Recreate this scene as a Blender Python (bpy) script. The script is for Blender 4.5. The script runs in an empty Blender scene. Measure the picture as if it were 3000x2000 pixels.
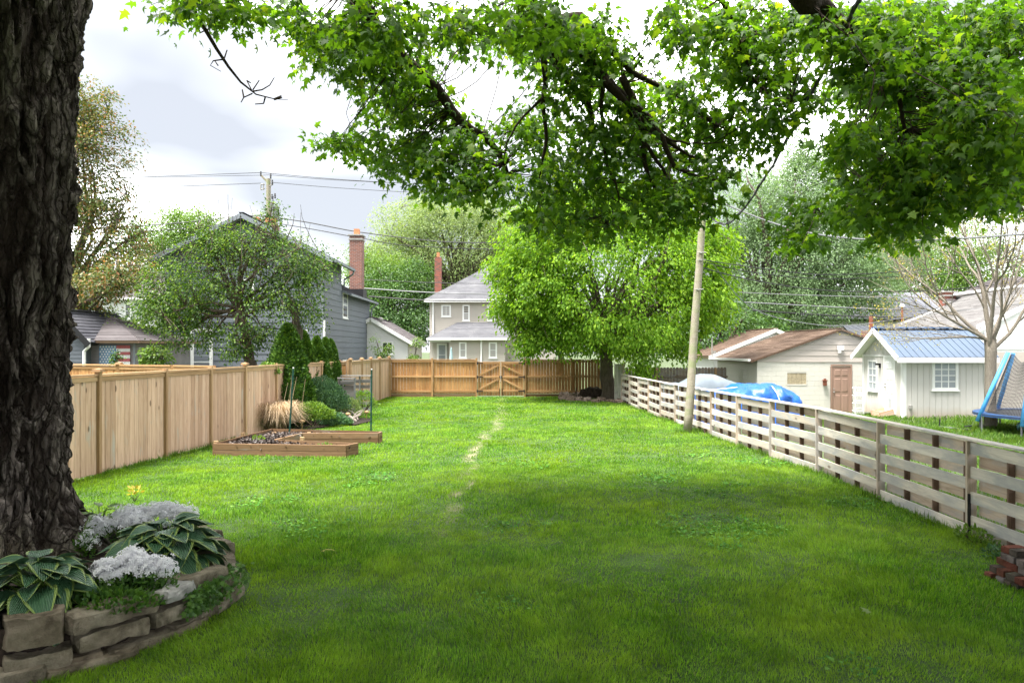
import bpy, math, random
import numpy as np
from mathutils import Vector as V, Matrix as Mx
R = math.radians
scene = bpy.context.scene
# ---------------------------------------------------------------- camera, sky, sun, exposure
F = 2050.0; HZ = 1020.0; EYE = 2.3          # focal length and horizon row in photograph pixels, eye height in metres
cam_d = bpy.data.cameras.new('camera'); cam = bpy.data.objects.new('camera', cam_d)
scene.collection.objects.link(cam); scene.camera = cam
cam.location = (0, 0, EYE); cam.rotation_euler = (R(90), 0, 0)
cam_d.sensor_width = 36; cam_d.lens = F / 3000 * 36; cam_d.shift_y = 20 / 3000
cam_d.clip_start = .1; cam_d.clip_end = 900
scene.view_settings.view_transform = 'Standard'; scene.view_settings.look = 'None'
scene.view_settings.gamma = 1; scene.view_settings.use_curve_mapping = False
scene.view_settings.exposure = 3.5
SUN_EL, SUN_AZ = 70, 238                     # degrees; the sun stands high, behind and to the left of the camera
world = bpy.data.worlds.new('World'); scene.world = world; world.use_nodes = True
nt = world.node_tree; nt.nodes.clear()
def wn(t, **k):
    n = nt.nodes.new(t)
    for a, b in k.items(): setattr(n, a, b)
    return n
out = wn('ShaderNodeOutputWorld'); bg = wn('ShaderNodeBackground'); bg.inputs['Strength'].default_value = .1
sky = wn('ShaderNodeTexSky', sky_type='NISHITA', sun_disc=False, sun_elevation=R(SUN_EL), sun_rotation=R(SUN_AZ), dust_density=2.0)
tc = wn('ShaderNodeTexCoord'); mp = wn('ShaderNodeMapping'); mp.inputs['Scale'].default_value = (1, 1, 2.4)
mp.inputs['Location'].default_value = (3.1, 1.7, .4)
n1 = wn('ShaderNodeTexNoise'); n1.inputs['Scale'].default_value = 1.9; n1.inputs['Detail'].default_value = 4; n1.inputs['Roughness'].default_value = .42; n1.inputs['Distortion'].default_value = .5
cr = wn('ShaderNodeValToRGB')
cr.color_ramp.elements[0].position = .39; cr.color_ramp.elements[0].color = (.076, .079, .085, 1)
cr.color_ramp.elements[1].position = .64; cr.color_ramp.elements[1].color = (.72, .72, .72, 1)
e = cr.color_ramp.elements.new(.49); e.color = (.125, .128, .133, 1)
mul = wn('ShaderNodeVectorMath', operation='SCALE'); mul.inputs['Scale'].default_value = 8.6
mx = wn('ShaderNodeMix', data_type='RGBA'); mx.inputs[0].default_value = .97
nt.links.new(tc.outputs['Generated'], mp.inputs[0]); nt.links.new(mp.outputs[0], n1.inputs['Vector'])
nt.links.new(n1.outputs[0], cr.inputs[0]); nt.links.new(cr.outputs[0], mul.inputs[0])
nt.links.new(sky.outputs[0], mx.inputs[6]); nt.links.new(mul.outputs[0], mx.inputs[7])
nt.links.new(mx.outputs[2], bg.inputs[0]); nt.links.new(bg.outputs[0], out.inputs[0])
sd = bpy.data.lights.new('sun', 'SUN'); sd.energy = 1.5; sd.angle = R(24); sd.color = (1, .965, .9)
sun = bpy.data.objects.new('sun', sd); scene.collection.objects.link(sun)
az = R(SUN_AZ); dv = V((math.sin(az) * math.cos(R(SUN_EL)), math.cos(az) * math.cos(R(SUN_EL)), math.sin(R(SUN_EL))))
sun.rotation_euler = dv.to_track_quat('Z', 'Y').to_euler()

# ---------------------------------------------------------------- helpers
rng = np.random.default_rng(7); random.seed(7)
C = scene.collection
Wm = {}
def P(px, py, Y): return V(((px - 1500) / F * Y, Y, EYE - (py - HZ) / F * Y))   # the place a photograph pixel shows at distance Y
def G(px, py, z=0):
    Y = F * (EYE - z) / (py - HZ); return V(((px - 1500) / F * Y, Y, z))
def sm(a, b, t): t = np.clip((t - a) / (b - a), 0, 1); return t * t * (3 - 2 * t)
def ground_h(x, y):
    return -sm(5.9, 8.5, x) * (.1 + .35 * sm(23.5, 29, y)) + 0 * y
def _hash(i, j, k, s):
    n = (i * 374761393 + j * 668265263 + k * 2147483647 + s * 1274126177) & 0xffffffff
    n = ((n ^ (n >> 13)) * 1274126177) & 0xffffffff
    return ((n ^ (n >> 16)) & 0xffff) / 65535.0
def vnoise(p, s=0):
    p = np.asarray(p, float); f = np.floor(p); t = p - f; t = t * t * (3 - 2 * t); i = f.astype(np.int64)
    r = 0
    for a in (0, 1):
        for b in (0, 1):
            for c in (0, 1):
                w = (t[..., 0] if a else 1 - t[..., 0]) * (t[..., 1] if b else 1 - t[..., 1]) * (t[..., 2] if c else 1 - t[..., 2])
                r = r + w * _hash(i[..., 0] + a, i[..., 1] + b, i[..., 2] + c, s)
    return r * 2 - 1
def fbm(p, s=0, o=4):
    r = 0; a = 1.; q = np.asarray(p, float)
    for k in range(o): r = r + a * vnoise(q, s + k); a *= .5; q = q * 2.03
    return r
def np_mesh(name, verts, faces, mat=None, smooth=False, mats=None, midx=None):
    """verts (N,3); faces (M,k) uniform array, or list of tuples"""
    me = bpy.data.meshes.new(name)
    if isinstance(faces, np.ndarray):
        verts = np.ascontiguousarray(verts, np.float32); M, k = faces.shape
        me.vertices.add(len(verts)); me.vertices.foreach_set('co', verts.ravel())
        me.loops.add(M * k); me.loops.foreach_set('vertex_index', faces.astype(np.int32).ravel())
        me.polygons.add(M); me.polygons.foreach_set('loop_start', np.arange(0, M * k, k, dtype=np.int32))
        me.update(calc_edges=True)
    else:
        me.from_pydata([tuple(map(float, v)) for v in verts], [], [tuple(map(int, f)) for f in faces]); me.update()
    for m in (mats or ([mat] if mat else [])): me.materials.append(m)
    if midx is not None: me.polygons.foreach_set('material_index', np.asarray(midx, np.int32))
    if smooth: me.polygons.foreach_set('use_smooth', np.ones(len(me.polygons), bool))
    return me
def link(name, data, parent=None, M=None):
    o = bpy.data.objects.new(name, data); C.objects.link(o)
    M = M or Mx()
    if parent is not None:
        o.parent = parent; o.matrix_local = Wm[parent.name].inverted() @ M
    else: o.matrix_local = M
    Wm[o.name] = M.copy(); return o
def props(o, label=None, cat=None, group=None, kind=None):
    if label: o['label'] = label
    if cat: o['category'] = cat
    if group: o['group'] = group
    if kind: o['kind'] = kind
    return o
def thing(name, label, cat, loc=(0, 0, 0), group=None):
    return props(link(name, None, None, Mx.Translation(V(loc))), label, cat, group)
def part(name, me, parent, kind=None, label=None):
    """mesh in world coordinates -> child of parent"""
    M = Mx.Translation(Wm[parent.name].translation) if parent is not None else Mx()
    if parent is not None: me.transform(M.inverted())
    return props(link(name, me, parent, M), label, None, None, kind)
_bc = {}
def board(name, parent, p0, p1, w, t, n, mat, label=None, off=0.0):
    """plank from p0 to p1 (local x along it), width w, thickness t towards n; boards of one size share a mesh"""
    p0 = V(p0); p1 = V(p1); x = (p1 - p0); L = x.length; x = x / L; z = V(n); z = (z - x * z.dot(x)).normalized(); y = z.cross(x)
    key = (round(L, 3), round(w, 3), round(t, 3), mat.name)
    if key not in _bc:
        a, b, c = L / 2, w / 2, t / 2; e = min(.004, b * .3, c * .3)
        vs = [(sx * (a), sy * (b - (e if sz > 0 else 0)), sz * c) for sx in (-1, 1) for sy in (-1, 1) for sz in (-1, 1)]
        fs = [(0, 1, 3, 2), (4, 6, 7, 5), (0, 4, 5, 1), (2, 3, 7, 6), (0, 2, 6, 4), (1, 5, 7, 3)]
        _bc[key] = np_mesh(name, vs, fs, mat)
    M = Mx.Translation((p0 + p1) / 2 + z * off) @ Mx((x, y, z)).transposed().to_4x4()
    return props(link(name, _bc[key], parent, M), label)
class MB:
    def __init__(s): s.v = []; s.f = []; s.m = []
    def add(s, vs, fs, m=0):
        o = len(s.v); s.v += [tuple(v) for v in vs]; s.f += [tuple(i + o for i in f) for f in fs]; s.m += [m] * len(fs)
    def box(s, c, size, rz=0, m=0, rot=None):
        a, b, d = [q / 2 for q in size]; rt = rot or Mx.Rotation(rz, 3, 'Z')
        vs = [V(c) + rt @ V((x * a, y * b, z * d)) for x in (-1, 1) for y in (-1, 1) for z in (-1, 1)]
        s.add(vs, [(0, 1, 3, 2), (4, 6, 7, 5), (0, 4, 5, 1), (2, 3, 7, 6), (0, 2, 6, 4), (1, 5, 7, 3)], m)
    def bar(s, p0, p1, w, t, n=(0, 0, 1), m=0):
        p0 = V(p0); p1 = V(p1); x = p1 - p0; L = x.length
        if L < 1e-6: return
        x /= L; z = V(n); z = z - x * z.dot(x)
        if z.length < 1e-4: z = V((1, 0, 0)) - x * x.x
        z.normalize(); y = z.cross(x)
        s.box((p0 + p1) / 2, (L, w, t), rot=Mx((x, y, z)).transposed(), m=m)
    def tube(s, pts, rad, k=6, m=0, cap=True):
        pts = [V(p) for p in pts]; rad = rad if hasattr(rad, '__len__') else [rad] * len(pts); o = len(s.v); prev = None
        for i, p in enumerate(pts):
            d = (pts[min(i + 1, len(pts) - 1)] - pts[max(i - 1, 0)]).normalized()
            a = d.cross(V((0, 0, 1))) if prev is None else prev - d * prev.dot(d)
            if a.length < 1e-3: a = d.cross(V((1, 0, 0)))
            a.normalize(); prev = a; b = d.cross(a)
            for j in range(k):
                t = 2 * math.pi * j / k; s.v.append(tuple(p + (a * math.cos(t) + b * math.sin(t)) * rad[i]))
        for i in range(len(pts) - 1):
            for j in range(k):
                q = (j + 1) % k; s.f.append((o + i * k + j, o + i * k + q, o + (i + 1) * k + q, o + (i + 1) * k + j)); s.m.append(m)
        if cap:
            s.f.append(tuple(o + j for j in range(k))[::-1]); s.f.append(tuple(o + (len(pts) - 1) * k + j for j in range(k))); s.m += [m, m]
    def lathe(s, c, prof, k=12, m=0):
        o = len(s.v)
        for r, z in prof:
            for j in range(k): t = 2 * math.pi * j / k; s.v.append((c[0] + r * math.cos(t), c[1] + r * math.sin(t), c[2] + z))
        for i in range(len(prof) - 1):
            for j in range(k):
                q = (j + 1) % k; s.f.append((o + i * k + j, o + i * k + q, o + (i + 1) * k + q, o + (i + 1) * k + j)); s.m.append(m)
        s.f.append(tuple(o + j for j in range(k))[::-1]); s.f.append(tuple(o + (len(prof) - 1) * k + j for j in range(k))); s.m += [m, m]
    def prism(s, poly, h, m=0):
        """poly: 3-D points of a planar face, extruded by vector h"""
        n = len(poly); a = [V(p) for p in poly]; b = [p + V(h) for p in a]
        s.add(a + b, [tuple(range(n))[::-1], tuple(range(n, 2 * n))] + [(i, (i + 1) % n, n + (i + 1) % n, n + i) for i in range(n)], m)
    def build(s, name, mat, parent=None, kind=None, label=None, smooth=False):
        me = np_mesh(name, s.v, s.f, mats=mat if isinstance(mat, (list, tuple)) else [mat], midx=s.m, smooth=smooth)
        if parent is None: return props(link(name, me), label, None, None, kind)
        return part(name, me, parent, kind, label)

# ---------------------------------------------------------------- materials
def mat_new(name):
    m = bpy.data.materials.new(name); m.use_nodes = True; n = m.node_tree; n.nodes.clear()
    o = n.nodes.new('ShaderNodeOutputMaterial'); b = n.nodes.new('ShaderNodeBsdfPrincipled'); n.links.new(b.outputs[0], o.inputs[0])
    return m, n, b, o
def ramp(n, fac, stops):
    r = n.nodes.new('ShaderNodeValToRGB'); els = r.color_ramp.elements
    els[0].position = stops[0][0]; els[0].color = (*stops[0][1], 1); els[1].position = stops[-1][0]; els[1].color = (*stops[-1][1], 1)
    for p, c in stops[1:-1]: q = els.new(p); q.color = (*c, 1)
    n.links.new(fac, r.inputs[0]); return r.outputs[0]
def noise(n, scale, detail=4, vec=None, rough=.55, dist=0):
    t = n.nodes.new('ShaderNodeTexNoise'); t.inputs['Scale'].default_value = scale; t.inputs['Detail'].default_value = detail
    t.inputs['Roughness'].default_value = rough; t.inputs['Distortion'].default_value = dist
    if vec is not None: n.links.new(vec, t.inputs['Vector'])
    return t.outputs[0]
def mapping(n, vec, scale=(1, 1, 1), loc=None):
    mpn = n.nodes.new('ShaderNodeMapping'); mpn.inputs['Scale'].default_value = scale; n.links.new(vec, mpn.inputs[0])
    if loc is not None: n.links.new(loc, mpn.inputs['Location'])
    return mpn.outputs[0]
def mixc(n, fac, a, b, mode='MIX'):
    x = n.nodes.new('ShaderNodeMix'); x.data_type = 'RGBA'; x.blend_type = mode
    for i, q in ((0, fac), (6, a), (7, b)):
        if isinstance(q, (int, float)): x.inputs[i].default_value = q
        elif isinstance(q, tuple): x.inputs[i].default_value = (*q, 1)
        else: n.links.new(q, x.inputs[i])
    return x.outputs[2]
def math_n(n, op, a, b=None):
    x = n.nodes.new('ShaderNodeMath'); x.operation = op
    for i, q in enumerate((a, b)):
        if q is None: continue
        if isinstance(q, (int, float)): x.inputs[i].default_value = q
        else: n.links.new(q, x.inputs[i])
    return x.outputs[0]
def bump(n, b, h, s=.3, d=.01):
    x = n.nodes.new('ShaderNodeBump'); x.inputs['Strength'].default_value = s; x.inputs['Distance'].default_value = d
    n.links.new(h, x.inputs['Height']); n.links.new(x.outputs[0], b.inputs['Normal'])
def objc(n): return n.nodes.new('ShaderNodeTexCoord').outputs['Object']
def orand(n): return n.nodes.new('ShaderNodeObjectInfo').outputs['Random']
def plain(name, c, rough=.7, var=.12, scale=3, metal=0, spec=.3, bs=.0, bscale=30):
    m, n, b, o = mat_new(name); t = objc(n)
    f = noise(n, scale, 5, t); r = orand(n)
    lo = tuple(max(0, q * (1 - var)) for q in c); hi = tuple(min(1, q * (1 + var)) for q in c)
    col = ramp(n, f, [(.3, lo), (.7, hi)])
    col = mixc(n, math_n(n, 'MULTIPLY', r, .25 if var > .05 else .05), col, lo)
    n.links.new(col, b.inputs['Base Color']); b.inputs['Roughness'].default_value = rough; b.inputs['Metallic'].default_value = metal
    b.inputs['Specular IOR Level'].default_value = spec
    if bs: bump(n, b, noise(n, bscale, 5, t), bs)
    return m
def wood(name, c1, c2, c3, grey=None, greyamt=0, knots=.5, rough=.8, dark=(.08, .045, .025)):
    m, n, b, o = mat_new(name); t = objc(n); r = orand(n)
    cx = n.nodes.new('ShaderNodeCombineXYZ')
    for i, k in enumerate((37., 91., 53.)): n.links.new(math_n(n, 'MULTIPLY', r, k), cx.inputs[i])
    g = mapping(n, t, (.8, 9, 9), cx.outputs[0]); f1 = noise(n, 1.6, 6, g, .6, 1.6)
    g2 = mapping(n, t, (3, 60, 60), cx.outputs[0]); f2 = noise(n, 1, 4, g2, .6)
    col = ramp(n, f1, [(.28, c3), (.45, c2), (.62, c1)])
    tone = ramp(n, r, [(0, (.70, .65, .60)), (.3, (.90, .88, .85)), (.7, (1.0, 1, 1)), (1, (1.16, 1.15, 1.13))])
    col = mixc(n, 1.0, col, tone, 'MULTIPLY')
    col = mixc(n, math_n(n, 'MULTIPLY', f2, .35), col, c3)
    if grey:
        gm = noise(n, .9, 6, mapping(n, t, (1, 3.5, 3.5), cx.outputs[0]), .65, .5)
        k = n.nodes.new('ShaderNodeMapRange'); k.inputs[1].default_value = .62 - greyamt * .4; k.inputs[2].default_value = .72 - greyamt * .25
        n.links.new(gm, k.inputs[0]); col = mixc(n, k.outputs[0], col, grey)
    vo = n.nodes.new('ShaderNodeTexVoronoi'); vo.inputs['Scale'].default_value = 1.6
    n.links.new(mapping(n, t, (1, 2.4, 2.4), cx.outputs[0]), vo.inputs['Vector'])
    kn = n.nodes.new('ShaderNodeMapRange'); kn.inputs[1].default_value = .075; kn.inputs[2].default_value = .12; kn.inputs[3].default_value = knots; kn.inputs[4].default_value = 0
    n.links.new(vo.outputs['Distance'], kn.inputs[0]); col = mixc(n, kn.outputs[0], col, dark)
    n.links.new(col, b.inputs['Base Color']); b.inputs['Roughness'].default_value = rough; b.inputs['Specular IOR Level'].default_value = .2
    bump(n, b, f2, .35, .004); return m
def leafmat(name, stops, trans=.45, tcol=None, rough=.5, spec=.35):
    m, n, b, o = mat_new(name); ge = n.nodes.new('ShaderNodeNewGeometry')
    col = ramp(n, ge.outputs['Random Per Island'], stops)
    n.links.new(col, b.inputs['Base Color']); b.inputs['Roughness'].default_value = rough; b.inputs['Specular IOR Level'].default_value = spec
    tr = n.nodes.new('ShaderNodeBsdfTranslucent'); tcx = mixc(n, 1.0, col, tcol or (1.5, 1.45, .5), 'MULTIPLY'); n.links.new(tcx, tr.inputs[0])
    ms = n.nodes.new('ShaderNodeMixShader'); ms.inputs[0].default_value = trans
    n.links.new(b.outputs[0], ms.inputs[1]); n.links.new(tr.outputs[0], ms.inputs[2]); n.links.new(ms.outputs[0], o.inputs[0]); return m
def barkmat(name, c1, c2, scale=1., moss=None, cracks=False):
    m, n, b, o = mat_new(name); t = objc(n); g = mapping(n, t, (6 * scale, 6 * scale, 1.3 * scale))
    f = noise(n, 2.2, 8, g, .65, 1.2); f2 = noise(n, 14 * scale, 6, t, .7)
    col = ramp(n, f, [(.3, c1), (.62, c2)]); col = mixc(n, math_n(n, 'MULTIPLY', f2, .5), col, c1)
    if moss:
        k = ramp(n, noise(n, 1.1, 4, t), [(.5, (0, 0, 0)), (.68, (.55, .55, .55))]); col = mixc(n, k, col, moss)
    n.links.new(col, b.inputs['Base Color']); b.inputs['Roughness'].default_value = .9; b.inputs['Specular IOR Level'].default_value = .15
    h = math_n(n, 'ADD', f, math_n(n, 'MULTIPLY', f2, .5))
    if cracks:
        nz = n.nodes.new('ShaderNodeTexNoise'); nz.inputs['Scale'].default_value = 2.5; nz.inputs['Detail'].default_value = 5; n.links.new(t, nz.inputs['Vector'])
        w = n.nodes.new('ShaderNodeVectorMath'); w.operation = 'MULTIPLY_ADD'; w.inputs[1].default_value = (.22, .22, .5); n.links.new(nz.outputs['Color'], w.inputs[0]); n.links.new(t, w.inputs[2])
        ks = []
        for sc, lo, hi in (((7, 7, 1.5), .0, .10), ((19, 19, 4.5), .0, .13)):
            vo = n.nodes.new('ShaderNodeTexVoronoi'); vo.feature = 'DISTANCE_TO_EDGE'; vo.inputs['Scale'].default_value = 1; n.links.new(mapping(n, w.outputs[0], sc), vo.inputs['Vector'])
            mr = n.nodes.new('ShaderNodeMapRange'); mr.inputs[1].default_value = lo; mr.inputs[2].default_value = hi; n.links.new(vo.outputs['Distance'], mr.inputs[0]); ks.append(mr.outputs[0])
        col = mixc(n, math_n(n, 'SUBTRACT', 1., ks[0]), col, tuple(q * .5 for q in c1)); col = mixc(n, math_n(n, 'MULTIPLY', math_n(n, 'SUBTRACT', 1., ks[1]), .6), col, c1)
        n.links.new(col, b.inputs['Base Color']); h = math_n(n, 'ADD', h, math_n(n, 'ADD', math_n(n, 'MULTIPLY', ks[0], 1.3), math_n(n, 'MULTIPLY', ks[1], .6)))
    bump(n, b, h, 1., .035); return m
def stonemat(name, c1, c2, c3, bs=.6, moss=.3):
    m, n, b, o = mat_new(name); t = objc(n); r = orand(n)
    cx = n.nodes.new('ShaderNodeCombineXYZ'); n.links.new(math_n(n, 'MULTIPLY', r, 50.), cx.inputs[0]); t = mapping(n, t, (1, 1, 1), cx.outputs[0])
    f = noise(n, 5, 8, t, .65, .4); col = ramp(n, f, [(.36, c1), (.5, c2), (.64, c3)])
    tone = ramp(n, r, [(0, (.72, .66, .6)), (.5, (1, .98, .94)), (1, (1.15, 1.15, 1.15))]); col = mixc(n, 1., col, tone, 'MULTIPLY')
    col = mixc(n, math_n(n, 'MULTIPLY', noise(n, 60, 3, t), .35), col, c1)
    k = ramp(n, noise(n, 2.5, 5, t), [(.5, (0, 0, 0)), (.7, (moss, moss, moss))]); col = mixc(n, k, col, (.05, .06, .025))
    n.links.new(col, b.inputs['Base Color']); b.inputs['Roughness'].default_value = .92; b.inputs['Specular IOR Level'].default_value = .15
    bump(n, b, math_n(n, 'ADD', noise(n, 18, 8, t, .75), math_n(n, 'MULTIPLY', noise(n, 70, 4, t, .7), .4)), bs, .03); return m
def shingle(name, c1, c2, c3):
    m, n, b, o = mat_new(name); t = objc(n)
    vo = n.nodes.new('ShaderNodeTexVoronoi'); vo.inputs['Scale'].default_value = 3.2; n.links.new(mapping(n, t, (1, 1, 2)), vo.inputs['Vector'])
    f = noise(n, .7, 5, t, .6); col = ramp(n, f, [(.3, c1), (.5, c2), (.7, c3)])
    sp = n.nodes.new('ShaderNodeSeparateColor'); n.links.new(vo.outputs['Color'], sp.inputs[0])
    col = mixc(n, math_n(n, 'MULTIPLY', sp.outputs[0], .45), col, c1); col = mixc(n, math_n(n, 'MULTIPLY', noise(n, 40, 2, t), .3), col, c3)
    n.links.new(col, b.inputs['Base Color']); b.inputs['Roughness'].default_value = .9; b.inputs['Specular IOR Level'].default_value = .2; return m
def brickmat(name, c1, c2, mortar, sx=.21, sz=.075):
    m, n, b, o = mat_new(name); t = objc(n)
    sp = n.nodes.new('ShaderNodeSeparateXYZ'); n.links.new(t, sp.inputs[0]); cb = n.nodes.new('ShaderNodeCombineXYZ')
    n.links.new(math_n(n, 'ADD', sp.outputs[0], sp.outputs[1]), cb.inputs[0]); n.links.new(sp.outputs[2], cb.inputs[1])
    br = n.nodes.new('ShaderNodeTexBrick'); n.links.new(cb.outputs[0], br.inputs[0])
    br.inputs['Scale'].default_value = 1; br.inputs['Brick Width'].default_value = sx; br.inputs['Row Height'].default_value = sz; br.inputs['Mortar Size'].default_value = .008
    br.inputs['Color1'].default_value = (*c1, 1); br.inputs['Color2'].default_value = (*c2, 1); br.inputs['Mortar'].default_value = (*mortar, 1)
    col = mixc(n, math_n(n, 'MULTIPLY', noise(n, 5, 5, t), .4), br.outputs[0], c2); n.links.new(col, b.inputs['Base Color']); b.inputs['Roughness'].default_value = .9; return m
def glassmat(name, c=(.02, .025, .03)):
    m, n, b, o = mat_new(name); b.inputs['Base Color'].default_value = (*c, 1); b.inputs['Roughness'].default_value = .06; b.inputs['Specular IOR Level'].default_value = .7
    return m

M_ = {}
M_['cedar'] = wood('new_cedar', (.64, .455, .335), (.55, .375, .265), (.40, .26, .18), grey=(.42, .37, .31), greyamt=.12, knots=.75)
M_['cedarb'] = wood('cedar_frame', (.50, .34, .20), (.42, .28, .16), (.32, .20, .11), knots=.3)
M_['brown'] = wood('stained_pine', (.46, .26, .11), (.38, .20, .08), (.25, .125, .05), knots=.5)
M_['brownb'] = wood('pine_rail', (.44, .27, .13), (.36, .21, .095), (.25, .14, .06), knots=.3)
M_['grey'] = wood('weathered_pine', (.62, .575, .50), (.53, .485, .42), (.38, .33, .28), grey=(.33, .325, .315), greyamt=.45, knots=.65)
M_['greyback'] = wood('weathered_pine_back', (.56, .47, .38), (.47, .38, .30), (.32, .25, .19), grey=(.34, .32, .30), greyamt=.4, knots=.6)  # darker copy of weathered_pine: the back slats' shade put into the colour
M_['stud'] = wood('brown_stud', (.15, .10, .072), (.115, .075, .053), (.08, .05, .036), knots=.1)
M_['oldfence'] = wood('old_grey_fence', (.27, .22, .18), (.22, .175, .14), (.14, .11, .09), grey=(.2, .19, .185), greyamt=.4)
M_['planter'] = wood('planter_board', (.24, .15, .085), (.19, .118, .066), (.13, .075, .042), grey=(.2, .16, .12), greyamt=.15, knots=.3)
M_['pallet'] = wood('pallet_board', (.30, .28, .26), (.24, .225, .21), (.14, .13, .12), grey=(.2, .2, .2), greyamt=.5)
M_['pole'] = wood('pole_wood', (.33, .30, .25), (.27, .24, .19), (.22, .19, .14), grey=(.22, .235, .13), greyamt=.35, knots=.2)
M_['bark'] = barkmat('maple_bark', (.045, .035, .029), (.40, .34, .305), 1., (.10, .105, .05), True)
M_['branch'] = barkmat('branch_bark', (.02, .014, .01), (.07, .05, .038), 2.)
M_['farbark'] = barkmat('far_bark', (.05, .038, .03), (.15, .12, .095), 1.)
M_['palebark'] = barkmat('pale_bark', (.15, .125, .10), (.29, .26, .215), 2.)
M_['soil'] = plain('mulch', (.028, .019, .014), .95, .6, 30, bs=1, bscale=60)
M_['iron'] = plain('black_metal', (.015, .015, .017), .5, .1)
M_['cable'] = plain('cable_rubber', (.025, .025, .027), .6, .1)
M_['cablel'] = plain('cable_grey', (.15, .155, .165), .5, .1)
M_['white'] = plain('white_paint', (.78, .78, .77), .5, .03)
M_['glass'] = glassmat('window_glass')
M_['glassb'] = plain('window_blind', (.30, .33, .36), .35, .2, 1.5, spec=.6)
# ---------------------------------------------------------------- ground, lawn
def grid(xs, ys, hf, name, mat, kind='structure'):
    X, Y = np.meshgrid(xs, ys); Z = hf(X, Y); v = np.stack([X, Y, Z], -1).reshape(-1, 3); nx = len(xs)
    i = np.arange((len(ys) - 1) * (nx - 1)); r = i // (nx - 1) * nx + i % (nx - 1)
    f = np.stack([r, r + 1, r + nx + 1, r + nx], 1)
    return props(link(name, np_mesh(name, v, f, mat, True)), kind=kind)
m, n, b, o = mat_new('ground_earth'); t = objc(n)
n.links.new(ramp(n, noise(n, .5, 6, t), [(.35, (.035, .055, .018)), (.6, (.06, .085, .028)), (.8, (.09, .08, .05))]), b.inputs['Base Color']); b.inputs['Roughness'].default_value = 1
M_['ground'] = m
LF = [(-8.35, 4.6), (-8.12, 6.7), (-7.92, 8.7), (-7.72, 10.7), (-7.52, 12.7), (-7.32, 14.75), (-7.10, 16.45), (-6.92, 18.1), (-6.74, 19.95), (-6.58, 21.8), (-6.44, 23.6), (-6.3, 25.5)]
LF2 = [(-5.95, 25.75), (-5.91, 27.5), (-5.88, 29.1), (-5.84, 30.8), (-5.80, 32.93)]
RF = [(5.6, 4.4), (5.6, 6.45), (5.61, 8.5), (5.64, 10.64), (5.69, 12.9), (5.53, 14.8), (5.37, 16.5), (5.27, 18.3), (5.17, 19.9), (5.05, 21.4), (4.92, 22.9), (4.86, 24.6), (4.79, 26.2), (4.74, 27.9), (4.70, 29.6)]
BY = 33.0
def track_x(y):       # the worn line across the lawn
    return np.interp(y, [6, 8, 9.5, 11, 13, 16, 19, 23, 28, 33], [-1.35, -1.0, -.95, -.85, -.82, -.75, -.55, -.42, -.45, -.5])
def track_m(x, y):    # 0..1, how worn
    p = np.stack([x * 1.2, y * .7, 0 * x], -1); w = .12 + .05 * vnoise(p, 3) + .004 * y
    d = np.abs(x - track_x(y) - .12 * vnoise(np.stack([0 * x, y * 1.1, 0 * x], -1), 5))
    lon = np.interp(y, [6, 8.5, 10, 12, 14, 17, 24, 33], [0, .15, .35, .6, .75, .5, .4, .32])
    return np.clip(1 - (d / w) ** 2, 0, 1) * lon * np.clip(.75 + .9 * vnoise(np.stack([x * 6, y * 3, 0 * x], -1), 8), 0, 1.3)
m, n, b, o = mat_new('lawn_earth'); t = objc(n)
at_ = n.nodes.new('ShaderNodeAttribute'); at_.attribute_name = 'wear'
col = ramp(n, noise(n, 3, 6, t), [(.35, (.02, .045, .008)), (.65, (.045, .09, .014))])
col = mixc(n, at_.outputs['Fac'], col, (.24, .20, .13))
n.links.new(col, b.inputs['Base Color']); b.inputs['Roughness'].default_value = 1; bump(n, b, noise(n, 40, 5, t), .5, .02)
M_['lawn'] = m
far = [-350, -200, -120, -70, -45, -30, -20, -14, -10, -8]
xs = far + list(np.linspace(-7, 5, 5)) + [5.9, 6.4, 6.9, 7.4, 7.9, 8.5, 11, 14, 18, 24, 32, 45, 70, 120, 200, 350]
ys = [-60, -30, -15, -5] + list(np.arange(0, 60, 1.)) + [70, 90, 120, 180, 260, 400]
grid(xs, ys, lambda x, y: ground_h(x, y) - .02, 'ground', M_['ground'])
def lx(y): a = np.array(LF + [(-6.3, 33.5)]); return np.interp(y, a[:, 1], a[:, 0])
def rx(y): a = np.array(RF + [(4.5, 33.5)]); return np.interp(y, a[:, 1], a[:, 0])
ys = np.arange(2.2, 33.4, .12); U = np.linspace(0, 1, 110)
X = lx(ys)[:, None] * (1 - U) + rx(ys)[:, None] * U; Yg = np.repeat(ys[:, None], len(U), 1)
Zl = .008 + .012 * vnoise(np.stack([X * .8, Yg * .8, 0 * X], -1), 2)
k = len(U); i = np.arange((len(ys) - 1) * (k - 1)); r = i // (k - 1) * k + i % (k - 1)
me = np_mesh('lawn', np.stack([X, Yg, Zl], -1).reshape(-1, 3), np.stack([r, r + 1, r + k + 1, r + k], 1), M_['lawn'], True)
wr = me.attributes.new('wear', 'FLOAT', 'POINT'); wr.data.foreach_set('value', track_m(X, Yg).ravel().astype(np.float32))
props(link('lawn', me), kind='structure')

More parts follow.
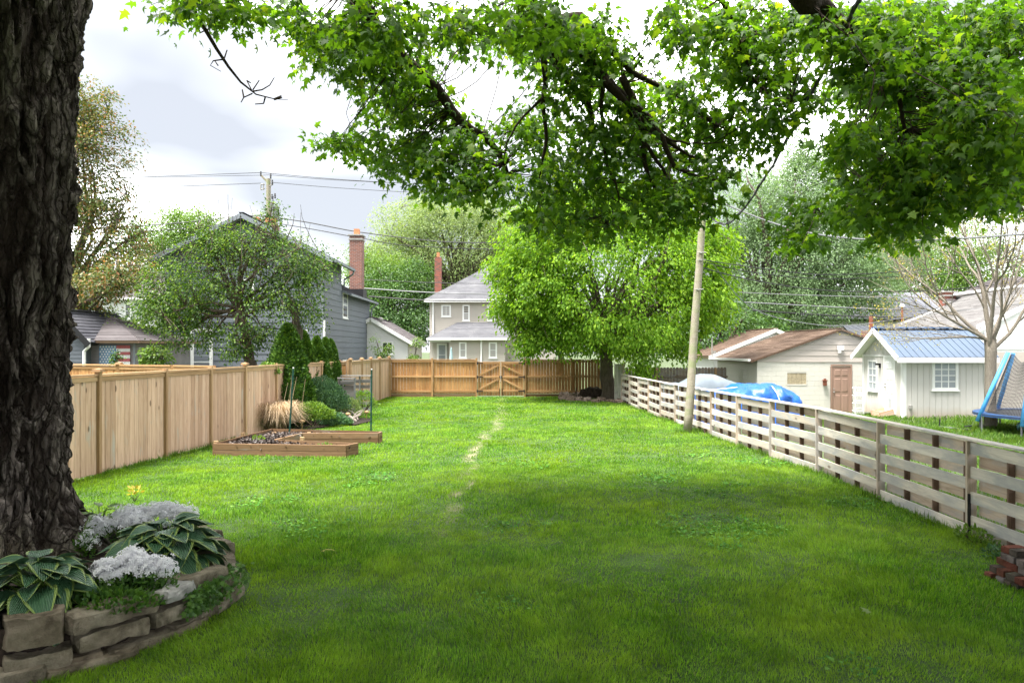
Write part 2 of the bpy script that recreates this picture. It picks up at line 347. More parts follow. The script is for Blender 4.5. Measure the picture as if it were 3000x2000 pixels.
# grass blades: one object for the lawn, one for the neighbour's yard
def grassmat(name, lo, mid, hi, yel):
    m, n, b, o = mat_new(name); t = objc(n); ge = n.nodes.new('ShaderNodeNewGeometry')
    a = ramp(n, ge.outputs['Random Per Island'], [(0, lo), (.5, mid), (.93, hi), (1, (.30, .34, .14))])
    f = noise(n, .55, 5, t, .6); k = ramp(n, f, [(.42, (0, 0, 0)), (.64, (.5, .5, .5))]); col = mixc(n, k, a, yel); k2 = ramp(n, noise(n, 2.6, 5, t, .65), [(.38, (.55, .62, .5)), (.6, (1.05, 1.05, 1.0))]); col = mixc(n, .8, col, k2, 'MULTIPLY')
    at_ = n.nodes.new('ShaderNodeAttribute'); at_.attribute_name = 'wear'; col = mixc(n, math_n(n, 'MULTIPLY', at_.outputs['Fac'], .6), col, (.26, .30, .16))
    n.links.new(col, b.inputs['Base Color']); b.inputs['Roughness'].default_value = .55; b.inputs['Specular IOR Level'].default_value = .15
    tr = n.nodes.new('ShaderNodeBsdfTranslucent'); n.links.new(mixc(n, 1., col, (1.5, 1.4, .5), 'MULTIPLY'), tr.inputs[0])
    ms = n.nodes.new('ShaderNodeMixShader'); ms.inputs[0].default_value = .4
    n.links.new(b.outputs[0], ms.inputs[1]); n.links.new(tr.outputs[0], ms.inputs[2]); n.links.new(ms.outputs[0], o.inputs[0]); return m
M_['grass'] = grassmat('grass_blade', (.05, .145, .016), (.125, .285, .026), (.225, .42, .042), (.33, .47, .045))
def blades(name, bands, mat, hz, wearf=None, seg=True, sub=None):
    vs, fs, ws, off = [], [], [], 0
    for (y0, y1, dens, h, w, xl, xr) in bands:
        N = int((y1 - y0) * 13 * dens); y = rng.uniform(y0, y1, N); a, c = xl(y), xr(y)
        keep = rng.random(N) < (c - a) / 13; y = y[keep]; a = a[keep]; c = c[keep]; x = a + (c - a) * rng.random(len(y))
        vis = np.abs(x) < y * .765 + .5; x, y = x[vis], y[vis]
        wv = wearf(x, y) if wearf else 0 * x; kp = rng.random(len(x)) > wv * .72
        if sub is not None: kp &= ~sub(x, y)
        x, y, wv = x[kp], y[kp], wv[kp]; N = len(x)
        pat = 1 + .45 * vnoise(np.stack([x * 1.7, y * 1.7, 0 * x], -1), 11) + .32 * vnoise(np.stack([x * 6, y * 6, 0 * x], -1), 12)
        H = h * pat * rng.uniform(.55, 1.25, N) * (1 - .4 * wv); Wd = w * rng.uniform(.7, 1.3, N); th = rng.uniform(0, 2 * np.pi, N)
        ld = th + rng.uniform(-1.2, 1.2, N) + np.pi / 2; lean = H * rng.uniform(.1, .95, N); z = hz(x, y)
        wind = fbm(np.stack([x * .9, y * .9, 0 * x], -1), 21, 2) * 3; ld = np.where(rng.random(N) < .5, wind, ld)
        bx, by = np.cos(th) * Wd, np.sin(th) * Wd; qx, qy = np.cos(ld) * lean, np.sin(ld) * lean
        p = lambda X, Y, Z: np.stack([X, Y, Z], -1)
        A = p(x - bx, y - by, z - .005); B = p(x + bx, y + by, z - .005); T = p(x + qx, y + qy, z + H * .95)
        Cm = p(x + bx * .8 + qx * .35, y + by * .8 + qy * .35, z + H * .6); Dm = p(x - bx * .8 + qx * .35, y - by * .8 + qy * .35, z + H * .6)
        v = np.stack([A, B, Cm, T, Dm], 1).reshape(-1, 3); base = off + np.arange(N)[:, None] * 5
        f = np.concatenate([base + [0, 1, 2], base + [0, 2, 4], base + [4, 2, 3]]); vs.append(v); fs.append(f); ws.append(np.repeat(wv, 5)); off += N * 5
    me = np_mesh(name, np.concatenate(vs), np.concatenate(fs), mat)
    a = me.attributes.new('wear', 'FLOAT', 'POINT'); a.data.foreach_set('value', np.concatenate(ws).astype(np.float32))
    return props(link(name, me), kind='stuff')
BEDC = (-4.3, 6.2)
def bedmask(x, y): return ((x + 4.2) / 1.72) ** 2 + ((y - 6.3) / 1.75) ** 2 < 1
bands = [(3.6, 6, 8000, .043, .0021, lx, rx), (6, 9, 4600, .042, .0029, lx, rx), (9, 14, 2100, .042, .0043, lx, rx), (14, 22, 850, .042, .007, lx, rx), (22, 32.9, 400, .048, .011, lx, rx)]
blades('grass', bands, M_['grass'], lambda x, y: .01 + 0 * x, track_m, sub=bedmask)
# clover and broad-leaved weeds in patches through the near lawn
N = 60000; y = rng.uniform(4, 15, N); a_, c_ = lx(y), rx(y); x = a_ + (c_ - a_) * rng.random(N); msk = (fbm(np.stack([x * .8, y * .8, 0 * x], -1), 61, 3) > .78) & (np.abs(x) < y * .76) & ~bedmask(x, y) & (rng.random(N) < .5 + 2 / y)
x, y = x[msk], y[msk]; N = len(x); th = rng.uniform(0, 6.283, N); s = rng.uniform(.009, .018, N) * (1 + y / 20); z = rng.uniform(.03, .065, N); tl = rng.normal(size=(2, N)) * .25; vs_ = []
for k in range(6):
    a2 = th + k * math.pi / 3; r_ = s * (1 if k % 2 == 0 else .62); dx, dy = np.cos(a2) * r_, np.sin(a2) * r_; vs_.append(np.stack([x + dx, y + dy, z + dx * tl[0] + dy * tl[1]], -1))
v_ = np.stack(vs_, 1).reshape(-1, 3); bs0 = (np.arange(N) * 6)[:, None]; m, n, b, o = mat_new('clover_leaf'); ge = n.nodes.new('ShaderNodeNewGeometry'); n.links.new(ramp(n, ge.outputs['Random Per Island'], [(0, (.03, .10, .018)), (.6, (.06, .17, .025)), (1, (.13, .26, .045))]), b.inputs['Base Color']); b.inputs['Roughness'].default_value = .8; b.inputs['Specular IOR Level'].default_value = .05
props(link('clover', np_mesh('clover', v_, np.concatenate([bs0 + [0, 1, 2, 3], bs0 + [0, 3, 4, 5]]), m)), kind='stuff')
nx = lambda y: rx(y) + .12
M_['grass2'] = grassmat('long_grass_blade', (.05, .12, .02), (.09, .19, .03), (.15, .27, .045), (.15, .25, .04))
blades('neighbour_grass', [(6, 14, 260, .10, .006, nx, lambda y: 0 * y + 15), (14, 22, 420, .11, .008, lambda y: 0 * y + 8.5, lambda y: 0 * y + 17.5), (22, 30, 170, .12, .011, lambda y: 0 * y + 8.5, lambda y: 0 * y + 21)], M_['grass2'], ground_h)
# tufts along fences and posts
def tufts(name, pts, mat, h, w, n_):
    vs, fs, off = [], [], 0
    for p in pts:
        for k in range(n_):
            a = random.uniform(0, 6.28); r = random.random() * .09; H = h * random.uniform(.5, 1.3); b0 = V(p) + V((math.cos(a) * r, math.sin(a) * r, 0))
            d = V((math.cos(a), math.sin(a), 0)) * H * random.uniform(.1, .7); s = V((-math.sin(a), math.cos(a), 0)) * w
            vs += [b0 - s, b0 + s, b0 + d * .4 + s * .7 + V((0, 0, H * .6)), b0 + d + V((0, 0, H)), b0 + d * .4 - s * .7 + V((0, 0, H * .6))]
            fs += [(off, off + 1, off + 2), (off, off + 2, off + 4), (off + 4, off + 2, off + 3)]; off += 5
    return vs, np.array(fs)
pts = []
for L, dx in ((LF[4:8], .1), (RF[1:-1], -.1)):
    for (x0, y0), (x1, y1) in zip(L, L[1:]):
        for k in range(26):
            u = random.random(); pts.append((x0 + (x1 - x0) * u + dx * random.uniform(.2, 2), y0 + (y1 - y0) * u, 0))
for k in range(30): pts.append((4.78 + random.uniform(-.25, .25), 19.1 + random.uniform(-.25, .25), 0))
v_, f_ = tufts('', pts, None, .11, .005, 12)
me = np_mesh('edge_grass', np.array([tuple(q) for q in v_]), f_, M_['grass2']); props(link('edge_grass', me), kind='stuff')

# ---------------------------------------------------------------- fences
def cap(parent, x, y, z, s=.082):
    mb = MB(); mb.box((x, y, z + .01), (2 * s, 2 * s, .025)); mb.box((x, y, z + .035), (2 * s - .03, 2 * s - .03, .03))
    mb.add([(x - .05, y - .05, z + .05), (x + .05, y - .05, z + .05), (x + .05, y + .05, z + .05), (x - .05, y + .05, z + .05), (x, y, z + .062)], [(0, 1, 4), (1, 2, 4), (2, 3, 4), (3, 0, 4)])
    mb.build('post_cap', M_['cedarb'], parent)
def panel_fence(parent, pts, mat, frame, hgt=1.74, capped=(), taper=0):
    for i, ((x0, y0), (x1, y1)) in enumerate(zip(pts, pts[1:])):
        a = V((x0, y0, 0)); c = V((x1, y1, 0)); d = (c - a); L = d.length; d /= L; nrm = V((d.y, -d.x, 0))
        k = max(1, round((L - .09) / .142)); st = (L - .09) / k
        for j in range(k):
            q = a + d * (.045 + (j + .5) * st); dz = random.uniform(-.008, .008)
            w = st - .006 if random.random() < .8 else st - .012
            board('plank', parent, q + V((0, 0, .03)), q + V((0, 0, hgt + dz)), round(w, 3), .018, nrm, mat, off=random.uniform(-.004, .004))
        board('trim_board', parent, a + d * .046 + V((0, 0, hgt + .005)), c - d * .046 + V((0, 0, hgt + .005)), .085, .018, nrm, frame, off=.022)
        board('cap_rail', parent, a + d * .046 + V((0, 0, hgt + .075)), c - d * .046 + V((0, 0, hgt + .075)), .10, .036, (0, 0, 1), frame)
    for i, (x, y) in enumerate(pts):
        tall = 1.875
        board('post', parent, (x + .012, y, -.05), (x + .012, y, tall), .09, .09, (1, 0, 0), frame)
        if i in capped: cap(parent, x + .012, y, tall)
lf = thing('cedar_fence', 'long pale cedar privacy fence of vertical planks along the left side of the lawn', 'fence', (-7.3, 14, 0))
panel_fence(lf, LF, M_['cedar'], M_['cedarb'], capped=(2, 4, 7, 9))
lf2 = thing('cedar_fence', 'short pale cedar fence run with close posts between the evergreens and the back corner', 'fence', (-5.9, 29, 0))
panel_fence(lf2, LF2, M_['cedar'], M_['cedarb'], capped=(0, 1, 2, 3, 4))
jg = thing('cedar_fence', 'narrow orange-brown fence return facing the camera between the two pale runs', 'fence', (-6.1, 25.6, 0))
panel_fence(jg, [(-6.62, 25.62), (-6.04, 25.68)], M_['brown'], M_['cedarb'])
# neighbour's fence behind, seen over the top
nf = thing('brown_fence', 'brown timber fence of the left neighbour showing above the pale fence', 'fence', (-10, 18.6, 0))
panel_fence(nf, [(-14.5, 20.2), (-12.4, 19.35), (-10.4, 18.5), (-8.6, 17.75), (-7.35, 17.2)], M_['brown'], M_['brownb'], hgt=1.78, capped=(2,))

bf = thing('back_fence', 'orange-brown board fence across the end of the lawn with rails facing the camera', 'fence', (-1, BY, 0))
def bx_(px): return (px - 1500) / F * BY
posts = [bx_(p) for p in (1143, 1266, 1396, 1538, 1674, 1779)]
def back_span(parent, xa, xb, gap=.004, rails=True, mat=None):
    k = round((xb - xa) / .142); st = (xb - xa) / k
    for j in range(k):
        g = gap if not callable(gap) else gap(xa + j * st)
        x = xa + (j + .5) * st; board('plank', parent, (x, BY + .05, .16), (x, BY + .05, 1.75 + random.uniform(-.01, .01)), round(st - g, 3), .018, (0, -1, 0), M_['brown'])
    if rails:
        for z in (.27, .97, 1.68): board('rail', parent, (xa, BY, z), (xb, BY, z), .085, .04, (0, -1, 0), M_['brownb'])
        board('kick_board', parent, (xa, BY + .03, .08), (xb, BY + .03, .08), .14, .025, (0, -1, 0), M_['planter'])
for a, c in ((0, 1), (1, 2), (3, 4), (4, 5)):
    back_span(bf, posts[a] + .045, posts[c] - .045, (lambda x: .03 if x > bx_(1700) and random.random() < .6 else .006))
for x in posts: board('post', bf, (x, BY - .03, -.05), (x, BY - .03, 1.84), .09, .09, (0, -1, 0), M_['brownb'])
board('cap_rail', bf, (posts[0], BY + .02, 1.77), (posts[2], BY + .02, 1.77), .1, .03, (0, 0, 1), M_['brownb'])
board('cap_rail', bf, (posts[3], BY + .02, 1.77), (posts[5], BY + .02, 1.77), .1, .03, (0, 0, 1), M_['brownb'])
gx0, gx1 = posts[2] + .06, posts[3] - .06; gm = (gx0 + gx1) / 2
for side, (xa, xb) in (('left', (gx0, gm - .012)), ('right', (gm + .012, gx1))):
    g = thing('timber_gate', 'timber gate leaf with rising diagonal braces, hinged at its left post' if side == 'left' else 'timber gate leaf with falling diagonal braces, hinged at its right post', 'gate', (xa, BY, 0), 'two leaves of the back gate')
    k = round((xb - xa) / .142); st = (xb - xa) / k
    for j in range(k): x = xa + (j + .5) * st; board('plank', g, (x, BY + .05, .07), (x, BY + .05, 1.66), round(st - .008, 3), .018, (0, -1, 0), M_['brown'])
    for z in (.29, .95, 1.60): board('rail', g, (xa + .075, BY - .005, z), (xb - .075, BY - .005, z), .09, .035, (0, -1, 0), M_['brownb'])
    for x in (xa + .035, xb - .035): board('stile', g, (x, BY - .003, .07), (x, BY - .003, 1.68), .07, .035, (0, -1, 0), M_['brownb'])
    x0, x1 = (xa + .09, xb - .09) if side == 'left' else (xb - .09, xa + .09)
    for z0, z1 in ((1.04, 1.50), (.38, .86)): board('brace', g, (x0, BY - .007, z0), (x1, BY - .007, z1), .085, .03, (0, -1, 0), M_['brownb'])
    hx = xa - .02 if side == 'left' else xb + .02
    for z in (.29, .95, 1.60):
        mb = MB(); s = 1 if side == 'left' else -1; mb.box((hx, BY - .085, z), (.05, .02, .13)); mb.bar((hx, BY - .085, z), (hx + s * .27, BY - .04, z), .05, .012, (0, -1, 0)); mb.build('hinge', M_['iron'], g)
    mb = MB(); mb.box((gm + (-.04 if side == 'left' else .04), BY - .04, .95), (.05, .04, .10)); mb.build('latch', M_['iron'], g)
    mb = MB(); mb.tube([(gm + (-.06 if side == 'left' else .06), BY - .04, .42), (gm + (-.06 if side == 'left' else .06), BY - .04, .02)], .012, 6); mb.build('drop_bolt', M_['iron'], g)

# right: horizontal shadow-box fence, boards swap sides at each post
rf = thing('slat_fence', 'weathered grey horizontal slat fence curving down the right side of the lawn', 'fence', (5.4, 15, 0))
for i, ((x0, y0), (x1, y1)) in enumerate(zip(RF, RF[1:])):
    a = V((x0, y0, 0)); c = V((x1, y1, 0)); d = c - a; L = d.length; d /= L; nrm = V((-d.y, d.x, 0))
    if nrm.x > 0: nrm = -nrm
    for r_ in range(8):
        front = (r_ + i) % 2 == 0; z = .075 + r_ * .1435; z += random.uniform(-.006, .006); tl = random.uniform(-.008, .008)
        o_ = nrm * (.048 if front else -.048)
        ea, ec = ((.0, .0) if front else (.02, .02)); hh = .142 if r_ not in (0,) else .15
        board('slat', rf, a + d * (ea + .022) + o_ + V((0, 0, z + tl)), c - d * (ec + .022) + o_ + V((0, 0, z - tl)), hh if front else .147, .019, nrm, M_['grey'] if front else M_['greyback'])
    for u in (.06, .37, .69): q = a + d * L * u; board('stud', rf, q + V((0, 0, .0)), q + V((0, 0, 1.15)), .034, .074, nrm, M_['stud'])
    nd = nrm * .02
    board('cap_rail', rf, a + nd + V((0, 0, 1.195)), c + nd + V((0, 0, 1.195)), .145, .024, (0, 0, 1), M_['grey'])
for x, y in RF: board('post', rf, (x - .035, y, -.05), (x - .035, y, 1.178), .042, .115, (-1, 0, 0), M_['greyback'])
mb = MB(); mb.box((5.54, 8.5, .26), (.035, .06, .56)); mb.build('post_sleeve', M_['iron'], rf, label='black metal sleeve at the foot of one post')

# neighbour's dog-eared fence behind the covered vehicles
df = thing('dog_eared_fence', 'old grey-brown dog-eared plank fence behind the covered vehicles', 'fence', (7, 32, -.4))
_de = {}
for j in range(34):
    x = 4.95 + j * .145; h = 1.72 + random.uniform(-.012, .012); w = .068
    mb = MB(); zz = -.35; mb.prism([(x - w, 32, zz), (x + w, 32, zz), (x + w, 32, zz + h), (x + w * .6, 32, zz + h + .05), (x - w * .6, 32, zz + h + .05), (x - w, 32, zz + h)], (0, .02, 0))
    me_ = np_mesh('plank', [(p[0] - x, p[1] - 32, p[2]) for p in mb.v], mb.f, M_['oldfence']) if len(_de) < 3 else _de[j % 3]
    if len(_de) < 3: _de[len(_de)] = me_
    link('plank', me_, df, Mx.Translation((x, 32, 0)))
for z in (.05, 1.05): board('rail', df, (4.95, 31.97, z - .05), (9.85, 31.97, z - .05), .09, .04, (0, -1, 0), M_['oldfence'])
for x in (6.6, 9.3): board('post', df, (x, 31.96, -.4), (x, 31.96, 1.4), .1, .1, (0, -1, 0), M_['cedarb'])
# tall pale corrugated panel beside the tree
M_['tin'] = plain('weathered_tin', (.42, .41, .36), .6, .25, 4)
sp_ = thing('metal_panel', 'tall narrow weathered corrugated panel standing between the tree and the slat fence', 'panel', (4.55, 30.6, 0))
for j in range(6):
    x = bx_(1797) * .935 + j * .075
    mb = MB(); mb.prism([(x, 30.6, 0), (x + .03, 30.56, 0), (x + .06, 30.56, 0), (x + .073, 30.6, 0), (x + .04, 30.63, 0)], (0, 0, 1.62)); mb.build('corrugation', M_['tin'], sp_)
board('post', sp_, (4.87, 30.55, 0), (4.87, 30.55, 1.6), .09, .09, (0, -1, 0), M_['greyback'])
# ---------------------------------------------------------------- building kit
def zspan(poly, z):
    xs = []
    for (x0, z0), (x1, z1) in zip(poly, poly[1:] + poly[:1]):
        if (z0 - z) * (z1 - z) <= 0 and abs(z1 - z0) > 1e-9: xs.append(x0 + (x1 - x0) * (z - z0) / (z1 - z0))
    return (min(xs), max(xs)) if len(xs) >= 2 else None
class Face:
    """a vertical wall plane: A origin (z=0), u direction left to right as seen from outside"""
    def __init__(s, A, u): s.A = V(A); s.u = V((u[0], u[1], 0)).normalized(); s.n = V((s.u.y, -s.u.x, 0))
    def p(s, x, z, o=0): return s.A + s.u * x + s.n * o + V((0, 0, z))
def wallslab(parent, F_, poly, mat, name='wall', t=.14):
    mb = MB(); mb.prism([F_.p(x, z, -.012) for x, z in poly], -F_.n * t); return mb.build(name, mat, parent)
_sb = {}
def siding(parent, F_, poly, expo, mat, lap=.018, z0=None, trim=0):
    zmin = min(z for _, z in poly) if z0 is None else z0; zmax = max(z for _, z in poly); k = 0
    while zmin + k * expo < zmax - .02:
        a, b_ = zmin + k * expo, min(zmin + (k + 1) * expo, zmax); k += 1
        sa, sb = zspan(poly, a + .001), zspan(poly, b_ - .001)
        if not sa or not sb: continue
        xa = (sa[0] + trim, sa[1] - trim); xb = (max(sb[0], sa[0]) + trim, min(sb[1], sa[1]) - trim)
        h = b_ - a; L = xa[1] - xa[0]
        if L < .1: continue
        key = (round(L, 2), round(xb[0] - xa[0], 2), round(xb[1] - xa[0], 2), round(h, 3), lap, mat.name)
        if key not in _sb:
            q = [(0, lap, 0), (L, lap, 0), (xb[1] - xa[0], .004, h), (xb[0] - xa[0], .004, h)]
            back = [(x, -.008, z) for x, _, z in q]
            _sb[key] = np_mesh('siding_board', q + back, [(0, 1, 2, 3), (4, 7, 6, 5), (0, 4, 5, 1), (1, 5, 6, 2), (2, 6, 7, 3), (3, 7, 4, 0)], mat)
        M = Mx.Translation(F_.p(xa[0], a)) @ Mx((F_.u, F_.n, V((0, 0, 1)))).transposed().to_4x4()
        link('siding_board', _sb[key], parent, M)
def blocks(parent, F_, x0, x1, z0, z1, mat, bw=.4, bh=.2, holes=(), name='block'):
    r_ = 0; z = z0
    while z < z1 - .01:
        h = min(bh, z1 - z); x = x0 - (bw / 2 if r_ % 2 else 0)
        while x < x1 - .005:
            a, c = max(x, x0), min(x + bw, x1); x += bw
            for hx0, hx1, hz0, hz1 in holes:
                if hz0 < z + h / 2 < hz1:
                    if a < hx0 < c: c = hx0
                    elif a < hx1 < c: a = hx1
                    elif hx0 <= a and c <= hx1: a = c = 0
            if c - a < .03: continue
            key = ('blk', round(c - a, 2), round(h, 2), mat.name)
            if key not in _sb:
                w_, h_ = c - a - .003, h - .003; e_ = .004
                q = [(0, .0, 0), (w_, .0, 0), (w_, .0, h_), (0, .0, h_)]; f_ = [(e_, .006, e_), (w_ - e_, .006, e_), (w_ - e_, .006, h_ - e_), (e_, .006, h_ - e_)]
                _sb[key] = np_mesh(name, q + f_, [(4, 5, 6, 7), (0, 1, 5, 4), (1, 2, 6, 5), (2, 3, 7, 6), (3, 0, 4, 7)], mat)
            M = Mx.Translation(F_.p(a + .0015, z + .0015)) @ Mx((F_.u, F_.n, V((0, 0, 1)))).transposed().to_4x4(); link(name, _sb[key], parent, M)
        z += h; r_ += 1
def window(parent, F_, x0, x1, z0, z1, frame=None, fw=.09, cols=1, rows=2, pane=None, lower=None, sill=True, off=.03, split='h'):
    frame = frame or M_['white']; mb = MB(); o_ = off
    def bar(xa, za, xb, zb, o2=0): mb.prism([F_.p(xa, za, o_ + o2), F_.p(xb, za, o_ + o2), F_.p(xb, zb, o_ + o2), F_.p(xa, zb, o_ + o2)], -F_.n * (.05 + o2))
    bar(x0, z0, x0 + fw, z1); bar(x1 - fw, z0, x1, z1); bar(x0 + fw, z1 - fw, x1 - fw, z1); bar(x0 + fw, z0, x1 - fw, z0 + fw)
    w = mb.build('window', frame, parent)
    if sill:
        mb = MB(); mb.prism([F_.p(x0 - .04, z0 - .04, o_ + .03), F_.p(x1 + .04, z0 - .04, o_ + .03), F_.p(x1 + .04, z0, o_ + .03), F_.p(x0 - .04, z0, o_ + .03)], -F_.n * .07); mb.build('sill', frame, w)
    ix0, ix1, iz0, iz1 = x0 + fw, x1 - fw, z0 + fw, z1 - fw; m_ = .03
    for c in range(cols):
        for r_ in range(rows):
            a0 = ix0 + (ix1 - ix0) * c / cols + (m_ / 2 if c else 0); a1 = ix0 + (ix1 - ix0) * (c + 1) / cols - (m_ / 2 if c < cols - 1 else 0)
            b0 = iz0 + (iz1 - iz0) * r_ / rows + (m_ / 2 if r_ else 0); b1 = iz0 + (iz1 - iz0) * (r_ + 1) / rows - (m_ / 2 if r_ < rows - 1 else 0)
            mb = MB(); mb.prism([F_.p(a0, b0, .012), F_.p(a1, b0, .012), F_.p(a1, b1, .012), F_.p(a0, b1, .012)], -F_.n * .01)
            mb.build('pane', (lower if (lower and r_ < rows / 2) else (pane or M_['glass'])), w)
    mb = MB()
    for c in range(1, cols): x = ix0 + (ix1 - ix0) * c / cols; mb.prism([F_.p(x - m_ / 2, iz0, .022), F_.p(x + m_ / 2, iz0, .022), F_.p(x + m_ / 2, iz1, .022), F_.p(x - m_ / 2, iz1, .022)], -F_.n * .03)
    for r_ in range(1, rows): z = iz0 + (iz1 - iz0) * r_ / rows; mb.prism([F_.p(ix0, z - m_ / 2, .026), F_.p(ix1, z - m_ / 2, .026), F_.p(ix1, z + m_ / 2, .026), F_.p(ix0, z + m_ / 2, .026)], -F_.n * .03)
    if mb.v: mb.build('sash_bar', frame, w)
    return w
def roof(parent, q, mat, course=.14, t=.12, edge=None, ribs=0, name='roof', jit=.012):
    """q: eave left, eave right, ridge right, ridge left (outside view)"""
    a, b_, c, d = [V(x) for x in q]; n_ = (b_ - a).cross(d - a)
    n_ = n_ if n_.length > 1e-6 else (c - a).cross(d - a)
    n_.normalize(); n_ = n_ if n_.z > 0 else -n_
    mb = MB(); mb.prism([a, b_, c, d] if (c - d).length > .02 else [a, b_, c], -n_ * t, m=1)
    L = ((d - a).length + (c - b_).length) / 2; k = max(1, int(L / course))
    if ribs:
        mb.prism([p + n_ * .004 for p in ([a, b_, c, d] if (c - d).length > .02 else [a, b_, c])], n_ * .01, m=0)
        W_ = (b_ - a).length; kk = int(W_ / ribs); u = (b_ - a) / W_
        s_ = (d - a); sl = s_ - u * s_.dot(u); H = sl.length; sl /= H
        xd, xc = (d - a).dot(u), (c - a).dot(u)
        for j in range(kk + 1):
            x = min(W_ - .02, j * W_ / kk + .01); top = H
            if xd > .05 and x < xd: top = H * x / xd
            if xc < W_ - .05 and x > xc: top = H * (W_ - x) / (W_ - xc)
            if top > .1: mb.bar(a + u * x + n_ * .02, a + u * x + sl * top + n_ * .02, .035, .03, n_, m=0)
    else:
        for j in range(k):
            t0, t1 = j / k, (j + 1) / k; p0, p1, p2, p3 = a.lerp(d, t0), b_.lerp(c, t0), b_.lerp(c, t1), a.lerp(d, t1)
            seg = max(1, min(10, int((p1 - p0).length / 1.2)))
            for s_ in range(seg):
                u0, u1 = s_ / seg, (s_ + 1) / seg; j0 = random.uniform(0, jit)
                h0, h1 = n_ * (.016 + j0), n_ * (.003)
                A_, B_, C_, D_ = p0.lerp(p1, u0), p0.lerp(p1, u1), p3.lerp(p2, u1), p3.lerp(p2, u0)
                mb.add([A_ + h0, B_ + h0, C_ + h1, D_ + h1, A_ - n_ * .01, B_ - n_ * .01], [(0, 1, 2, 3), (4, 5, 1, 0)], 0)
    return mb.build(name, [mat, edge or M_['white']], parent)
def strip(parent, name, p0, p1, w, t, n_, mat): mb = MB(); mb.bar(p0, p1, w, t, n_); return mb.build(name, mat, parent)
def downspout(parent, pts, mat, r=.045, name='downspout'): mb = MB(); mb.tube(pts, r, 6); return mb.build(name, mat, parent)
def gable_house(name, label, A, u, W_, D_, zb, ze, zr, wallm, roofm, expo=.2, over=.35, rake=.25, sides='fr', edge=None, zg=None, gm_=None, ribs=0, course=.14, cat='house', trim=None, t=.14, rw=.19, group=None):
    """A: front left corner on the ground, u: front wall direction; ridge runs front to back; returns thing + faces"""
    th = thing(name, label, cat, (A[0], A[1], zb), group); F1 = Face((A[0], A[1], 0), u); u_ = F1.u; back = -F1.n
    FL = Face(F1.A + back * D_, -back); FR = Face(F1.A + u_ * W_, back)   # left wall seen from the left, right wall
    zg = zg or ze; poly = [(0, zb), (W_, zb), (W_, ze), (W_ / 2, zr), (0, ze)]
    wallslab(th, F1, poly, wallm); FB = Face(F1.A + u_ * W_ + back * D_, -u_); wallslab(th, FB, poly, wallm)
    for Fx in (FL, FR): wallslab(th, Fx, [(0, zb), (D_, zb), (D_, ze), (0, ze)], wallm)
    sl = (zr - ze) / (W_ / 2)
    def rp(x, y, z): return F1.p(x, z) + back * y
    h = .06; oz = ze - over * sl + h; zt = zr + h
    roof(th, [rp(-over, D_ + rake, oz), rp(-over, -rake, oz), rp(W_ / 2, -rake, zt), rp(W_ / 2, D_ + rake, zt)], roofm, course, t, edge, ribs)
    roof(th, [rp(W_ + over, -rake, oz), rp(W_ + over, D_ + rake, oz), rp(W_ / 2, D_ + rake, zt), rp(W_ / 2, -rake, zt)], roofm, course, t, edge, ribs)
    mb = MB(); mb.bar(rp(W_ / 2, -rake - .01, zt + .03), rp(W_ / 2, D_ + rake + .01, zt + .03), .22, .03); mb.build('ridge_cap', roofm, th)
    tm = trim or M_['white']
    for s_, x0, x1 in ((0, -over, W_ / 2), (1, W_ / 2, W_ + over)):
        z0, z1 = (oz, zt) if s_ == 0 else (zt, oz); strip(th, 'rake_board', rp(x0, -rake - .02, z0 - rw / 2), rp(x1, -rake - .02, z1 - rw / 2), rw, .03, F1.n, tm)
    return th, F1, FL, FR, poly
WH = M_['white']
M_['greysid'] = plain('grey_siding', (.12, .135, .158), .6, .06, .6)
M_['greysid2'] = plain('grey_siding_trim', (.20, .22, .25), .6, .05)
M_['rf_grey'] = shingle('grey_shingle', (.085, .085, .096), (.13, .13, .142), (.18, .18, .19))
M_['rf_black'] = shingle('dark_shingle', (.03, .03, .037), (.055, .055, .066), (.09, .09, .10))
M_['rf_brown'] = shingle('brown_shingle', (.065, .042, .032), (.12, .08, .06), (.21, .15, .11))
M_['rf_mauve'] = shingle('mauve_shingle', (.08, .068, .071), (.12, .107, .11), (.17, .155, .158))
M_['brick'] = brickmat('chimney_brick', (.24, .085, .055), (.13, .055, .045), (.30, .26, .23))
M_['brickr'] = brickmat('old_red_brick', (.36, .08, .045), (.10, .05, .04), (.22, .15, .12))
M_['conc'] = plain('concrete', (.30, .29, .27), .9, .2, 8, bs=.3)
M_['terra'] = plain('terracotta', (.46, .19, .09), .8, .1)
M_['cream'] = plain('cream_block', (.56, .54, .49), .85, .05, 1.2, bs=.15, bscale=50)
M_['beigesid'] = plain('beige_siding', (.42, .385, .34), .65, .05, .8)
M_['taupe'] = plain('taupe_board', (.43, .385, .35), .7, .05, .8)
M_['whitesid'] = plain('white_siding', (.66, .66, .66), .6, .04, 1)
M_['shedwall'] = plain('shed_panel', (.55, .53, .505), .7, .04, .7)
M_['blue_metal'] = plain('blue_metal_roof', (.085, .115, .165), .5, .06, .5, metal=.0, spec=.25)
M_['dkblue'] = plain('blue_trim', (.08, .19, .42), .4, .05)
M_['dkmetal'] = plain('dark_metal_roof', (.09, .095, .115), .4, .1, .4, metal=.3, spec=.5)
M_['gymetal'] = plain('grey_metal_roof', (.17, .17, .20), .42, .1, .3, metal=.2, spec=.5)
M_['brdoor'] = plain('brown_door', (.30, .195, .15), .5, .04)
M_['rust'] = plain('rusty_metal', (.20, .07, .04), .8, .4, 9)
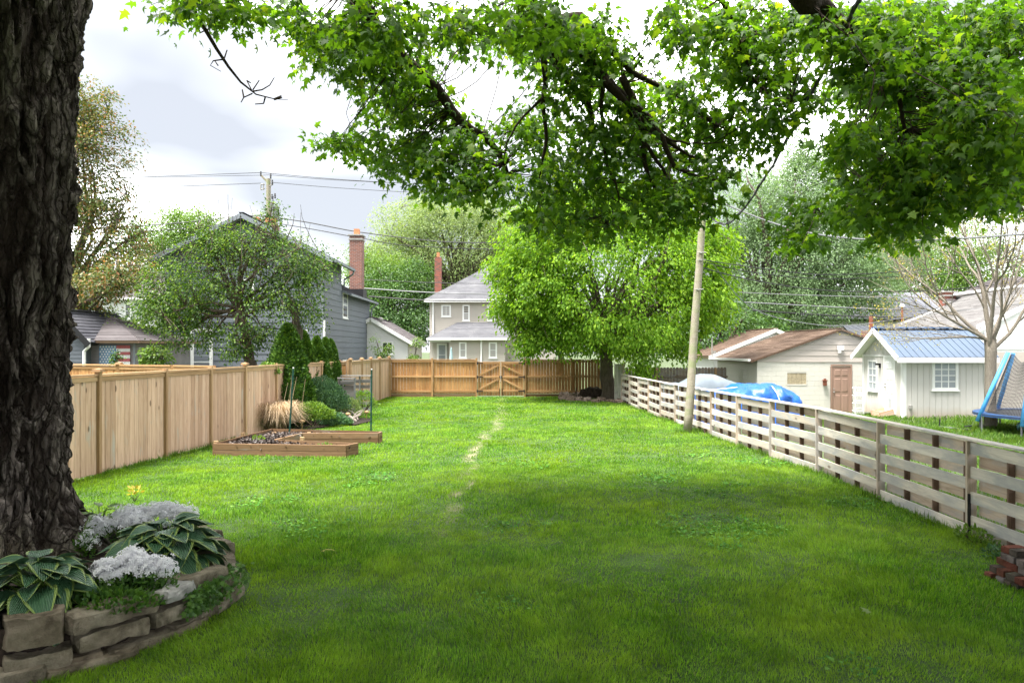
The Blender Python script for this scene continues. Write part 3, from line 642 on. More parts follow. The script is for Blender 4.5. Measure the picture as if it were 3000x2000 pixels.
def chimney(parent, c, w, z0, z1, mat, pot=True, crown=True, d=None):
    d = d or w; mb = MB(); mb.box((c[0], c[1], (z0 + z1) / 2), (w, d, z1 - z0)); ch = mb.build('chimney', mat, parent)
    if crown: mb = MB(); mb.box((c[0], c[1], z1 - .18), (w + .08, d + .08, .09)); mb.box((c[0], c[1], z1 + .03), (w + .14, d + .14, .07)); mb.build('chimney_crown', M_['conc'], ch)
    if pot: mb = MB(); mb.box((c[0], c[1], z1 + .22), (w * .42, d * .42, .34)); mb.build('flue', M_['terra'], ch)
    return ch

# grey two-storey house on the left
HX = -8.1 - 6.7
gh, F1, FL, FR, poly = gable_house('house', 'grey two-storey clapboard house with white-framed windows behind the twin-trunked tree', (HX, 30, 0), (1, 0), 6.7, 3.2, -.1, 6.3, 7.95, M_['greysid'], M_['rf_black'], over=.55, rake=.45, trim=M_['greysid2'], edge=M_['greysid2'])
siding(gh, F1, poly, .27, M_['greysid'], .026, trim=.06); siding(gh, FR, [(0, -.1), (3.2, -.1), (3.2, 6.3), (0, 6.3)], .27, M_['greysid'], .026, trim=.0)
for x in (.04, 6.66): strip(gh, 'corner_board', F1.p(x, -.1, .02), F1.p(x, 6.28, .02), .11, .03, F1.n, M_['greysid2'])
# rear wing, lower eave
Fw = Face((-8.1, 33.2, 0), (0, 1)); Dw = 6.6
wallslab(gh, Fw, [(0, -.1), (Dw, -.1), (Dw, 5.05), (0, 5.05)], M_['greysid']); siding(gh, Fw, [(0, -.1), (Dw, -.1), (Dw, 5.0), (0, 5.0)], .27, M_['greysid'], .026)
wallslab(gh, Face((-8.1, 39.8, 0), (-1, 0)), [(0, -.1), (6.7, -.1), (6.7, 5.05), (3.35, 6.7), (0, 5.05)], M_['greysid'])
roof(gh, [(-7.75, 33.3, 4.93), (-7.75, 40.1, 4.93), (-11.45, 40.1, 6.75), (-11.45, 33.3, 6.75)], M_['rf_black'], .14, .1, M_['greysid2'])
roof(gh, [(-15.15, 40.1, 4.93), (-15.15, 33.3, 4.93), (-11.45, 33.3, 6.75), (-11.45, 40.1, 6.75)], M_['rf_black'], .14, .1, M_['greysid2'])
for (y0, y1, z, x) in ((29.6, 33.3, 6.0, -7.50), (33.35, 40.1, 4.86, -7.70)): strip(gh, 'gutter', (x, y0, z), (x, y1, z), .11, .1, (0, 0, 1), M_['greysid2'])
downspout(gh, [(-7.5, 33.2, 5.95), (-7.55, 33.2, 5.8), (-7.98, 33.25, 5.55), (-7.98, 33.3, 5.2)], M_['greysid2'])
downspout(gh, [(-7.7, 39.9, 4.8), (-8.0, 39.8, 4.5), (-8.0, 39.8, .0)], M_['greysid2'], .05)
downspout(gh, [(-8.02, 29.9, 3.5), (-8.02, 29.9, .0)], M_['white'], .045)
def yx(px): return (-8.1 * F) / (px - 1500)
for px0, px1, za, zb_ in ((1003, 1014, 3.75, 5.0), (1003, 1013, .35, 1.75)): window(gh, Fw, yx(px0) - 33.2, yx(px1) - 33.2 + .25, za, zb_, pane=M_['glassb'], fw=.08, lower=M_['glass'])
xw = lambda px: (px - 1500) / F * 30 - HX
window(gh, F1, xw(559), xw(624), .25, 3.35 - .2, fw=.14, pane=M_['glassb'], lower=M_['glass']); window(gh, F1, xw(886), xw(901), .5, 3.1, fw=.06, sill=False)
window(gh, F1, xw(700), xw(745), 4.0, 5.3, fw=.09, pane=M_['glassb'])
ch = chimney(gh, (-8.2, 37.0), .64, 4.9, 8.2, M_['brick'])
mb = MB(); mb.box((-8.2, 37, 5.15), (.86, .86, .5)); mb.build('flashing', M_['iron'], ch)
mb = MB(); mb.tube([(-9.3, 33.9, 6.2), (-9.3, 33.9, 7.0)], .11, 8); mb.build('vent_pipe', M_['iron'], gh)
for dx in (-.45, .3): mb = MB(); mb.box((-11.45 + dx - .35, 33.4, 7.95), (.62, .6, .5), m=0); mb.box((-11.45 + dx - .35, 33.4, 8.35), (.42, .42, .34), m=1); mb.build('chimney', [M_['brick'], M_['terra']], gh)

# small white garage right of the grey house
wg, F1, FL, FR, poly = gable_house('garage', 'small white stucco garage with one dark window beside the grey house', (-9.9, 39, 0), (1, 0), 4.1, 6, -.1, 2.75, 3.95, M_['whitesid'], M_['rf_mauve'], over=.35, rake=.2, cat='garage')
window(wg, F1, (1118 - 1500) / F * 39 + 9.9, (1152 - 1500) / F * 39 + 9.9, 1.95, 2.7 - .02, fw=.08, cols=2)
mb = MB(); mb.lathe((-7.55, 40.2, 3.4), [(.09, 0), (.09, .45), (.16, .5), (.16, .6), (.05, .68)], 8); mb.build('vent_pipe', M_['conc'], wg)
FRs = Face((-5.8, 39, 0), (0, 1)); siding(wg, FR, [(0, 0), (6, 0), (6, 2.7), (0, 2.7)], .2, M_['beigesid'], .02)

# beige house in the middle
bh = thing('house', 'beige two-storey house with grey hipped roof and small white windows beyond the gate', 'house', (-5.9, 48, 0))
def X50(px, Y=50): return (px - 1500) / F * Y
Fh = Face((X50(1259), 50, 0), (1, 0)); Wh = 9.0
for Fx, w_ in ((Fh, Wh), (Face((Fh.A.x, 59, 0), (0, -1)), 9), (Face((Fh.A.x + Wh, 50, 0), (0, 1)), 9), (Face((Fh.A.x + Wh, 59, 0), (-1, 0)), Wh)): wallslab(bh, Fx, [(0, -.1), (w_, -.1), (w_, 5.75), (0, 5.75)], M_['beigesid'])
siding(bh, Fh, [(0, 2.4), (Wh, 2.4), (Wh, 5.6), (0, 5.6)], .125, M_['beigesid'], .024)
siding(bh, Face((Fh.A.x, 59, 0), (0, -1)), [(0, 0), (9, 0), (9, 5.6), (0, 5.6)], .25, M_['beigesid'], .014)
x0, x1, y0, y1, ze, zr = Fh.A.x - .35, Fh.A.x + Wh + .35, 49.6, 59.4, 5.75, 8.75; cx = X50(1410) + .9; cy = 54.2
c1 = (cx - .35, cy, zr); c2 = (cx + .55, cy, zr)
roof(bh, [(x0, y0, ze), (x1, y0, ze), c2, c1], M_['rf_grey'], .15, .14); roof(bh, [(x0, y1, ze), (x0, y0, ze), c1, c1], M_['rf_grey'], .15, .14)
roof(bh, [(x1, y0, ze), (x1, y1, ze), c2, c2], M_['rf_grey'], .15, .14); roof(bh, [(x1, y1, ze), (x0, y1, ze), c1, c2], M_['rf_grey'], .15, .14)
strip(bh, 'fascia', (x0, y0 - .03, ze - .08), (x1, y0 - .03, ze - .08), .2, .05, (0, -1, 0), WH)
for a, b_, z0_, z1_, kw in ((1293, 1321, 4.55, 5.4, dict(cols=2, rows=1)), (1355, 1376, 4.25, 5.4, {}), (1428, 1452, 4.25, 5.4, {})): window(bh, Fh, X50(a) - Fh.A.x, X50(b_) - Fh.A.x, z0_, z1_, fw=.1, lower=M_['glassb'], **kw)
FE = Face((X50(1262, 48), 48, 0), (1, 0)); We = X50(1480, 48) - X50(1262, 48); xd = X50(1316, 48) - FE.A.x
polyE = [(xd, -.1), (We, -.1), (We, 2.95), (xd, 2.95)]; wallslab(bh, FE, polyE, M_['beigesid']); siding(bh, FE, polyE, .125, M_['beigesid'], .024)
wallslab(bh, Face((FE.A.x + We, 48, 0), (0, 1)), [(0, -.1), (2, -.1), (2, 2.9), (0, 2.9)], M_['beigesid'])
Fd = Face((FE.A.x, 48.9, 0), (1, 0)); wallslab(bh, Fd, [(0, -.1), (xd, -.1), (xd, 2.9), (0, 2.9)], M_['beigesid'])
strip(bh, 'porch_beam', (FE.A.x - .1, 47.97, 2.85), (FE.A.x + xd + .1, 47.97, 2.85), .22, .1, (0, -1, 0), WH); strip(bh, 'porch_post', (FE.A.x + .05, 48, 0), (FE.A.x + .05, 48, 2.8), .16, .14, (0, -1, 0), M_['beigesid'])
xa = X50(1280, 48.9) - FE.A.x; xb = X50(1310, 48.9) - FE.A.x; dw = window(bh, Fd, xa, xb, .35, 2.65, fw=.13, cols=1, rows=3, pane=M_['glassb'], sill=False); dw.name = 'door'
for a, b_ in ((1345, 1367), (1432, 1456)): window(bh, FE, X50(a, 48) - FE.A.x, X50(b_, 48) - FE.A.x, 1.62, 2.72, fw=.1, pane=M_['glassb'], lower=M_['glassb'])
x0, x1 = FE.A.x - .25, FE.A.x + We + .3
roof(bh, [(x0, 47.7, 2.98), (x1, 47.7, 2.98), (x1, 49.96, 4.15), (FE.A.x + 1.7, 49.96, 4.15)], M_['rf_grey'], .15, .1); roof(bh, [(x0, 49.96, 2.98), (x0, 47.7, 2.98), (FE.A.x + 1.7, 49.96, 4.15), (FE.A.x + 1.7, 49.96, 4.15)], M_['rf_grey'], .15, .1)
strip(bh, 'gutter', (x0, 47.66, 2.93), (x1, 47.66, 2.93), .13, .1, (0, -1, 0), WH)
downspout(bh, [(X50(1410, 48), 47.9, 2.9), (X50(1410, 48), 47.92, 0)], WH, .06); downspout(bh, [(Fh.A.x + .25, 49.9, 5.6), (Fh.A.x + .25, 49.93, 2.5)], WH, .06)
chimney(bh, (X50(1284, 53), 53), .5, 5.6, 9.15, M_['brickr'], crown=False)
mb = MB(); mb.lathe((X50(1322, 46), 46, 1.0), [(.02, 0), (.02, .2), (.16, .25), (.05, 1.3), (.01, 1.4)], 8)
um = thing('umbrella', 'small folded teal and white striped umbrella standing beside the beige house door', 'umbrella', (X50(1322, 46), 46, 0)); mb.build('canopy', plain('teal_cloth', (.30, .42, .44), .8, .3, 14), um)
mb = MB(); mb.tube([(X50(1322, 46), 46, 0), (X50(1322, 46), 46, 2.45)], .025, 6); mb.build('pole', M_['conc'], um)
gr = thing('grill', 'round black kettle grill lid just above the back fence', 'grill', (X50(1375, 40), 40, 0))
mb = MB(); mb.lathe((X50(1375, 40), 40, 1.35), [(.1, -.3), (.44, -.12), (.46, 0), (.45, .1), (.36, .24), (.2, .33), (.03, .36)], 16); mb.build('lid', M_['iron'], gr, smooth=True)
mb = MB(); [mb.tube([(X50(1375, 40) + dx, 40 + dy, 1.1), (X50(1375, 40) + dx * 1.6, 40 + dy * 1.6, 0)], .02, 5) for dx, dy in ((.2, 0), (-.15, .15), (-.15, -.15))]; mb.build('legs', M_['iron'], gr)

# left background: flag garage, blue-grey shed, white garage, white house
def fx(px, Y): return (px - 1500) / F * Y
M_['oldgrey'] = plain('weathered_grey_board', (.20, .19, .20), .9, .2, 3)
fg = thing('garage', 'weathered grey garage with an American flag painted on its wall, left behind the fence', 'garage', (fx(250, 23.4), 23.4, 0))
Ff = Face((fx(262, 23.4), 23.4, 0), (1, 0)); Wf = fx(397, 23.4) - Ff.A.x; wallslab(fg, Ff, [(0, -.1), (Wf, -.1), (Wf, 2.55), (0, 2.55)], M_['oldgrey'])
siding(fg, Ff, [(0, .6), (Wf, .6), (Wf, 2.5), (0, 2.5)], .1, M_['oldgrey'], .012)
wallslab(fg, Face((Ff.A.x + Wf, 23.4, 0), (0, 1)), [(0, -.1), (4, -.1), (4, 2.55), (0, 2.55)], M_['oldgrey'])
wallslab(fg, Face((Ff.A.x, 27.4, 0), (0, -1)), [(0, -.1), (4, -.1), (4, 2.55), (0, 2.55)], M_['oldgrey'])
for x in (0.02, Wf - .03): strip(fg, 'corner_board', Ff.p(x, 0, .015), Ff.p(x, 2.5, .015), .06, .03, Ff.n, M_['greysid2'])
ex0, ex1 = Ff.A.x - .4, Ff.A.x + Wf + .3; r1 = (fx(270, 25.4), 25.4, 3.45); r2 = (fx(325, 25.4), 25.4, 3.45)
roof(fg, [(ex0, 23.1, 2.55), (ex1, 23.1, 2.55), (r2[0], 25.4, 3.45), (ex0, 25.4, 3.45)], M_['rf_mauve'], .14, .08, M_['brdoor'])
roof(fg, [(ex1, 23.1, 2.55), (ex1, 27.7, 2.55), (r2[0], 25.4, 3.45), (r2[0], 25.4, 3.45)], M_['rf_mauve'], .14, .08, M_['brdoor'])
# the painted flag: canton with rows of stars, stripes, as flat print 2 mm proud
flag = thing('flag', 'painted American flag with white stars on blue and red stripes on the grey garage', 'flag', (fx(295, 23.4), 23.35, 1.5))
M_['fred'] = plain('faded_red_paint', (.36, .10, .11), .8, .15, 14); M_['fwh'] = plain('faded_white_paint', (.62, .62, .62), .8, .1, 10); M_['fbl'] = plain('faded_blue_paint', (.13, .24, .40), .8, .2, 12)
fx0, fx1, fx2, fz0, fz1 = fx(293, 23.4), fx(343, 23.4), fx(383, 23.4), 1.64, 2.40; fy = 23.355
mb = MB(); mb.box(((fx0 + fx1) / 2, fy, (fz0 + fz1) / 2), (fx1 - fx0, .012, fz1 - fz0)); mb.build('canton', M_['fbl'], flag)
for i in range(7):
    z0_ = fz1 - (i + 1) * (fz1 - fz0) / 7; mb = MB(); mb.box(((fx1 + fx2) / 2 + .004, fy, z0_ + (fz1 - fz0) / 14), (fx2 - fx1, .012, (fz1 - fz0) / 7 - .002)); mb.build('stripe', M_['fred'] if i % 2 == 0 else M_['fwh'], flag)
for r_ in range(9):
    for c in range(6 if r_ % 2 == 0 else 5):
        sx = fx0 + (fx1 - fx0) * ((c + .5 + (.5 if r_ % 2 else 0)) / 6); sz = fz1 - (r_ + .6) * (fz1 - fz0) / 9.2
        ring = [(sx + math.sin(k * math.pi / 5) * (.042 if k % 2 == 0 else .018), fy - .008, sz + math.cos(k * math.pi / 5) * (.042 if k % 2 == 0 else .018)) for k in range(10)]
        mb = MB(); mb.prism(ring, (0, -.004, 0)); mb.build('star', M_['fwh'], flag)
bs_, F1, FL, FR, poly = gable_house('shed', 'blue-grey clapboard shed with white downspout just right of the big trunk', (fx(120, 23), 23, 0), (1, 0), fx(247, 23) - fx(120, 23), 3, -.1, 2.75, 3.5, M_['greysid'], M_['rf_black'], over=.3, rake=.25, trim=M_['iron'], edge=M_['iron'], cat='shed')
siding(bs_, F1, poly, .13, M_['greysid'], .02, trim=.04); strip(bs_, 'corner_board', F1.p(1.40, 0, .02), F1.p(1.40, 2.7, .02), .09, .03, F1.n, M_['greysid'])
dx_ = fx(262, 23); downspout(bs_, [(dx_ + .1, 22.8, 2.62), (dx_ + .1, 22.8, 2.35), (dx_ - .08, 22.85, 2.2), (dx_ - .08, 22.85, 0)], WH, .05)
wg2, F1, FL, FR, poly = gable_house('garage', 'white clapboard garage with a low gable, left of the grey house corner', (fx(398, 34), 34, 0), (1, 0), 4.4, 4, -.1, 2.6, 3.6, M_['whitesid'], M_['rf_mauve'], over=.2, rake=.2, cat='garage')
siding(wg2, F1, poly, .13, M_['whitesid'], .014); window(wg2, F1, .65, 2.0, .2, 1.9, fw=.08, pane=M_['whitesid'], rows=4, sill=False).name = 'garage_door'
wh = thing('house', 'white clapboard house with mauve-brown roof showing through the reddish tree', 'house', (fx(180, 45), 45, 0))
Fz = Face((fx(120, 45), 45, 0), (1, 0)); Wz = fx(490, 45) - Fz.A.x; wallslab(wh, Fz, [(0, -.1), (Wz, -.1), (Wz, 5.6), (0, 5.6)], M_['whitesid']); siding(wh, Fz, [(0, 1.8), (Wz, 1.8), (Wz, 5.5), (0, 5.5)], .13, M_['whitesid'], .014)
roof(wh, [(Fz.A.x - .3, 44.6, 5.55), (Fz.A.x + Wz + .3, 44.6, 5.55), (Fz.A.x + Wz - 3.2, 50, 7.8), (Fz.A.x + .3, 50, 7.8)], M_['rf_mauve'], .15, .12)
roof(wh, [(Fz.A.x + Wz + .3, 44.6, 5.55), (Fz.A.x + Wz + .3, 54, 5.55), (Fz.A.x + Wz - 3.2, 50, 7.8), (Fz.A.x + Wz - 3.2, 50, 7.8)], M_['rf_mauve'], .15, .12)
window(wh, Fz, fx(365, 45) - Fz.A.x, fx(385, 45) - Fz.A.x, 4.2, 5.2, fw=.08)
strip(wh, 'gutter', (Fz.A.x, 44.55, 5.45), (Fz.A.x + Wz, 44.55, 5.45), .12, .1, (0, -1, 0), WH)

# right: cream block garage
GYa = 29.3; gA = (10.27, GYa, 0); zb = -.47; zeG = 1.82; zrG = 3.05; WG = 6.94; DG = 5.7
cg, F1, FL, FR, poly = gable_house('garage', 'cream block garage with brown shingle roof, brown door and two block windows', gA, (1, 0), WG, DG, zb, zeG, zrG, M_['cream'], M_['rf_brown'], over=.32, rake=.12, cat='garage', trim=M_['stud'], edge=M_['stud'], t=.06, rw=.07, course=.12)
gx = lambda px: fx(px, GYa) - 10.27
wh_ = (gx(2306), gx(2362), 2.3 - 105 / 70, 2.3 - 72 / 70); dh = (gx(2432), gx(2497), zb, 2.3 - 49 / 70)
blocks(cg, F1, 0, WG, zb, 1.75, M_['cream'], holes=(wh_, dh)); blocks(cg, FL, 0, DG, zb, 1.75, M_['cream'])
gp = [(0, 1.75), (WG, 1.75), (WG, 1.82), (WG / 2, 3.0), (0, 1.82)]; siding(cg, F1, gp, .235, M_['taupe'], .022)
strip(cg, 'sill_board', F1.p(0, 1.74, .02), F1.p(WG, 1.74, .02), .035, .03, F1.n, M_['taupe'])
M_['gblock'] = plain('glass_block_tan', (.36, .30, .20), .25, .35, 12, spec=.6); M_['gblock2'] = plain('glass_block_grey', (.30, .33, .32), .2, .25, 8, spec=.6)
def blockwin(F_, x0, x1, z0, z1, c, r_, mat):
    mb = MB(); fw = .03
    for a, b_, e_, f in ((x0 - fw, x0, z0 - fw, z1 + fw), (x1, x1 + fw, z0 - fw, z1 + fw), (x0, x1, z0 - fw - .03, z0), (x0, x1, z1, z1 + fw)): mb.prism([F_.p(a, e_, .018), F_.p(b_, e_, .018), F_.p(b_, f, .018), F_.p(a, f, .018)], -F_.n * .05)
    w = mb.build('window', M_['cream'], cg)
    for i in range(c):
        for j in range(r_):
            a, b_ = x0 + (x1 - x0) * i / c + .004, x0 + (x1 - x0) * (i + 1) / c - .004; e_, f = z0 + (z1 - z0) * j / r_ + .004, z0 + (z1 - z0) * (j + 1) / r_ - .004
            mb = MB(); mb.prism([F_.p(a, e_, .004), F_.p(b_, e_, .004), F_.p(b_, f, .004), F_.p(a, f, .004)], -F_.n * .02); mb.build('glass_block', mat, w)
blockwin(F1, *wh_, 4, 2, M_['gblock'])
ly = lambda px: DG - (10.27 * F / (px - 1500) - GYa)
for a, b_, z0_, z1_ in ((2175, 2190, .80, 1.38), (2112, 2122, .80, 1.4)): blockwin(FL, ly(a), ly(b_), z0_, z1_, 2, 3, M_['gblock2'])
def paneldoor(parent, F_, x0, x1, z0, z1, mat, framem, o_=.0, rows=((.06, .40), (.47, .74), (.80, .93)), fw=.07):
    mb = MB()
    for a, b_, e_, f in ((x0 - fw, x0, z0, z1 + fw), (x1, x1 + fw, z0, z1 + fw), (x0, x1, z1, z1 + fw)): mb.prism([F_.p(a, e_, .03 + o_), F_.p(b_, e_, .03 + o_), F_.p(b_, f, .03 + o_), F_.p(a, f, .03 + o_)], -F_.n * .06)
    mb.build('door_frame', framem, parent)
    mb = MB(); mb.prism([F_.p(x0, z0, o_), F_.p(x1, z0, o_), F_.p(x1, z1, o_), F_.p(x0, z1, o_)], -F_.n * .04); d_ = mb.build('door', mat, parent); w = x1 - x0; h = z1 - z0
    for a, b_ in ((.13, .46), (.54, .87)):
        for r0, r1 in rows:
            e_ = .02; q = [(x0 + w * a, z0 + h * r0), (x0 + w * b_, z0 + h * r0), (x0 + w * b_, z0 + h * r1), (x0 + w * a, z0 + h * r1)]; q2 = [(q[0][0] + e_, q[0][1] + e_), (q[1][0] - e_, q[1][1] + e_), (q[2][0] - e_, q[2][1] - e_), (q[3][0] + e_, q[3][1] - e_)]
            mb = MB(); mb.add([F_.p(x, z, o_ + .001) for x, z in q] + [F_.p(x, z, o_ + .014) for x, z in q2], [(4, 5, 6, 7), (0, 1, 5, 4), (1, 2, 6, 5), (2, 3, 7, 6), (3, 0, 4, 7)]); mb.build('door_panel', mat, d_)
    mb = MB(); kx = x0 + w * .08; mb.lathe((0, 0, 0), [(.025, 0), (.03, .02), (.015, .03)], 8); c = F_.p(kx, z0 + h * .47, o_ + .04); mb.v = []; mb.f = []; mb.m = []; mb.box(c, (.05, .05, .05)); mb.box(F_.p(kx, z0 + h * .53, o_ + .03), (.045, .03, .045)); mb.build('handle', M_['conc'], d_)
    return d_
paneldoor(cg, F1, gx(2438), gx(2491), zb, 2.3 - 52 / 70, M_['brdoor'], M_['brdoor'], o_=-.008)
strip(cg, 'gutter', FL.p(-.1, 1.80, .36), FL.p(DG + .1, 1.80, .36), .1, .1, (0, 0, 1), WH)
# lantern and floodlight
mb = MB(); lx_ = gx(2413); c = F1.p(lx_, .85, .12); mb.box(c, (.13, .11, .17)); mb.box(c + V((0, 0, .11)), (.17, .15, .04)); mb.box(c + V((0, 0, .16)), (.08, .08, .06)); mb.box(c - V((0, 0, .1)), (.1, .1, .03)); mb.box(F1.p(lx_, .9, .04), (.08, .06, .14)); mb.build('lantern', M_['rust'], cg)
mb = MB(); c = F1.p(gx(2459), 2.32, .12); mb.box(c, (.24, .1, .18)); mb.box(c - V((.05, 0, .15)), (.1, .09, .12)); mb.build('floodlight', WH, cg)
mb = MB(); mb.tube([(9.98, 34.9, 1.75), (9.98, 34.9, 2.75)], .035, 6); mb.box((10.1, 34.9, 2.1), (.12, .1, .14)); mb.build('service_mast', M_['conc'], cg)
# second brown-roofed garage behind
g2, F2_, FL2, FR2, poly = gable_house('garage', 'farther garage with brown roof and white clapboard gable behind the cream one', (fx(2090, 38), 38, 0), (1, 0), 6.6, 5.5, -.45, 1.95, 3.3, M_['whitesid'], M_['rf_brown'], over=.3, rake=.25, cat='garage', edge=M_['brdoor'], course=.13)
siding(g2, F2_, poly, .17, M_['whitesid'], .016); siding(g2, FL2, [(0, -.4), (5.5, -.4), (5.5, 1.9), (0, 1.9)], .17, M_['whitesid'], .016)

# rain-splash stain on the lower shed wall
m = M_['shedwall']; n = m.node_tree; b = [x for x in n.nodes if x.type == 'BSDF_PRINCIPLED'][0]; old = b.inputs['Base Color'].links[0].from_socket; gp_n = n.nodes.new('ShaderNodeTexCoord'); sp3 = n.nodes.new('ShaderNodeSeparateXYZ'); n.links.new(gp_n.outputs['Object'], sp3.inputs[0])
zz_ = math_n(n, 'ADD', sp3.outputs[2], math_n(n, 'MULTIPLY', noise(n, 3, 4, gp_n.outputs['Object']), .35)); n.links.new(mixc(n, ramp(n, zz_, [(.15, (.75, .75, .75)), (.62, (0, 0, 0))]), old, (.34, .23, .14)), b.inputs['Base Color'])
# white shed with blue roof
SA = V((13.46, 24.1, 0)); sh, FS, FLs, FRs, _ = None, None, None, None, None
sh = thing('shed', 'white garden shed with pale blue metal roof, white door and two small-paned windows', 'shed', (13.46, 24.1, -.16))
zs0, zse, zsr = -.10, 2.08, 2.92; FSd = Face((13.46, 26.8, 0), (0, -1)); FSf = Face((13.46, 24.1, 0), (1, .0)); Ls = 2.86; Ds = 2.7   # FSd: gable side facing left, FSf: long side facing us
gpoly = [(0, zs0), (Ds, zs0), (Ds, zse), (Ds / 2, zsr), (0, zse)]
wallslab(sh, FSd, gpoly, M_['shedwall']); wallslab(sh, FSf, [(0, zs0), (Ls, zs0), (Ls, zse), (0, zse)], M_['shedwall'])
wallslab(sh, Face((13.46 + Ls, 24.1, 0), (0, 1)), gpoly, M_['shedwall']); wallslab(sh, Face((13.46 + Ls, 26.8, 0), (-1, 0)), [(0, zs0), (Ls, zs0), (Ls, zse), (0, zse)], M_['shedwall'])
def panels(Fx, x0, x1, z0, zf, st, mat):
    k = round((x1 - x0) / st); st = (x1 - x0) / k
    for i in range(k):
        a, b_ = x0 + i * st + .006, x0 + (i + 1) * st - .006
        mb = MB(); mb.prism([Fx.p(a, z0, .006), Fx.p(b_, z0, .006), Fx.p(b_, zf(b_), .006), Fx.p(a, zf(a), .006)], -Fx.n * .015); mb.build('wall_panel', mat, sh)
panels(FSf, .09, Ls - .06, zs0, lambda x: zse - .05, .203, M_['shedwall'])
panels(FSd, .05, Ds - .09, zs0, lambda x: zse - .06, .203, M_['shedwall']); panels(FSd, .05, Ds - .05, zse - .04, lambda x: min(zsr - .03, zse + (zsr - zse) * (1 - abs(x - Ds / 2) / (Ds / 2)) - .03), .203, M_['shedwall'])
for Fx, x in ((FSf, .05), (FSf, Ls - .03), (FSd, .03), (FSd, Ds - .03)): strip(sh, 'corner_board', Fx.p(x, zs0, .022), Fx.p(x, zse, .022), .11 if Fx is FSf else .08, .03, Fx.n, WH)
strip(sh, 'gable_trim', FSd.p(.05, zse - .05, .02), FSd.p(Ds - .05, zse - .05, .02), .04, .03, FSd.n, WH)
ov = .28; slp = (zsr - zse) / (Ds / 2)
ex, ez = 24.1 - ov, zse - ov * slp + .08
roof(sh, [(13.46 - .32, ex, ez), (13.46 + Ls + .25, ex, ez), (13.46 + Ls + .25, 25.45, zsr + .08), (13.46 - .32, 25.45, zsr + .08)], M_['blue_metal'], .14, .07, WH, ribs=.23)
roof(sh, [(13.46 + Ls + .25, 26.8 + ov, ez), (13.46 - .32, 26.8 + ov, ez), (13.46 - .32, 25.45, zsr + .08), (13.46 + Ls + .25, 25.45, zsr + .08)], M_['blue_metal'], .14, .07, WH, ribs=.23)
strip(sh, 'ridge_cap', (13.46 - .33, 25.45, zsr + .13), (13.46 + Ls + .26, 25.45, zsr + .13), .3, .03, (0, 0, 1), M_['dkblue'])
strip(sh, 'fascia', (13.12, ex - .01, ez - .09), (13.46 + Ls + .26, ex - .01, ez - .09), .17, .03, (0, -1, 0), WH)
for y0_, y1_ in ((ex, 25.45), (26.8 + ov, 25.45)): strip(sh, 'rake_board', (13.12, y0_, ez - .05), (13.12, y1_, zsr + .03), .17, .03, (-1, 0, 0), WH)
wx = lambda px: fx(px, 24.1) - 13.46
w = window(sh, FSf, wx(2730), wx(2806), .86, 1.87, fw=.09, cols=3, rows=4, pane=M_['glassb'], off=.035)
sy = lambda px: 26.8 - 13.46 * F / (px - 1500)
window(sh, FSd, sy(2545), sy(2571), .72, 1.86, fw=.06, cols=2, rows=4, pane=M_['glassb'], off=.035)
M_['wdoor'] = plain('white_door', (.80, .80, .80), .45, .02)
dd = paneldoor(sh, FSd, sy(2594), sy(2622), -.02, 1.95, M_['wdoor'], WH, o_=.012, rows=((.36, .55), (.6, .76), (.8, .93)))
mb = MB(); mb.prism([FSd.p(sy(2604), .2, .02), FSd.p(sy(2612), .2, .02), FSd.p(sy(2612), .52, .02), FSd.p(sy(2604), .52, .02)], FSd.n * .012); mb.build('cat_flap', M_['glassb'], dd)
mb = MB(); c = FSd.p(sy(2580), 1.72, .09); mb.box(c, (.2, .07, .07)); mb.box(FSd.p(sy(2580), 1.66, .03), (.06, .06, .16)); mb.build('wall_light', M_['iron'], sh)
mb = MB(); c = FSf.p(wx(2666), .28, .04); mb.box(c, (.1, .08, .13)); mb.build('outlet_box', M_['conc'], sh)
strip(sh, 'skid', (13.5, 24.15, -.19), (16.3, 24.15, -.19), .1, .1, (0, 0, 1), M_['stud']); strip(sh, 'skid', (13.5, 26.7, -.22), (16.3, 26.7, -.22), .1, .1, (0, 0, 1), M_['stud'])
st = thing('step', 'small raw plywood step box below the white shed door', 'step', (13.1, 24.7, -.15))
for p0, p1, w_, n_ in (((12.95, 25.15, -.02), (12.95, 24.55, -.02), .22, (-1, 0, 0)), ((12.9, 24.55, -.04), (13.4, 24.55, .08), .2, (0, -1, 0)), ((12.9, 25.15, -.04), (13.4, 25.15, .08), .2, (0, 1, 0)), ((13.2, 25.15, .03), (13.2, 24.55, .03), .42, (0, 0, 1))): board('plank', st, p0, p1, w_, .02, n_, M_['cedar'])

# far right houses
rh = thing('house', 'white-sided house with dark standing-seam metal roof behind the silvery maple', 'house', (fx(2250, 52), 52, -.4))
Fr = Face((fx(2200, 52), 52, 0), (1, 0)); Wr = fx(2790, 52) - Fr.A.x; wallslab(rh, Fr, [(0, -.5), (Wr, -.5), (Wr, 4.45), (0, 4.45)], M_['whitesid']); siding(rh, Fr, [(0, 2.5), (Wr, 2.5), (Wr, 4.3), (0, 4.3)], .13, M_['whitesid'], .014)
roof(rh, [(Fr.A.x - .4, 51.5, 4.45), (Fr.A.x + Wr + .4, 51.5, 4.45), (fx(2705, 56), 56, 6.75), (fx(2330, 56), 56, 6.75)], M_['gymetal'], .14, .2, M_['iron'], ribs=.4)
roof(rh, [(Fr.A.x + Wr + .4, 51.5, 4.45), (Fr.A.x + Wr + .4, 60, 4.45), (fx(2705, 56), 56, 6.75), (fx(2705, 56), 56, 6.75)], M_['gymetal'], .14, .2, M_['iron'], ribs=.4)
for a, b_ in ((2335, 2372), (2672, 2702)): window(rh, Fr, fx(a, 52) - Fr.A.x, fx(b_, 52) - Fr.A.x, 3.0 if a < 2500 else 3.65, 4.25, fw=.09, pane=M_['glassb'] if a < 2500 else M_['glass'])
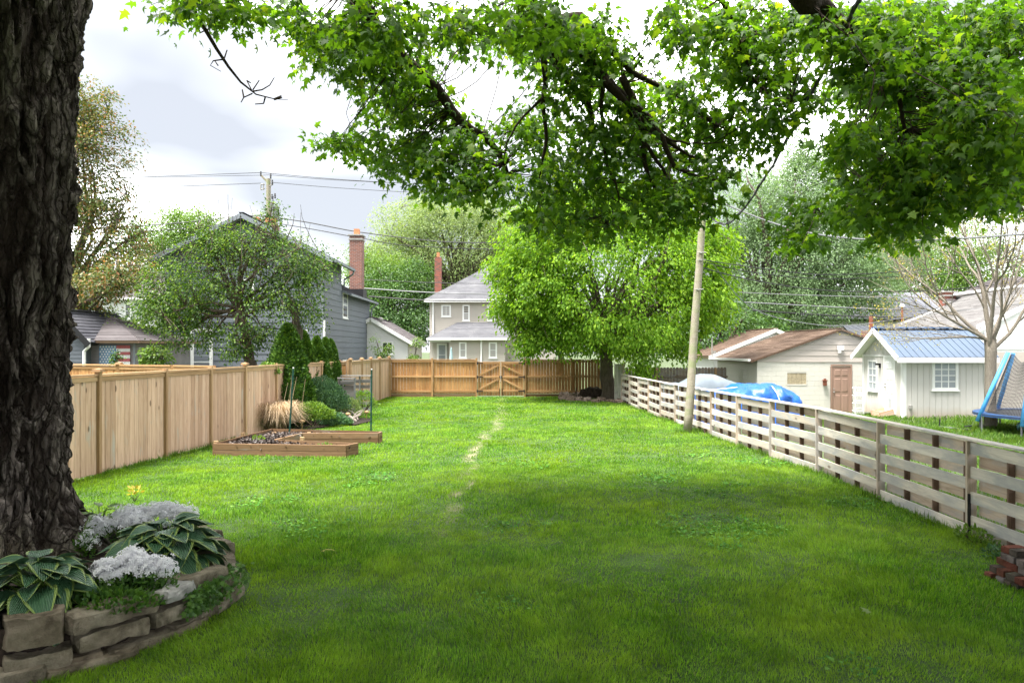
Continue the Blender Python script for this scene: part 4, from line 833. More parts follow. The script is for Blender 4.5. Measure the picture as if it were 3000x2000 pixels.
ph = thing('garage', 'low outbuilding with black ribbed metal roof between the cream garage and white shed', 'garage', (fx(2470, 40), 40, -.45))
roof(ph, [(fx(2515, 38), 38, 2.62), (fx(2760, 38), 38, 2.62), (fx(2760, 42), 42, 3.65), (fx(2470, 42), 42, 3.65)], M_['dkmetal'], .14, .1, M_['iron'], ribs=.35)
wallslab(ph, Face((fx(2510, 38.3), 38.3, 0), (1, 0)), [(0, -.45), (4.3, -.45), (4.3, 2.6), (0, 2.6)], M_['greysid']); wallslab(ph, Face((fx(2480, 42), 42, 0), (.3, -1)), [(0, -.45), (3.5, -.45), (3.5, 2.6), (0, 3.6)], M_['whitesid'])
bc = thing('chimney', 'square red brick chimney with rusty flue pipe behind the white shed', 'chimney', (fx(2552, 36), 36, -.4))
mb = MB(); mb.box((fx(2552, 36), 36, 1.35), (.72, .6, 3.7)); mb.build('stack', M_['brick'], bc)
mb = MB(); mb.tube([(fx(2552, 36), 36, 3.2), (fx(2552, 36), 36, 3.95)], .1, 10); mb.build('flue', M_['rust'], bc)
rp_ = thing('vent_pipe', 'tall thin rusty pipe with white cap rising behind the blue shed roof', 'pipe', (fx(2643, 40), 40, 0)); mb = MB(); mb.tube([(fx(2643, 40), 40, 0), (fx(2643, 40), 40, 4.65)], .06, 6); mb.build('pipe', M_['rust'], rp_)
mb = MB(); mb.lathe((fx(2643, 40), 40, 4.65), [(.1, 0), (.14, .08), (.08, .18)], 8); mb.build('cap', WH, rp_)
# big grey-roofed house on the far right
M_['rf_pale'] = shingle('pale_grey_shingle', (.12, .113, .112), (.17, .162, .16), (.22, .215, .21))
gq = thing('house', 'white-sided house with broad pale grey shingle roof and block base at far right', 'house', (18, 30, -.4))
Fq = Face((fx(2868, 30), 30, 0), (1, .0)); wallslab(gq, Fq, [(0, 2.1), (9, 2.1), (9, 3.3), (4.4, 5.2), (0, 3.3)], M_['whitesid']); siding(gq, Fq, [(0, 2.25), (9, 2.25), (9, 3.3), (4.4, 5.1), (0, 3.3)], .14, M_['whitesid'], .016)
wallslab(gq, Fq, [(0, -.5), (9, -.5), (9, 2.1), (0, 2.1)], M_['taupe']); blocks(gq, Fq, 0, 9, -.45, 2.15, M_['taupe'])
roof(gq, [(fx(2640, 36), 36, 2.95), (fx(2868, 30) - .1, 29.9, 3.1), (fx(2868, 30) + 4.4, 30, 5.35), (fx(2830, 38), 38, 5.2)], M_['rf_pale'], .15, .12, WH)
roof(gq, [(fx(2640, 36), 40, 2.95), (fx(2640, 36), 36, 2.95), (fx(2830, 38), 38, 5.2), (fx(2800, 40), 40, 5.0)], M_['rf_pale'], .15, .12, WH)
roof(gq, [(fx(2868, 30) + 9.3, 29.7, 3.1), (fx(2868, 30) + 9.3, 40, 3.1), (fx(2868, 30) + 4.4, 40, 5.35), (fx(2868, 30) + 4.4, 29.7, 5.35)], M_['rf_pale'], .15, .12, WH)
roof(gq, [(fx(2830, 38) - 1, 38.4, 4.9), (fx(2830, 38) + 6, 38.4, 4.9), (fx(2990, 42), 42, 6.6), (fx(2900, 42), 42, 6.4)], M_['rf_mauve'], .15, .12, WH)
wallslab(gq, Face((fx(2640, 36) + .2, 36.3, 0), (fx(2868, 30) - fx(2640, 36), -6.3)), [(0, -.5), (6.5, -.5), (6.5, 2.95), (0, 2.95)], M_['whitesid'])
chimney(gq, (fx(2775, 39), 39), .6, 3.4, 5.4, M_['brickr'], pot=False)
# ---------------------------------------------------------------- vegetation kit
def frames(d, up_hint):
    d = d / np.maximum(np.linalg.norm(d, axis=1, keepdims=True), 1e-6); s = np.cross(d, up_hint); s /= np.maximum(np.linalg.norm(s, axis=1, keepdims=True), 1e-6)
    return s, d, np.cross(s, d)
MAPLE_V = np.array([(0, .34, .05), (0, 0, 0), (.36, .06, -.06), (.24, .26, .02), (.56, .50, -.08), (.22, .52, .03), (.16, .74, 0), (0, 1.04, -.1), (-.16, .74, 0), (-.22, .52, .03), (-.56, .50, -.08), (-.24, .26, .02), (-.36, .06, -.06)]) - (0, .1, 0)
MAPLE_F = np.array([(0, i, i + 1) for i in range(1, 12)] + [(0, 12, 1)])
DIA_V = np.array([(0, 0, 0), (.3, .45, -.06), (0, 1, -.12), (-.3, .45, -.06)]); DIA_F = np.array([(0, 1, 2), (0, 2, 3)])
def leaf_mesh(name, pos, d, up, size, mat, TV=DIA_V, TF=DIA_F):
    s, f, n_ = frames(d, up); n_ = n_ * rng.uniform(-.4, 3.2, len(pos))[:, None]; s = s * rng.uniform(.75, 1.12, len(pos))[:, None]; v = pos[:, None] + size[:, None, None] * (TV[None, :, 0:1] * s[:, None] + TV[None, :, 1:2] * f[:, None] + TV[None, :, 2:3] * n_[:, None])
    fc = (np.arange(len(pos)) * len(TV))[:, None, None] + TF[None]; return np_mesh(name, v.reshape(-1, 3), fc.reshape(-1, TF.shape[1]), mat)
def rnd_dirs(N, zb=0, zs=1):
    d = rng.normal(size=(N, 3)); d[:, 2] = d[:, 2] * zs + zb; return d / np.linalg.norm(d, axis=1, keepdims=True)
def sprays(cs, per, spread, flat, size, droop=-.5, out=None, ctr=None):
    """leaves around spray centres cs: returns pos, dir, up, size"""
    N = len(cs) * per; c = np.repeat(cs, per, 0); off = rng.normal(size=(N, 3)) * spread; off[:, 2] *= flat; off[:, 2] -= .35 * (off[:, 0] ** 2 + off[:, 1] ** 2) / max(spread, 1e-3) * .5
    d = off.copy() + rng.normal(size=(N, 3)) * spread * .8
    if ctr is not None: q = c - ctr; q /= np.linalg.norm(q, axis=1, keepdims=True); d += q * spread * (out or 0)
    d /= np.linalg.norm(d, axis=1, keepdims=True); d[:, 2] += droop
    up = rnd_dirs(N, 1.6, .6); return c + off, d, up, size * rng.uniform(.65, 1.25, N)
def shell(blobs, N, inner=.55):
    """points in the outer part of ellipsoids (cx,cy,cz,rx,ry,rz)"""
    b = np.array(blobs, float); vol = (b[:, 3] * b[:, 4] * b[:, 5]) ** (2 / 3); k = rng.choice(len(b), N, p=vol / vol.sum())
    d = rnd_dirs(N); r = rng.uniform(inner ** 3, 1, N) ** (1 / 3); return b[k, :3] + d * b[k, 3:] * r[:, None]
def limb_mb(mb, p0, p1, r0, r1, bend=.15, k=6, seg=6, sag=0):
    p0, p1 = V(p0), V(p1); L = (p1 - p0).length; o1 = V(rng.normal(size=3)) * L * bend * .4; pts = []
    for i in range(seg + 1):
        t = i / seg; q = p0.lerp(p1, t) + o1 * math.sin(t * math.pi) + V((0, 0, L * sag * math.sin(t * math.pi))) + V(rng.normal(size=3)) * L * .012 * (0 < i < seg); pts.append(q)
    mb.tube(pts, [r0 + (r1 - r0) * i / seg for i in range(seg + 1)], k, cap=False); return pts
def tree(name, label, base, fork, blobs, nspray, per, size, mat, bark=None, r=.25, spread=.35, flat=.5, limbs=14, group=None, cat='tree', inner=.55, droop=-.5, cloudf=None, twigs=.25, TV=DIA_V, TF=DIA_F, sag=.08):
    bark = bark or M_['farbark']; th = thing(name, label, cat, base, group); cs = shell(blobs, nspray, inner)
    if cloudf is not None: cs = cs[cloudf(cs)]
    nz = fbm(cs * .9, 31, 2); cs = cs[nz > -.55]
    ctr = np.mean(np.array(blobs)[:, :3], 0); pos, d, up, sz = sprays(cs, per, spread, flat, size, droop, 1., ctr)
    part('crown', leaf_mesh('crown', pos, d, up, sz, mat, TV, TF), th, 'stuff')
    mb = MB(); b0, f0 = V(base), V(fork); tr = limb_mb(mb, b0, f0, r, r * .72, .08, 10, 7); mb.v[:10] = [tuple(b0 + (V(p) - b0) * 1.35) for p in mb.v[:10]]; mb.build('trunk', bark, th, smooth=True)
    mb = MB(); ends = []
    idx = rng.choice(len(cs), min(limbs, len(cs)), replace=False)
    for i in idx:
        s_ = tr[-1] if random.random() < .65 else tr[-2]; ends += [(p, 1 - j / 6) for j, p in enumerate(limb_mb(mb, s_, V(cs[i]), r * random.uniform(.3, .5), .015, .2, 5, 6, sag))][1:]
    ea = np.array([tuple(p) for p, _ in ends])
    for i in rng.choice(len(cs), int(len(cs) * twigs), replace=False):
        j = np.argmin(((ea - cs[i]) ** 2).sum(1)); q = V(ea[j]); limb_mb(mb, q, V(cs[i]), .022, .006, .2, 3, 3, .03)
    mb.build('branches', bark, th, 'stuff'); return th

# leaves
M_['lf_maple'] = leafmat('maple_leaf', [(0, (.03, .08, .010)), (.5, (.055, .13, .014)), (.85, (.09, .185, .018)), (1, (.17, .26, .025))], .58, (2.0, 1.9, .5))
M_['lf_bright'] = leafmat('bright_green_leaf', [(0, (.07, .16, .014)), (.5, (.135, .265, .022)), (1, (.25, .39, .04))], .5, (1.6, 1.55, .5), .55, .15)
M_['lf_pear'] = leafmat('pear_leaf', [(0, (.028, .068, .016)), (.6, (.06, .125, .026)), (1, (.19, .29, .05))], .4, (1.4, 1.4, .5), .5, .2)
M_['lf_pale'] = leafmat('pale_willow_leaf', [(0, (.16, .23, .09)), (.6, (.24, .32, .13)), (1, (.33, .40, .18))], .45, (1.3, 1.3, .7), .7, .08)  # lightened to stand in for haze on the far willow
M_['lf_silver'] = leafmat('silver_maple_leaf', [(0, (.13, .21, .10)), (.6, (.19, .28, .14)), (1, (.23, .32, .17))], .45, (1.25, 1.3, .8), .7, .08)  # distance haze washed into the leaf colour
M_['lf_dark'] = leafmat('dark_green_leaf', [(0, (.03, .075, .018)), (.6, (.055, .125, .026)), (1, (.10, .19, .04))], .3)
M_['lf_mid'] = leafmat('mid_green_leaf', [(0, (.07, .14, .025)), (.6, (.12, .22, .035)), (1, (.18, .28, .05))], .4)
M_['lf_red'] = leafmat('red_green_leaf', [(0, (.05, .10, .025)), (.5, (.10, .14, .03)), (.8, (.20, .17, .05)), (1, (.30, .13, .06))], .4, (1.3, 1.2, .6))
M_['lf_bud'] = leafmat('yellow_bud_leaf', [(0, (.30, .27, .05)), (1, (.48, .40, .09))], .4)
M_['lf_arb'] = leafmat('arborvitae_spray', [(0, (.018, .055, .010)), (.5, (.045, .115, .016)), (1, (.12, .22, .03))], .2)
M_['lf_box'] = leafmat('shrub_leaf', [(0, (.06, .13, .02)), (.6, (.11, .21, .03)), (1, (.22, .31, .05))], .3)
M_['lf_jun'] = leafmat('blue_green_leaf', [(0, (.04, .10, .05)), (.6, (.08, .17, .085)), (1, (.15, .26, .14))], .25)

# ---- bright green tree in the middle
B = lambda px, py, Y, rx_, ry_, rz_: (*P(px, py, Y), rx_, ry_, rz_)
tree('box_elder_tree', 'bright yellow-green broad tree with low drooping branches in front of the back fence', (4.38, 31.2, 0), (4.2, 31, 2.5),
     [B(1790, 820, 30.5, 4.6, 4.2, 3.5), B(1560, 850, 30, 1.9, 2.4, 1.9), B(1530, 935, 30, 1.05, 1.4, .8), B(1600, 700, 30, 2.2, 2.5, 1.6), B(2020, 770, 30.5, 1.9, 2.4, 2.2), B(2070, 890, 30, 1.2, 2.0, 1.2), B(1900, 620, 31, 2.6, 2.6, 1.5), B(1700, 620, 31, 2.2, 2.4, 1.3), B(1900, 975, 29, 1.9, 2, .95), B(1670, 985, 29.6, 1.5, 1.5, .7), B(1490, 780, 30, .9, 1.4, .9), B(1885, 1070, 28.3, .5, .5, .45), B(2105, 720, 30, .8, 1.1, .9), B(2000, 1010, 29.5, .7, 1, .5), B(1470, 890, 29.8, .6, .8, .5), B(1540, 1010, 29.6, .75, .8, .45)],
     2900, 40, .145, M_['lf_bright'], r=.34, spread=.20, flat=.75, limbs=46, inner=.35, droop=-.9, twigs=.2)
# ---- pear tree with two trunks before the grey house
th = tree('pear_tree', 'straggly green tree with two dark trunks and bare upright twigs before the grey house', P(735, 1075, 21.5), P(700, 900, 21.5),
     [B(640, 800, 21.5, 1.6, 1.3, 1.35), B(530, 870, 21.5, 1.25, 1.1, .9), B(560, 950, 21.5, 1.1, 1, .8), B(470, 900, 21.5, .75, .8, .6), B(780, 900, 21.2, 1.0, 1, .95), B(880, 850, 21.5, .9, .9, 1.0), B(850, 750, 21.5, 1.2, 1, .75), B(930, 790, 21.5, .55, .6, .6), B(620, 690, 21.5, .55, .5, .75), B(790, 660, 21.5, .45, .45, .95), B(700, 720, 21.5, 1.2, 1, .6), B(720, 970, 21.2, .7, .7, .7), B(900, 940, 21.3, .55, .6, .6), B(455, 790, 21.5, .35, .4, .5), B(690, 1020, 21, .4, .3, .35)],
     1350, 24, .085, M_['lf_pear'], r=.16, spread=.15, flat=.8, limbs=26, inner=.1, twigs=.5, sag=.02)
mb = MB(); limb_mb(mb, P(783, 1085, 21.3), P(845, 890, 21.3), .17, .1, .2, 9, 8); mb.build('trunk', M_['farbark'], th, smooth=True)
mb = MB()
for k in range(70):
    a = P(random.gauss(720, 130), random.uniform(700, 860), 21.5 + random.gauss(0, .5)); b_ = a + V((random.gauss(0, .22), random.gauss(0, .1), random.uniform(.7, 1.6))); limb_mb(mb, a, b_, .014, .005, .1, 3, 4)
for px, py, px2, py2 in ((655, 720, 640, 585), (662, 700, 668, 570), (800, 700, 818, 600), (840, 700, 862, 625), (805, 680, 800, 575), (690, 820, 560, 900)):
    limb_mb(mb, P(px, py, 21.4), P(px2, py2, 21.4), .022, .006, .12, 3, 5)
mb.build('dead_twigs', M_['farbark'], th, 'stuff')
# ---- reddish-green tree behind the trunk
tree('ash_tree', 'tall loose tree with green and rust-tinged leaves just right of the big trunk', (fx(60, 27), 27, 0), (fx(110, 27), 27, 3.2),
     [B(250, 290, 27, .9, 1.2, 1.0), B(300, 420, 27, 1.25, 1.5, 1.1), B(260, 560, 27, 1.9, 1.5, 1.2), B(310, 640, 27, 1.5, 1.5, .75), B(350, 740, 27, 1.35, 1.5, 1.15), B(250, 800, 27, 1.6, 1.5, 1.1), B(120, 500, 27, 2, 2, 3), B(260, 350, 27, 1.1, 1.2, 1.3)],
     760, 44, .11, M_['lf_red'], r=.3, spread=.22, flat=.5, limbs=34, inner=.1, twigs=.7)
tree('ash_tree', 'rust-tinged low branch mass hanging over the flag garage roof', (fx(150, 25), 25, 0), (fx(180, 25), 25, 2.6),
     [B(260, 840, 25, 1.5, 1.2, .5), B(380, 790, 25, 1.0, 1, .65), B(230, 900, 25, .8, .8, .4)], 170, 44, .11, M_['lf_red'], r=.2, spread=.2, flat=.5, limbs=12, inner=.1, twigs=.6)
# ---- background trees
tree('maple_tree', 'fresh light green treetop above the grey house roof at left', (fx(500, 62), 62, 0), (fx(500, 62), 62, 5),
     [B(500, 690, 62, 3.6, 3, 2.6), B(570, 660, 62, 2.2, 2.4, 1.8), B(440, 740, 62, 2.5, 2.5, 2.6), B(600, 740, 62, 3, 3, 3)], 560, 50, .2, M_['lf_mid'], r=.4, spread=.5, twigs=.1)
tree('willow_tree', 'tall pale feathery green tree behind the beige house', (fx(1330, 66), 66, 0), (fx(1340, 66), 66, 8),
     [B(1330, 720, 66, 5.5, 5, 4.5), B(1210, 660, 66, 3.6, 4, 3.0), B(1430, 690, 66, 4, 4, 4), B(1380, 630, 66, 3, 3, 1.8), B(1180, 760, 66, 3.2, 4, 3.6), B(1540, 720, 68, 4, 4, 4.5), B(1260, 620, 66, 1.8, 2, 1.2), B(1120, 800, 64, 2.2, 3, 3)],
     1700, 54, .17, M_['lf_pale'], r=.7, spread=.55, flat=.6, limbs=40, inner=.35, twigs=.3, sag=.1)
tree('maple_tree', 'dense dark green tree between the brick chimney and the beige house', (fx(1170, 55), 55, 0), (fx(1170, 55), 55, 3),
     [B(1170, 900, 55, 2.7, 2.5, 2.6), B(1110, 850, 56, 1.9, 2, 2.2), B(1220, 830, 56, 1.7, 2, 2.0), B(1200, 950, 54, 1.8, 2, 1.6), B(1110, 940, 54, 1.5, 2, 1.5)], 760, 44, .18, M_['lf_dark'], spread=.4, twigs=.05)
tree('maple_tree', 'bright green treetop just behind the brick chimney of the grey house', (fx(1090, 60), 60, 0), (fx(1090, 60), 60, 4),
     [B(1095, 810, 60, 2.4, 2.4, 1.8), B(1150, 790, 60, 2.5, 2.4, 1.6), B(1060, 760, 60, 1.3, 1.6, 1.6)], 400, 44, .17, M_['lf_mid'], spread=.5, twigs=.15)
tree('silver_maple_tree', 'very tall silvery green tree behind the leaning wooden pole', (fx(2230, 48), 48, -.4), (fx(2250, 48), 48, 4.5),
     [B(2330, 620, 48, 3.6, 3.5, 3.4), B(2420, 760, 48, 4.2, 4, 3.2), B(2250, 780, 48, 3.8, 4, 3.8), B(2390, 500, 48, 2.2, 2.4, 2.4), B(2200, 600, 48, 2.8, 3, 3), B(2500, 640, 49, 2.6, 3, 2.6), B(2520, 830, 48, 2.6, 3, 2.4), B(2170, 900, 47, 2.0, 2.4, 1.9), B(2350, 900, 47, 2.8, 3, 1.7), B(2340, 430, 48, 1.0, 1.2, 1.8), B(2600, 720, 52, 2.8, 3, 3), B(2480, 480, 48, 1.3, 1.4, 1.5)],
     3300, 44, .155, M_['lf_silver'], r=.5, spread=.40, flat=.6, limbs=50, inner=.4, twigs=.12)
tree('maple_tree', 'bright green tree behind the budding bare tree at right', (fx(2700, 62), 62, -.4), (fx(2700, 62), 62, 4),
     [B(2700, 780, 62, 4.2, 4, 3.6), B(2800, 720, 62, 3.8, 4, 3), B(2650, 830, 60, 3, 3, 2.6), B(2880, 790, 62, 4, 4, 2.6), B(2790, 850, 60, 4, 3, 2.4), B(2960, 830, 62, 3, 3, 2)], 1000, 46, .2, M_['lf_mid'], spread=.55, twigs=.1)
tree('maple_tree', 'dim green tree hanging low beneath the silvery one beside the brown roofs', (fx(2130, 43), 43, -.4), (fx(2130, 43), 43, 2.6),
     [B(2120, 930, 43, 1.9, 2, 1.3), B(2210, 960, 44, 1.7, 2, 1.0), B(2060, 980, 43, 1.6, 2, 1.0)], 260, 24, .2, M_['lf_dark'], spread=.4, twigs=.1)
tree('maple_tree', 'dark tree showing low beneath the bright tree beyond the back fence', (fx(1640, 60), 60, 0), (fx(1640, 60), 60, 2),
     [B(1600, 960, 60, 4, 3, 2.2), B(1750, 950, 60, 4, 3, 2.4), B(1880, 960, 60, 4, 3, 2)], 420, 24, .3, M_['lf_dark'], spread=.6, twigs=.0)
tree('shrub', 'pale green shrub behind the left fence beside the grey house corner', (fx(370, 25.5), 25.5, 0), (fx(370, 25.5), 25.5, .8),
     [B(370, 975, 25.5, 1.3, 1, .55), B(450, 920, 25.5, .8, .8, .75), B(330, 945, 26, .8, .8, .5)], 240, 22, .1, M_['lf_box'], r=.06, spread=.17, limbs=8, cat='shrub', inner=.1)
tree('shrub', 'leafy young shrub poking above the left fence by the white garage', (fx(455, 22), 22, 0), (fx(455, 22), 22, 1.3),
     [B(455, 1035, 22, .35, .3, .35), B(430, 1050, 22, .25, .25, .3), B(480, 1050, 22, .2, .2, .25)], 50, 22, .1, M_['lf_box'], r=.03, spread=.1, limbs=8, cat='shrub', inner=.1)
tree('shrub', 'dark little evergreen tip before the painted flag', (fx(335, 20), 20, 0), (fx(335, 20), 20, 1.5),
     [B(336, 1060, 20, .16, .16, .25), B(340, 1040, 20, .08, .08, .2)], 26, 20, .07, M_['lf_arb'], r=.02, spread=.06, limbs=4, cat='shrub', inner=.1)
tree('sapling', 'thin bright green sapling before the white stucco garage', (fx(1120, 34), 34, 0), (fx(1120, 34), 34, 1.6),
     [B(1125, 1030, 34, .35, .3, .3), B(1095, 1010, 34, .15, .15, .6), B(1140, 1015, 34, .15, .2, .2)], 34, 14, .1, M_['lf_mid'], r=.02, spread=.12, limbs=8, cat='sapling', inner=.1)
tree('vine', 'ivy climbing the corner of the white stucco garage', (fx(1215, 38.7), 38.7, 0), (fx(1215, 38.7), 38.8, 2),
     [B(1218, 1020, 38.8, .25, .15, .6), B(1225, 1000, 38.8, .3, .15, .2), B(1213, 1045, 38.8, .2, .15, .4)], 60, 22, .1, M_['lf_box'], r=.02, spread=.12, limbs=4, cat='vine', inner=.1)

# ---- arborvitae
def arb_meshes(seed, hw):
    N = 15000; t = rng.random(N) ** .8; h = t * 1.0; rr = hw * np.clip((1 - t) ** .62, .02, 1) * np.clip(.55 + t * 3.5, 0, 1); th = rng.uniform(0, 6.283, N)
    bumpy = 1 + .16 * vnoise(np.stack([np.cos(th) * 3, np.sin(th) * 3, h * 11 + seed], -1), seed) + .08 * vnoise(np.stack([np.cos(th) * 8, np.sin(th) * 8, h * 26], -1), seed + 1)
    dpt = rng.random(N) ** .5; r = rr * bumpy * (.72 + .3 * dpt); pos = np.stack([np.cos(th) * r, np.sin(th) * r, h], -1)
    d = np.stack([np.cos(th) * .5, np.sin(th) * .5, .9 + 0 * th], -1) + rng.normal(size=(N, 3)) * .35; up = np.stack([-np.sin(th), np.cos(th), 0 * th], -1) + rng.normal(size=(N, 3)) * .7
    return leaf_mesh('foliage', pos, d, up, rng.uniform(.014, .03, N), M_['lf_arb'])
am = [arb_meshes(1, .20), arb_meshes(7, .19)]
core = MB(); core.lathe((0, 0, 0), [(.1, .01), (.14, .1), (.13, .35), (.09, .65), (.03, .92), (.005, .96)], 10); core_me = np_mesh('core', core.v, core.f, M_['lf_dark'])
spots = [(843, 950, 21.0, 1.45, 'largest dark green evergreen cone, nearest the ornamental grass'), (866, 962, 22.4, 1.05, 'dark evergreen cone close behind the largest one'), (888, 970, 23.2, 1.1, 'dark evergreen cone standing third in the row'), (928, 987, 24.0, 1.12, 'dark evergreen cone with a gap before it, fourth in the row'), (953, 990, 24.8, .95, 'slim dark evergreen cone just behind the fourth'), (969, 995, 25.2, .95, 'dark evergreen cone at the far right end of the row')]
for i, (px, py, Y, s, lab) in enumerate(spots):
    x = fx(px, Y); top = EYE - (py - HZ) / F * Y; th = thing('arborvitae', lab, 'evergreen', (x, Y, 0), 'row of evergreens beside the left fence')
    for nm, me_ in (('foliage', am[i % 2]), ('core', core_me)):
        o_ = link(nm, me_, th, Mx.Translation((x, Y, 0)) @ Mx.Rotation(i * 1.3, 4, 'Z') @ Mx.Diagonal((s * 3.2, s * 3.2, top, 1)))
        props(o_, kind='stuff' if nm == 'foliage' else None)
    mb = MB(); mb.tube([(x, Y, -.02), (x, Y, .5)], [.06, .05], 7); mb.build('trunk', M_['farbark'], th)
def shrub(name, label, c, rx_, ry_, rz_, N, size, mat, flat=1, droop=0, cat='shrub', upb=.6):
    th = thing(name, label, cat, (c[0], c[1], 0)); t = rnd_dirs(N, .25); t[:, 2] = np.abs(t[:, 2]) * 1.0 - .12; bm_ = 1 + .14 * fbm(t * 2.6 + c[0], 4, 2); r = rng.uniform(.72, 1.02, N) * bm_
    pos = np.array([c[0], c[1], c[2]]) + t * np.array([rx_, ry_, rz_]) * r[:, None]; d = t + rng.normal(size=(N, 3)) * .5; d[:, 2] += upb; pos[:, 2] = np.maximum(pos[:, 2], .03)
    part('foliage', leaf_mesh('foliage', pos, d, rnd_dirs(N, .3), size * rng.uniform(.6, 1.3, N), mat), th, 'stuff')
    mb = MB()
    for k in range(9): q = V((c[0], c[1], 0)); a = random.uniform(0, 6.28); k_ = min(1, rz_ * 1.6); mb.tube([q, q + V((math.cos(a) * rx_ * .4, math.sin(a) * ry_ * .4, rz_ * .5)), q + V((math.cos(a) * rx_ * .75, math.sin(a) * ry_ * .75, rz_ * .85))], [.02 * k_, .014 * k_, .006 * k_], 4)
    mb.build('stems', M_['branch'], th); return th
shrub('shrub', 'round glossy yellow-green shrub beside the tan ornamental grass', (*(G(918, 1252)[:2]), .32), .62, .55, .46, 5200, .055, M_['lf_box'])
shrub('shrub', 'taller blue-green rounded shrub behind the glossy one', (fx(945, 22.0), 22.0, .5), .85, .8, .95, 9000, .06, M_['lf_jun'], upb=1)
shrub('lavender', 'low feathery grey-green clump in front of the blue-green shrub', (*(G(978, 1247)[:2]), .08), .5, .4, .32, 2600, .07, M_['lf_jun'], upb=1.5, cat='plant')
shrub('herb', 'wispy pale green herb clump before the pallet bin', (fx(1025, 22.8), 22.8, .15), .42, .4, .55, 900, .08, M_['lf_pale'], upb=1.5, cat='plant')
shrub('herb', 'arching leafy clump leaning against the pallet panels', (fx(1062, 24), 24, .35), .5, .3, .55, 1100, .07, M_['lf_mid'], cat='plant', upb=.2)
shrub('ivy', 'green creeper spilling over the pale fence top next to the evergreens', (fx(783, 19.9), 19.95, 1.62), .35, .14, .3, 900, .06, M_['lf_box'], cat='vine', upb=-.2)
# ---- ornamental grass
def grassclump(label, c, R_, H, N, mat, wdt=.006, cat='ornamental grass', droopy=1.):
    th = thing('ornamental_grass', label, cat, (c[0], c[1], 0)); vs, fs, o_ = [], [], 0
    for k in range(N):
        a = random.uniform(0, 6.283); r0 = random.random() ** .5 * R_ * .28; b0 = V((c[0] + math.cos(a) * r0, c[1] + math.sin(a) * r0, c[2])); a += random.gauss(0, .5); h = H * random.uniform(.45, 1.05); out_ = R_ * random.uniform(.1, 1.05) * droopy
        d = V((math.cos(a), math.sin(a), 0)); s = V((-math.sin(a), math.cos(a), 0)) * wdt * random.uniform(.7, 1.5)
        pts = [b0, b0 + d * out_ * .25 + V((0, 0, h * .55)), b0 + d * out_ * .62 + V((0, 0, h * .95)), b0 + d * out_ + V((0, 0, h * random.uniform(.35, .95)))]
        for i, (p, w) in enumerate(zip(pts, (1, 1, .7, .1))): vs += [p - s * w, p + s * w]
        fs += [(o_ + 2 * i, o_ + 2 * i + 1, o_ + 2 * i + 3, o_ + 2 * i + 2) for i in range(3)]; o_ += 8
    part('blades', np_mesh('blades', np.array([tuple(v) for v in vs]), np.array(fs), mat), th, 'stuff'); return th
M_['tan'] = leafmat('dry_grass_blade', [(0, (.26, .18, .10)), (.5, (.42, .31, .20)), (1, (.56, .45, .32))], .3, (1.1, 1, .8)); M_['tangreen'] = leafmat('mixed_grass_blade', [(0, (.10, .15, .05)), (.6, (.22, .22, .10)), (1, (.34, .26, .16))], .3)
oc = G(806, 1262); og = grassclump('tan dry ornamental grass clump in front of the largest evergreen', oc, .85, .85, 2600, M_['tan'])
vs = []
grassclump('green-based lower blades of ornamental grass at the fence foot', oc + V((-.35, -.1, 0)), .6, .5, 900, M_['tangreen'])
mb = MB()
for k in range(16): a = random.uniform(0, 6.28); q = oc + V((random.gauss(0, .3), random.gauss(0, .15), .1)); mb.tube([q, q + V((math.cos(a) * .08, 0, .7)), q + V((math.cos(a) * .22, 0, 1.2 + random.random() * .3))], [.006, .005, .003], 4)
mb.build('seed_stalks', M_['tan'], og, 'stuff')
# ---------------------------------------------------------------- the big foreground maple
MT = thing('maple_tree', 'huge furrowed maple trunk at left with leafy branches arching over the whole lawn', 'tree', (-4.72, 6.75, .3))
TX, TY = -5.0, 6.75
hs = np.concatenate([np.linspace(.1, .9, 50), np.linspace(.92, 8.6, 330)]); th_ = np.linspace(0, 2 * np.pi, 260, endpoint=False)
# right silhouette read off the photograph, as distance of the right edge from the trunk axis
edge = [(.1, 1.35), (.3, 1.16), (.45, .94), (.6, .79), (.8, .67), (1.0, .62), (1.5, .63), (2.0, .62), (2.3, .65), (2.8, .69), (3.2, .71), (3.8, .70), (4.4, .73), (5.0, .74), (5.6, .78), (6.6, .9), (8.6, 1.0)]
Rr = np.interp(hs, *zip(*edge)); Hh, Tt = np.meshgrid(hs, th_, indexing='ij'); Rb = np.repeat(Rr[:, None], len(th_), 1)
butt = np.clip(1 - Hh / 1.2, 0, 1) ** 3 * .16 * np.sin(Tt * 5 + .6 + Hh) + .05 * np.sin(Tt * 3 + Hh * .7) + .03 * np.sin(Tt * 7 + Hh * 1.3)
cx_, cy_ = np.cos(Tt), np.sin(Tt); q = np.stack([cx_ * 1.3, cy_ * 1.3, Hh * .55], -1); w1 = fbm(q * 1.6, 3, 3)
q2 = np.stack([cx_ * 5.5 + w1 * 1.1, cy_ * 5.5 + w1 * 1.1, Hh * 1.15 + w1], -1); r1 = 1 - np.abs(fbm(q2, 9, 3)) * 1.9
q3 = np.stack([cx_ * 13 + w1 * 2.5, cy_ * 13 + w1 * 2.5, Hh * 3.2 + w1 * 2], -1); r2 = 1 - np.abs(fbm(q3, 15, 3)) * 1.7
q4 = np.stack([cx_ * 34, cy_ * 34, Hh * 16], -1); r3 = fbm(q4, 23, 3)
groove = sm(.15, .8, 1 - r1) ; knots_ = 0
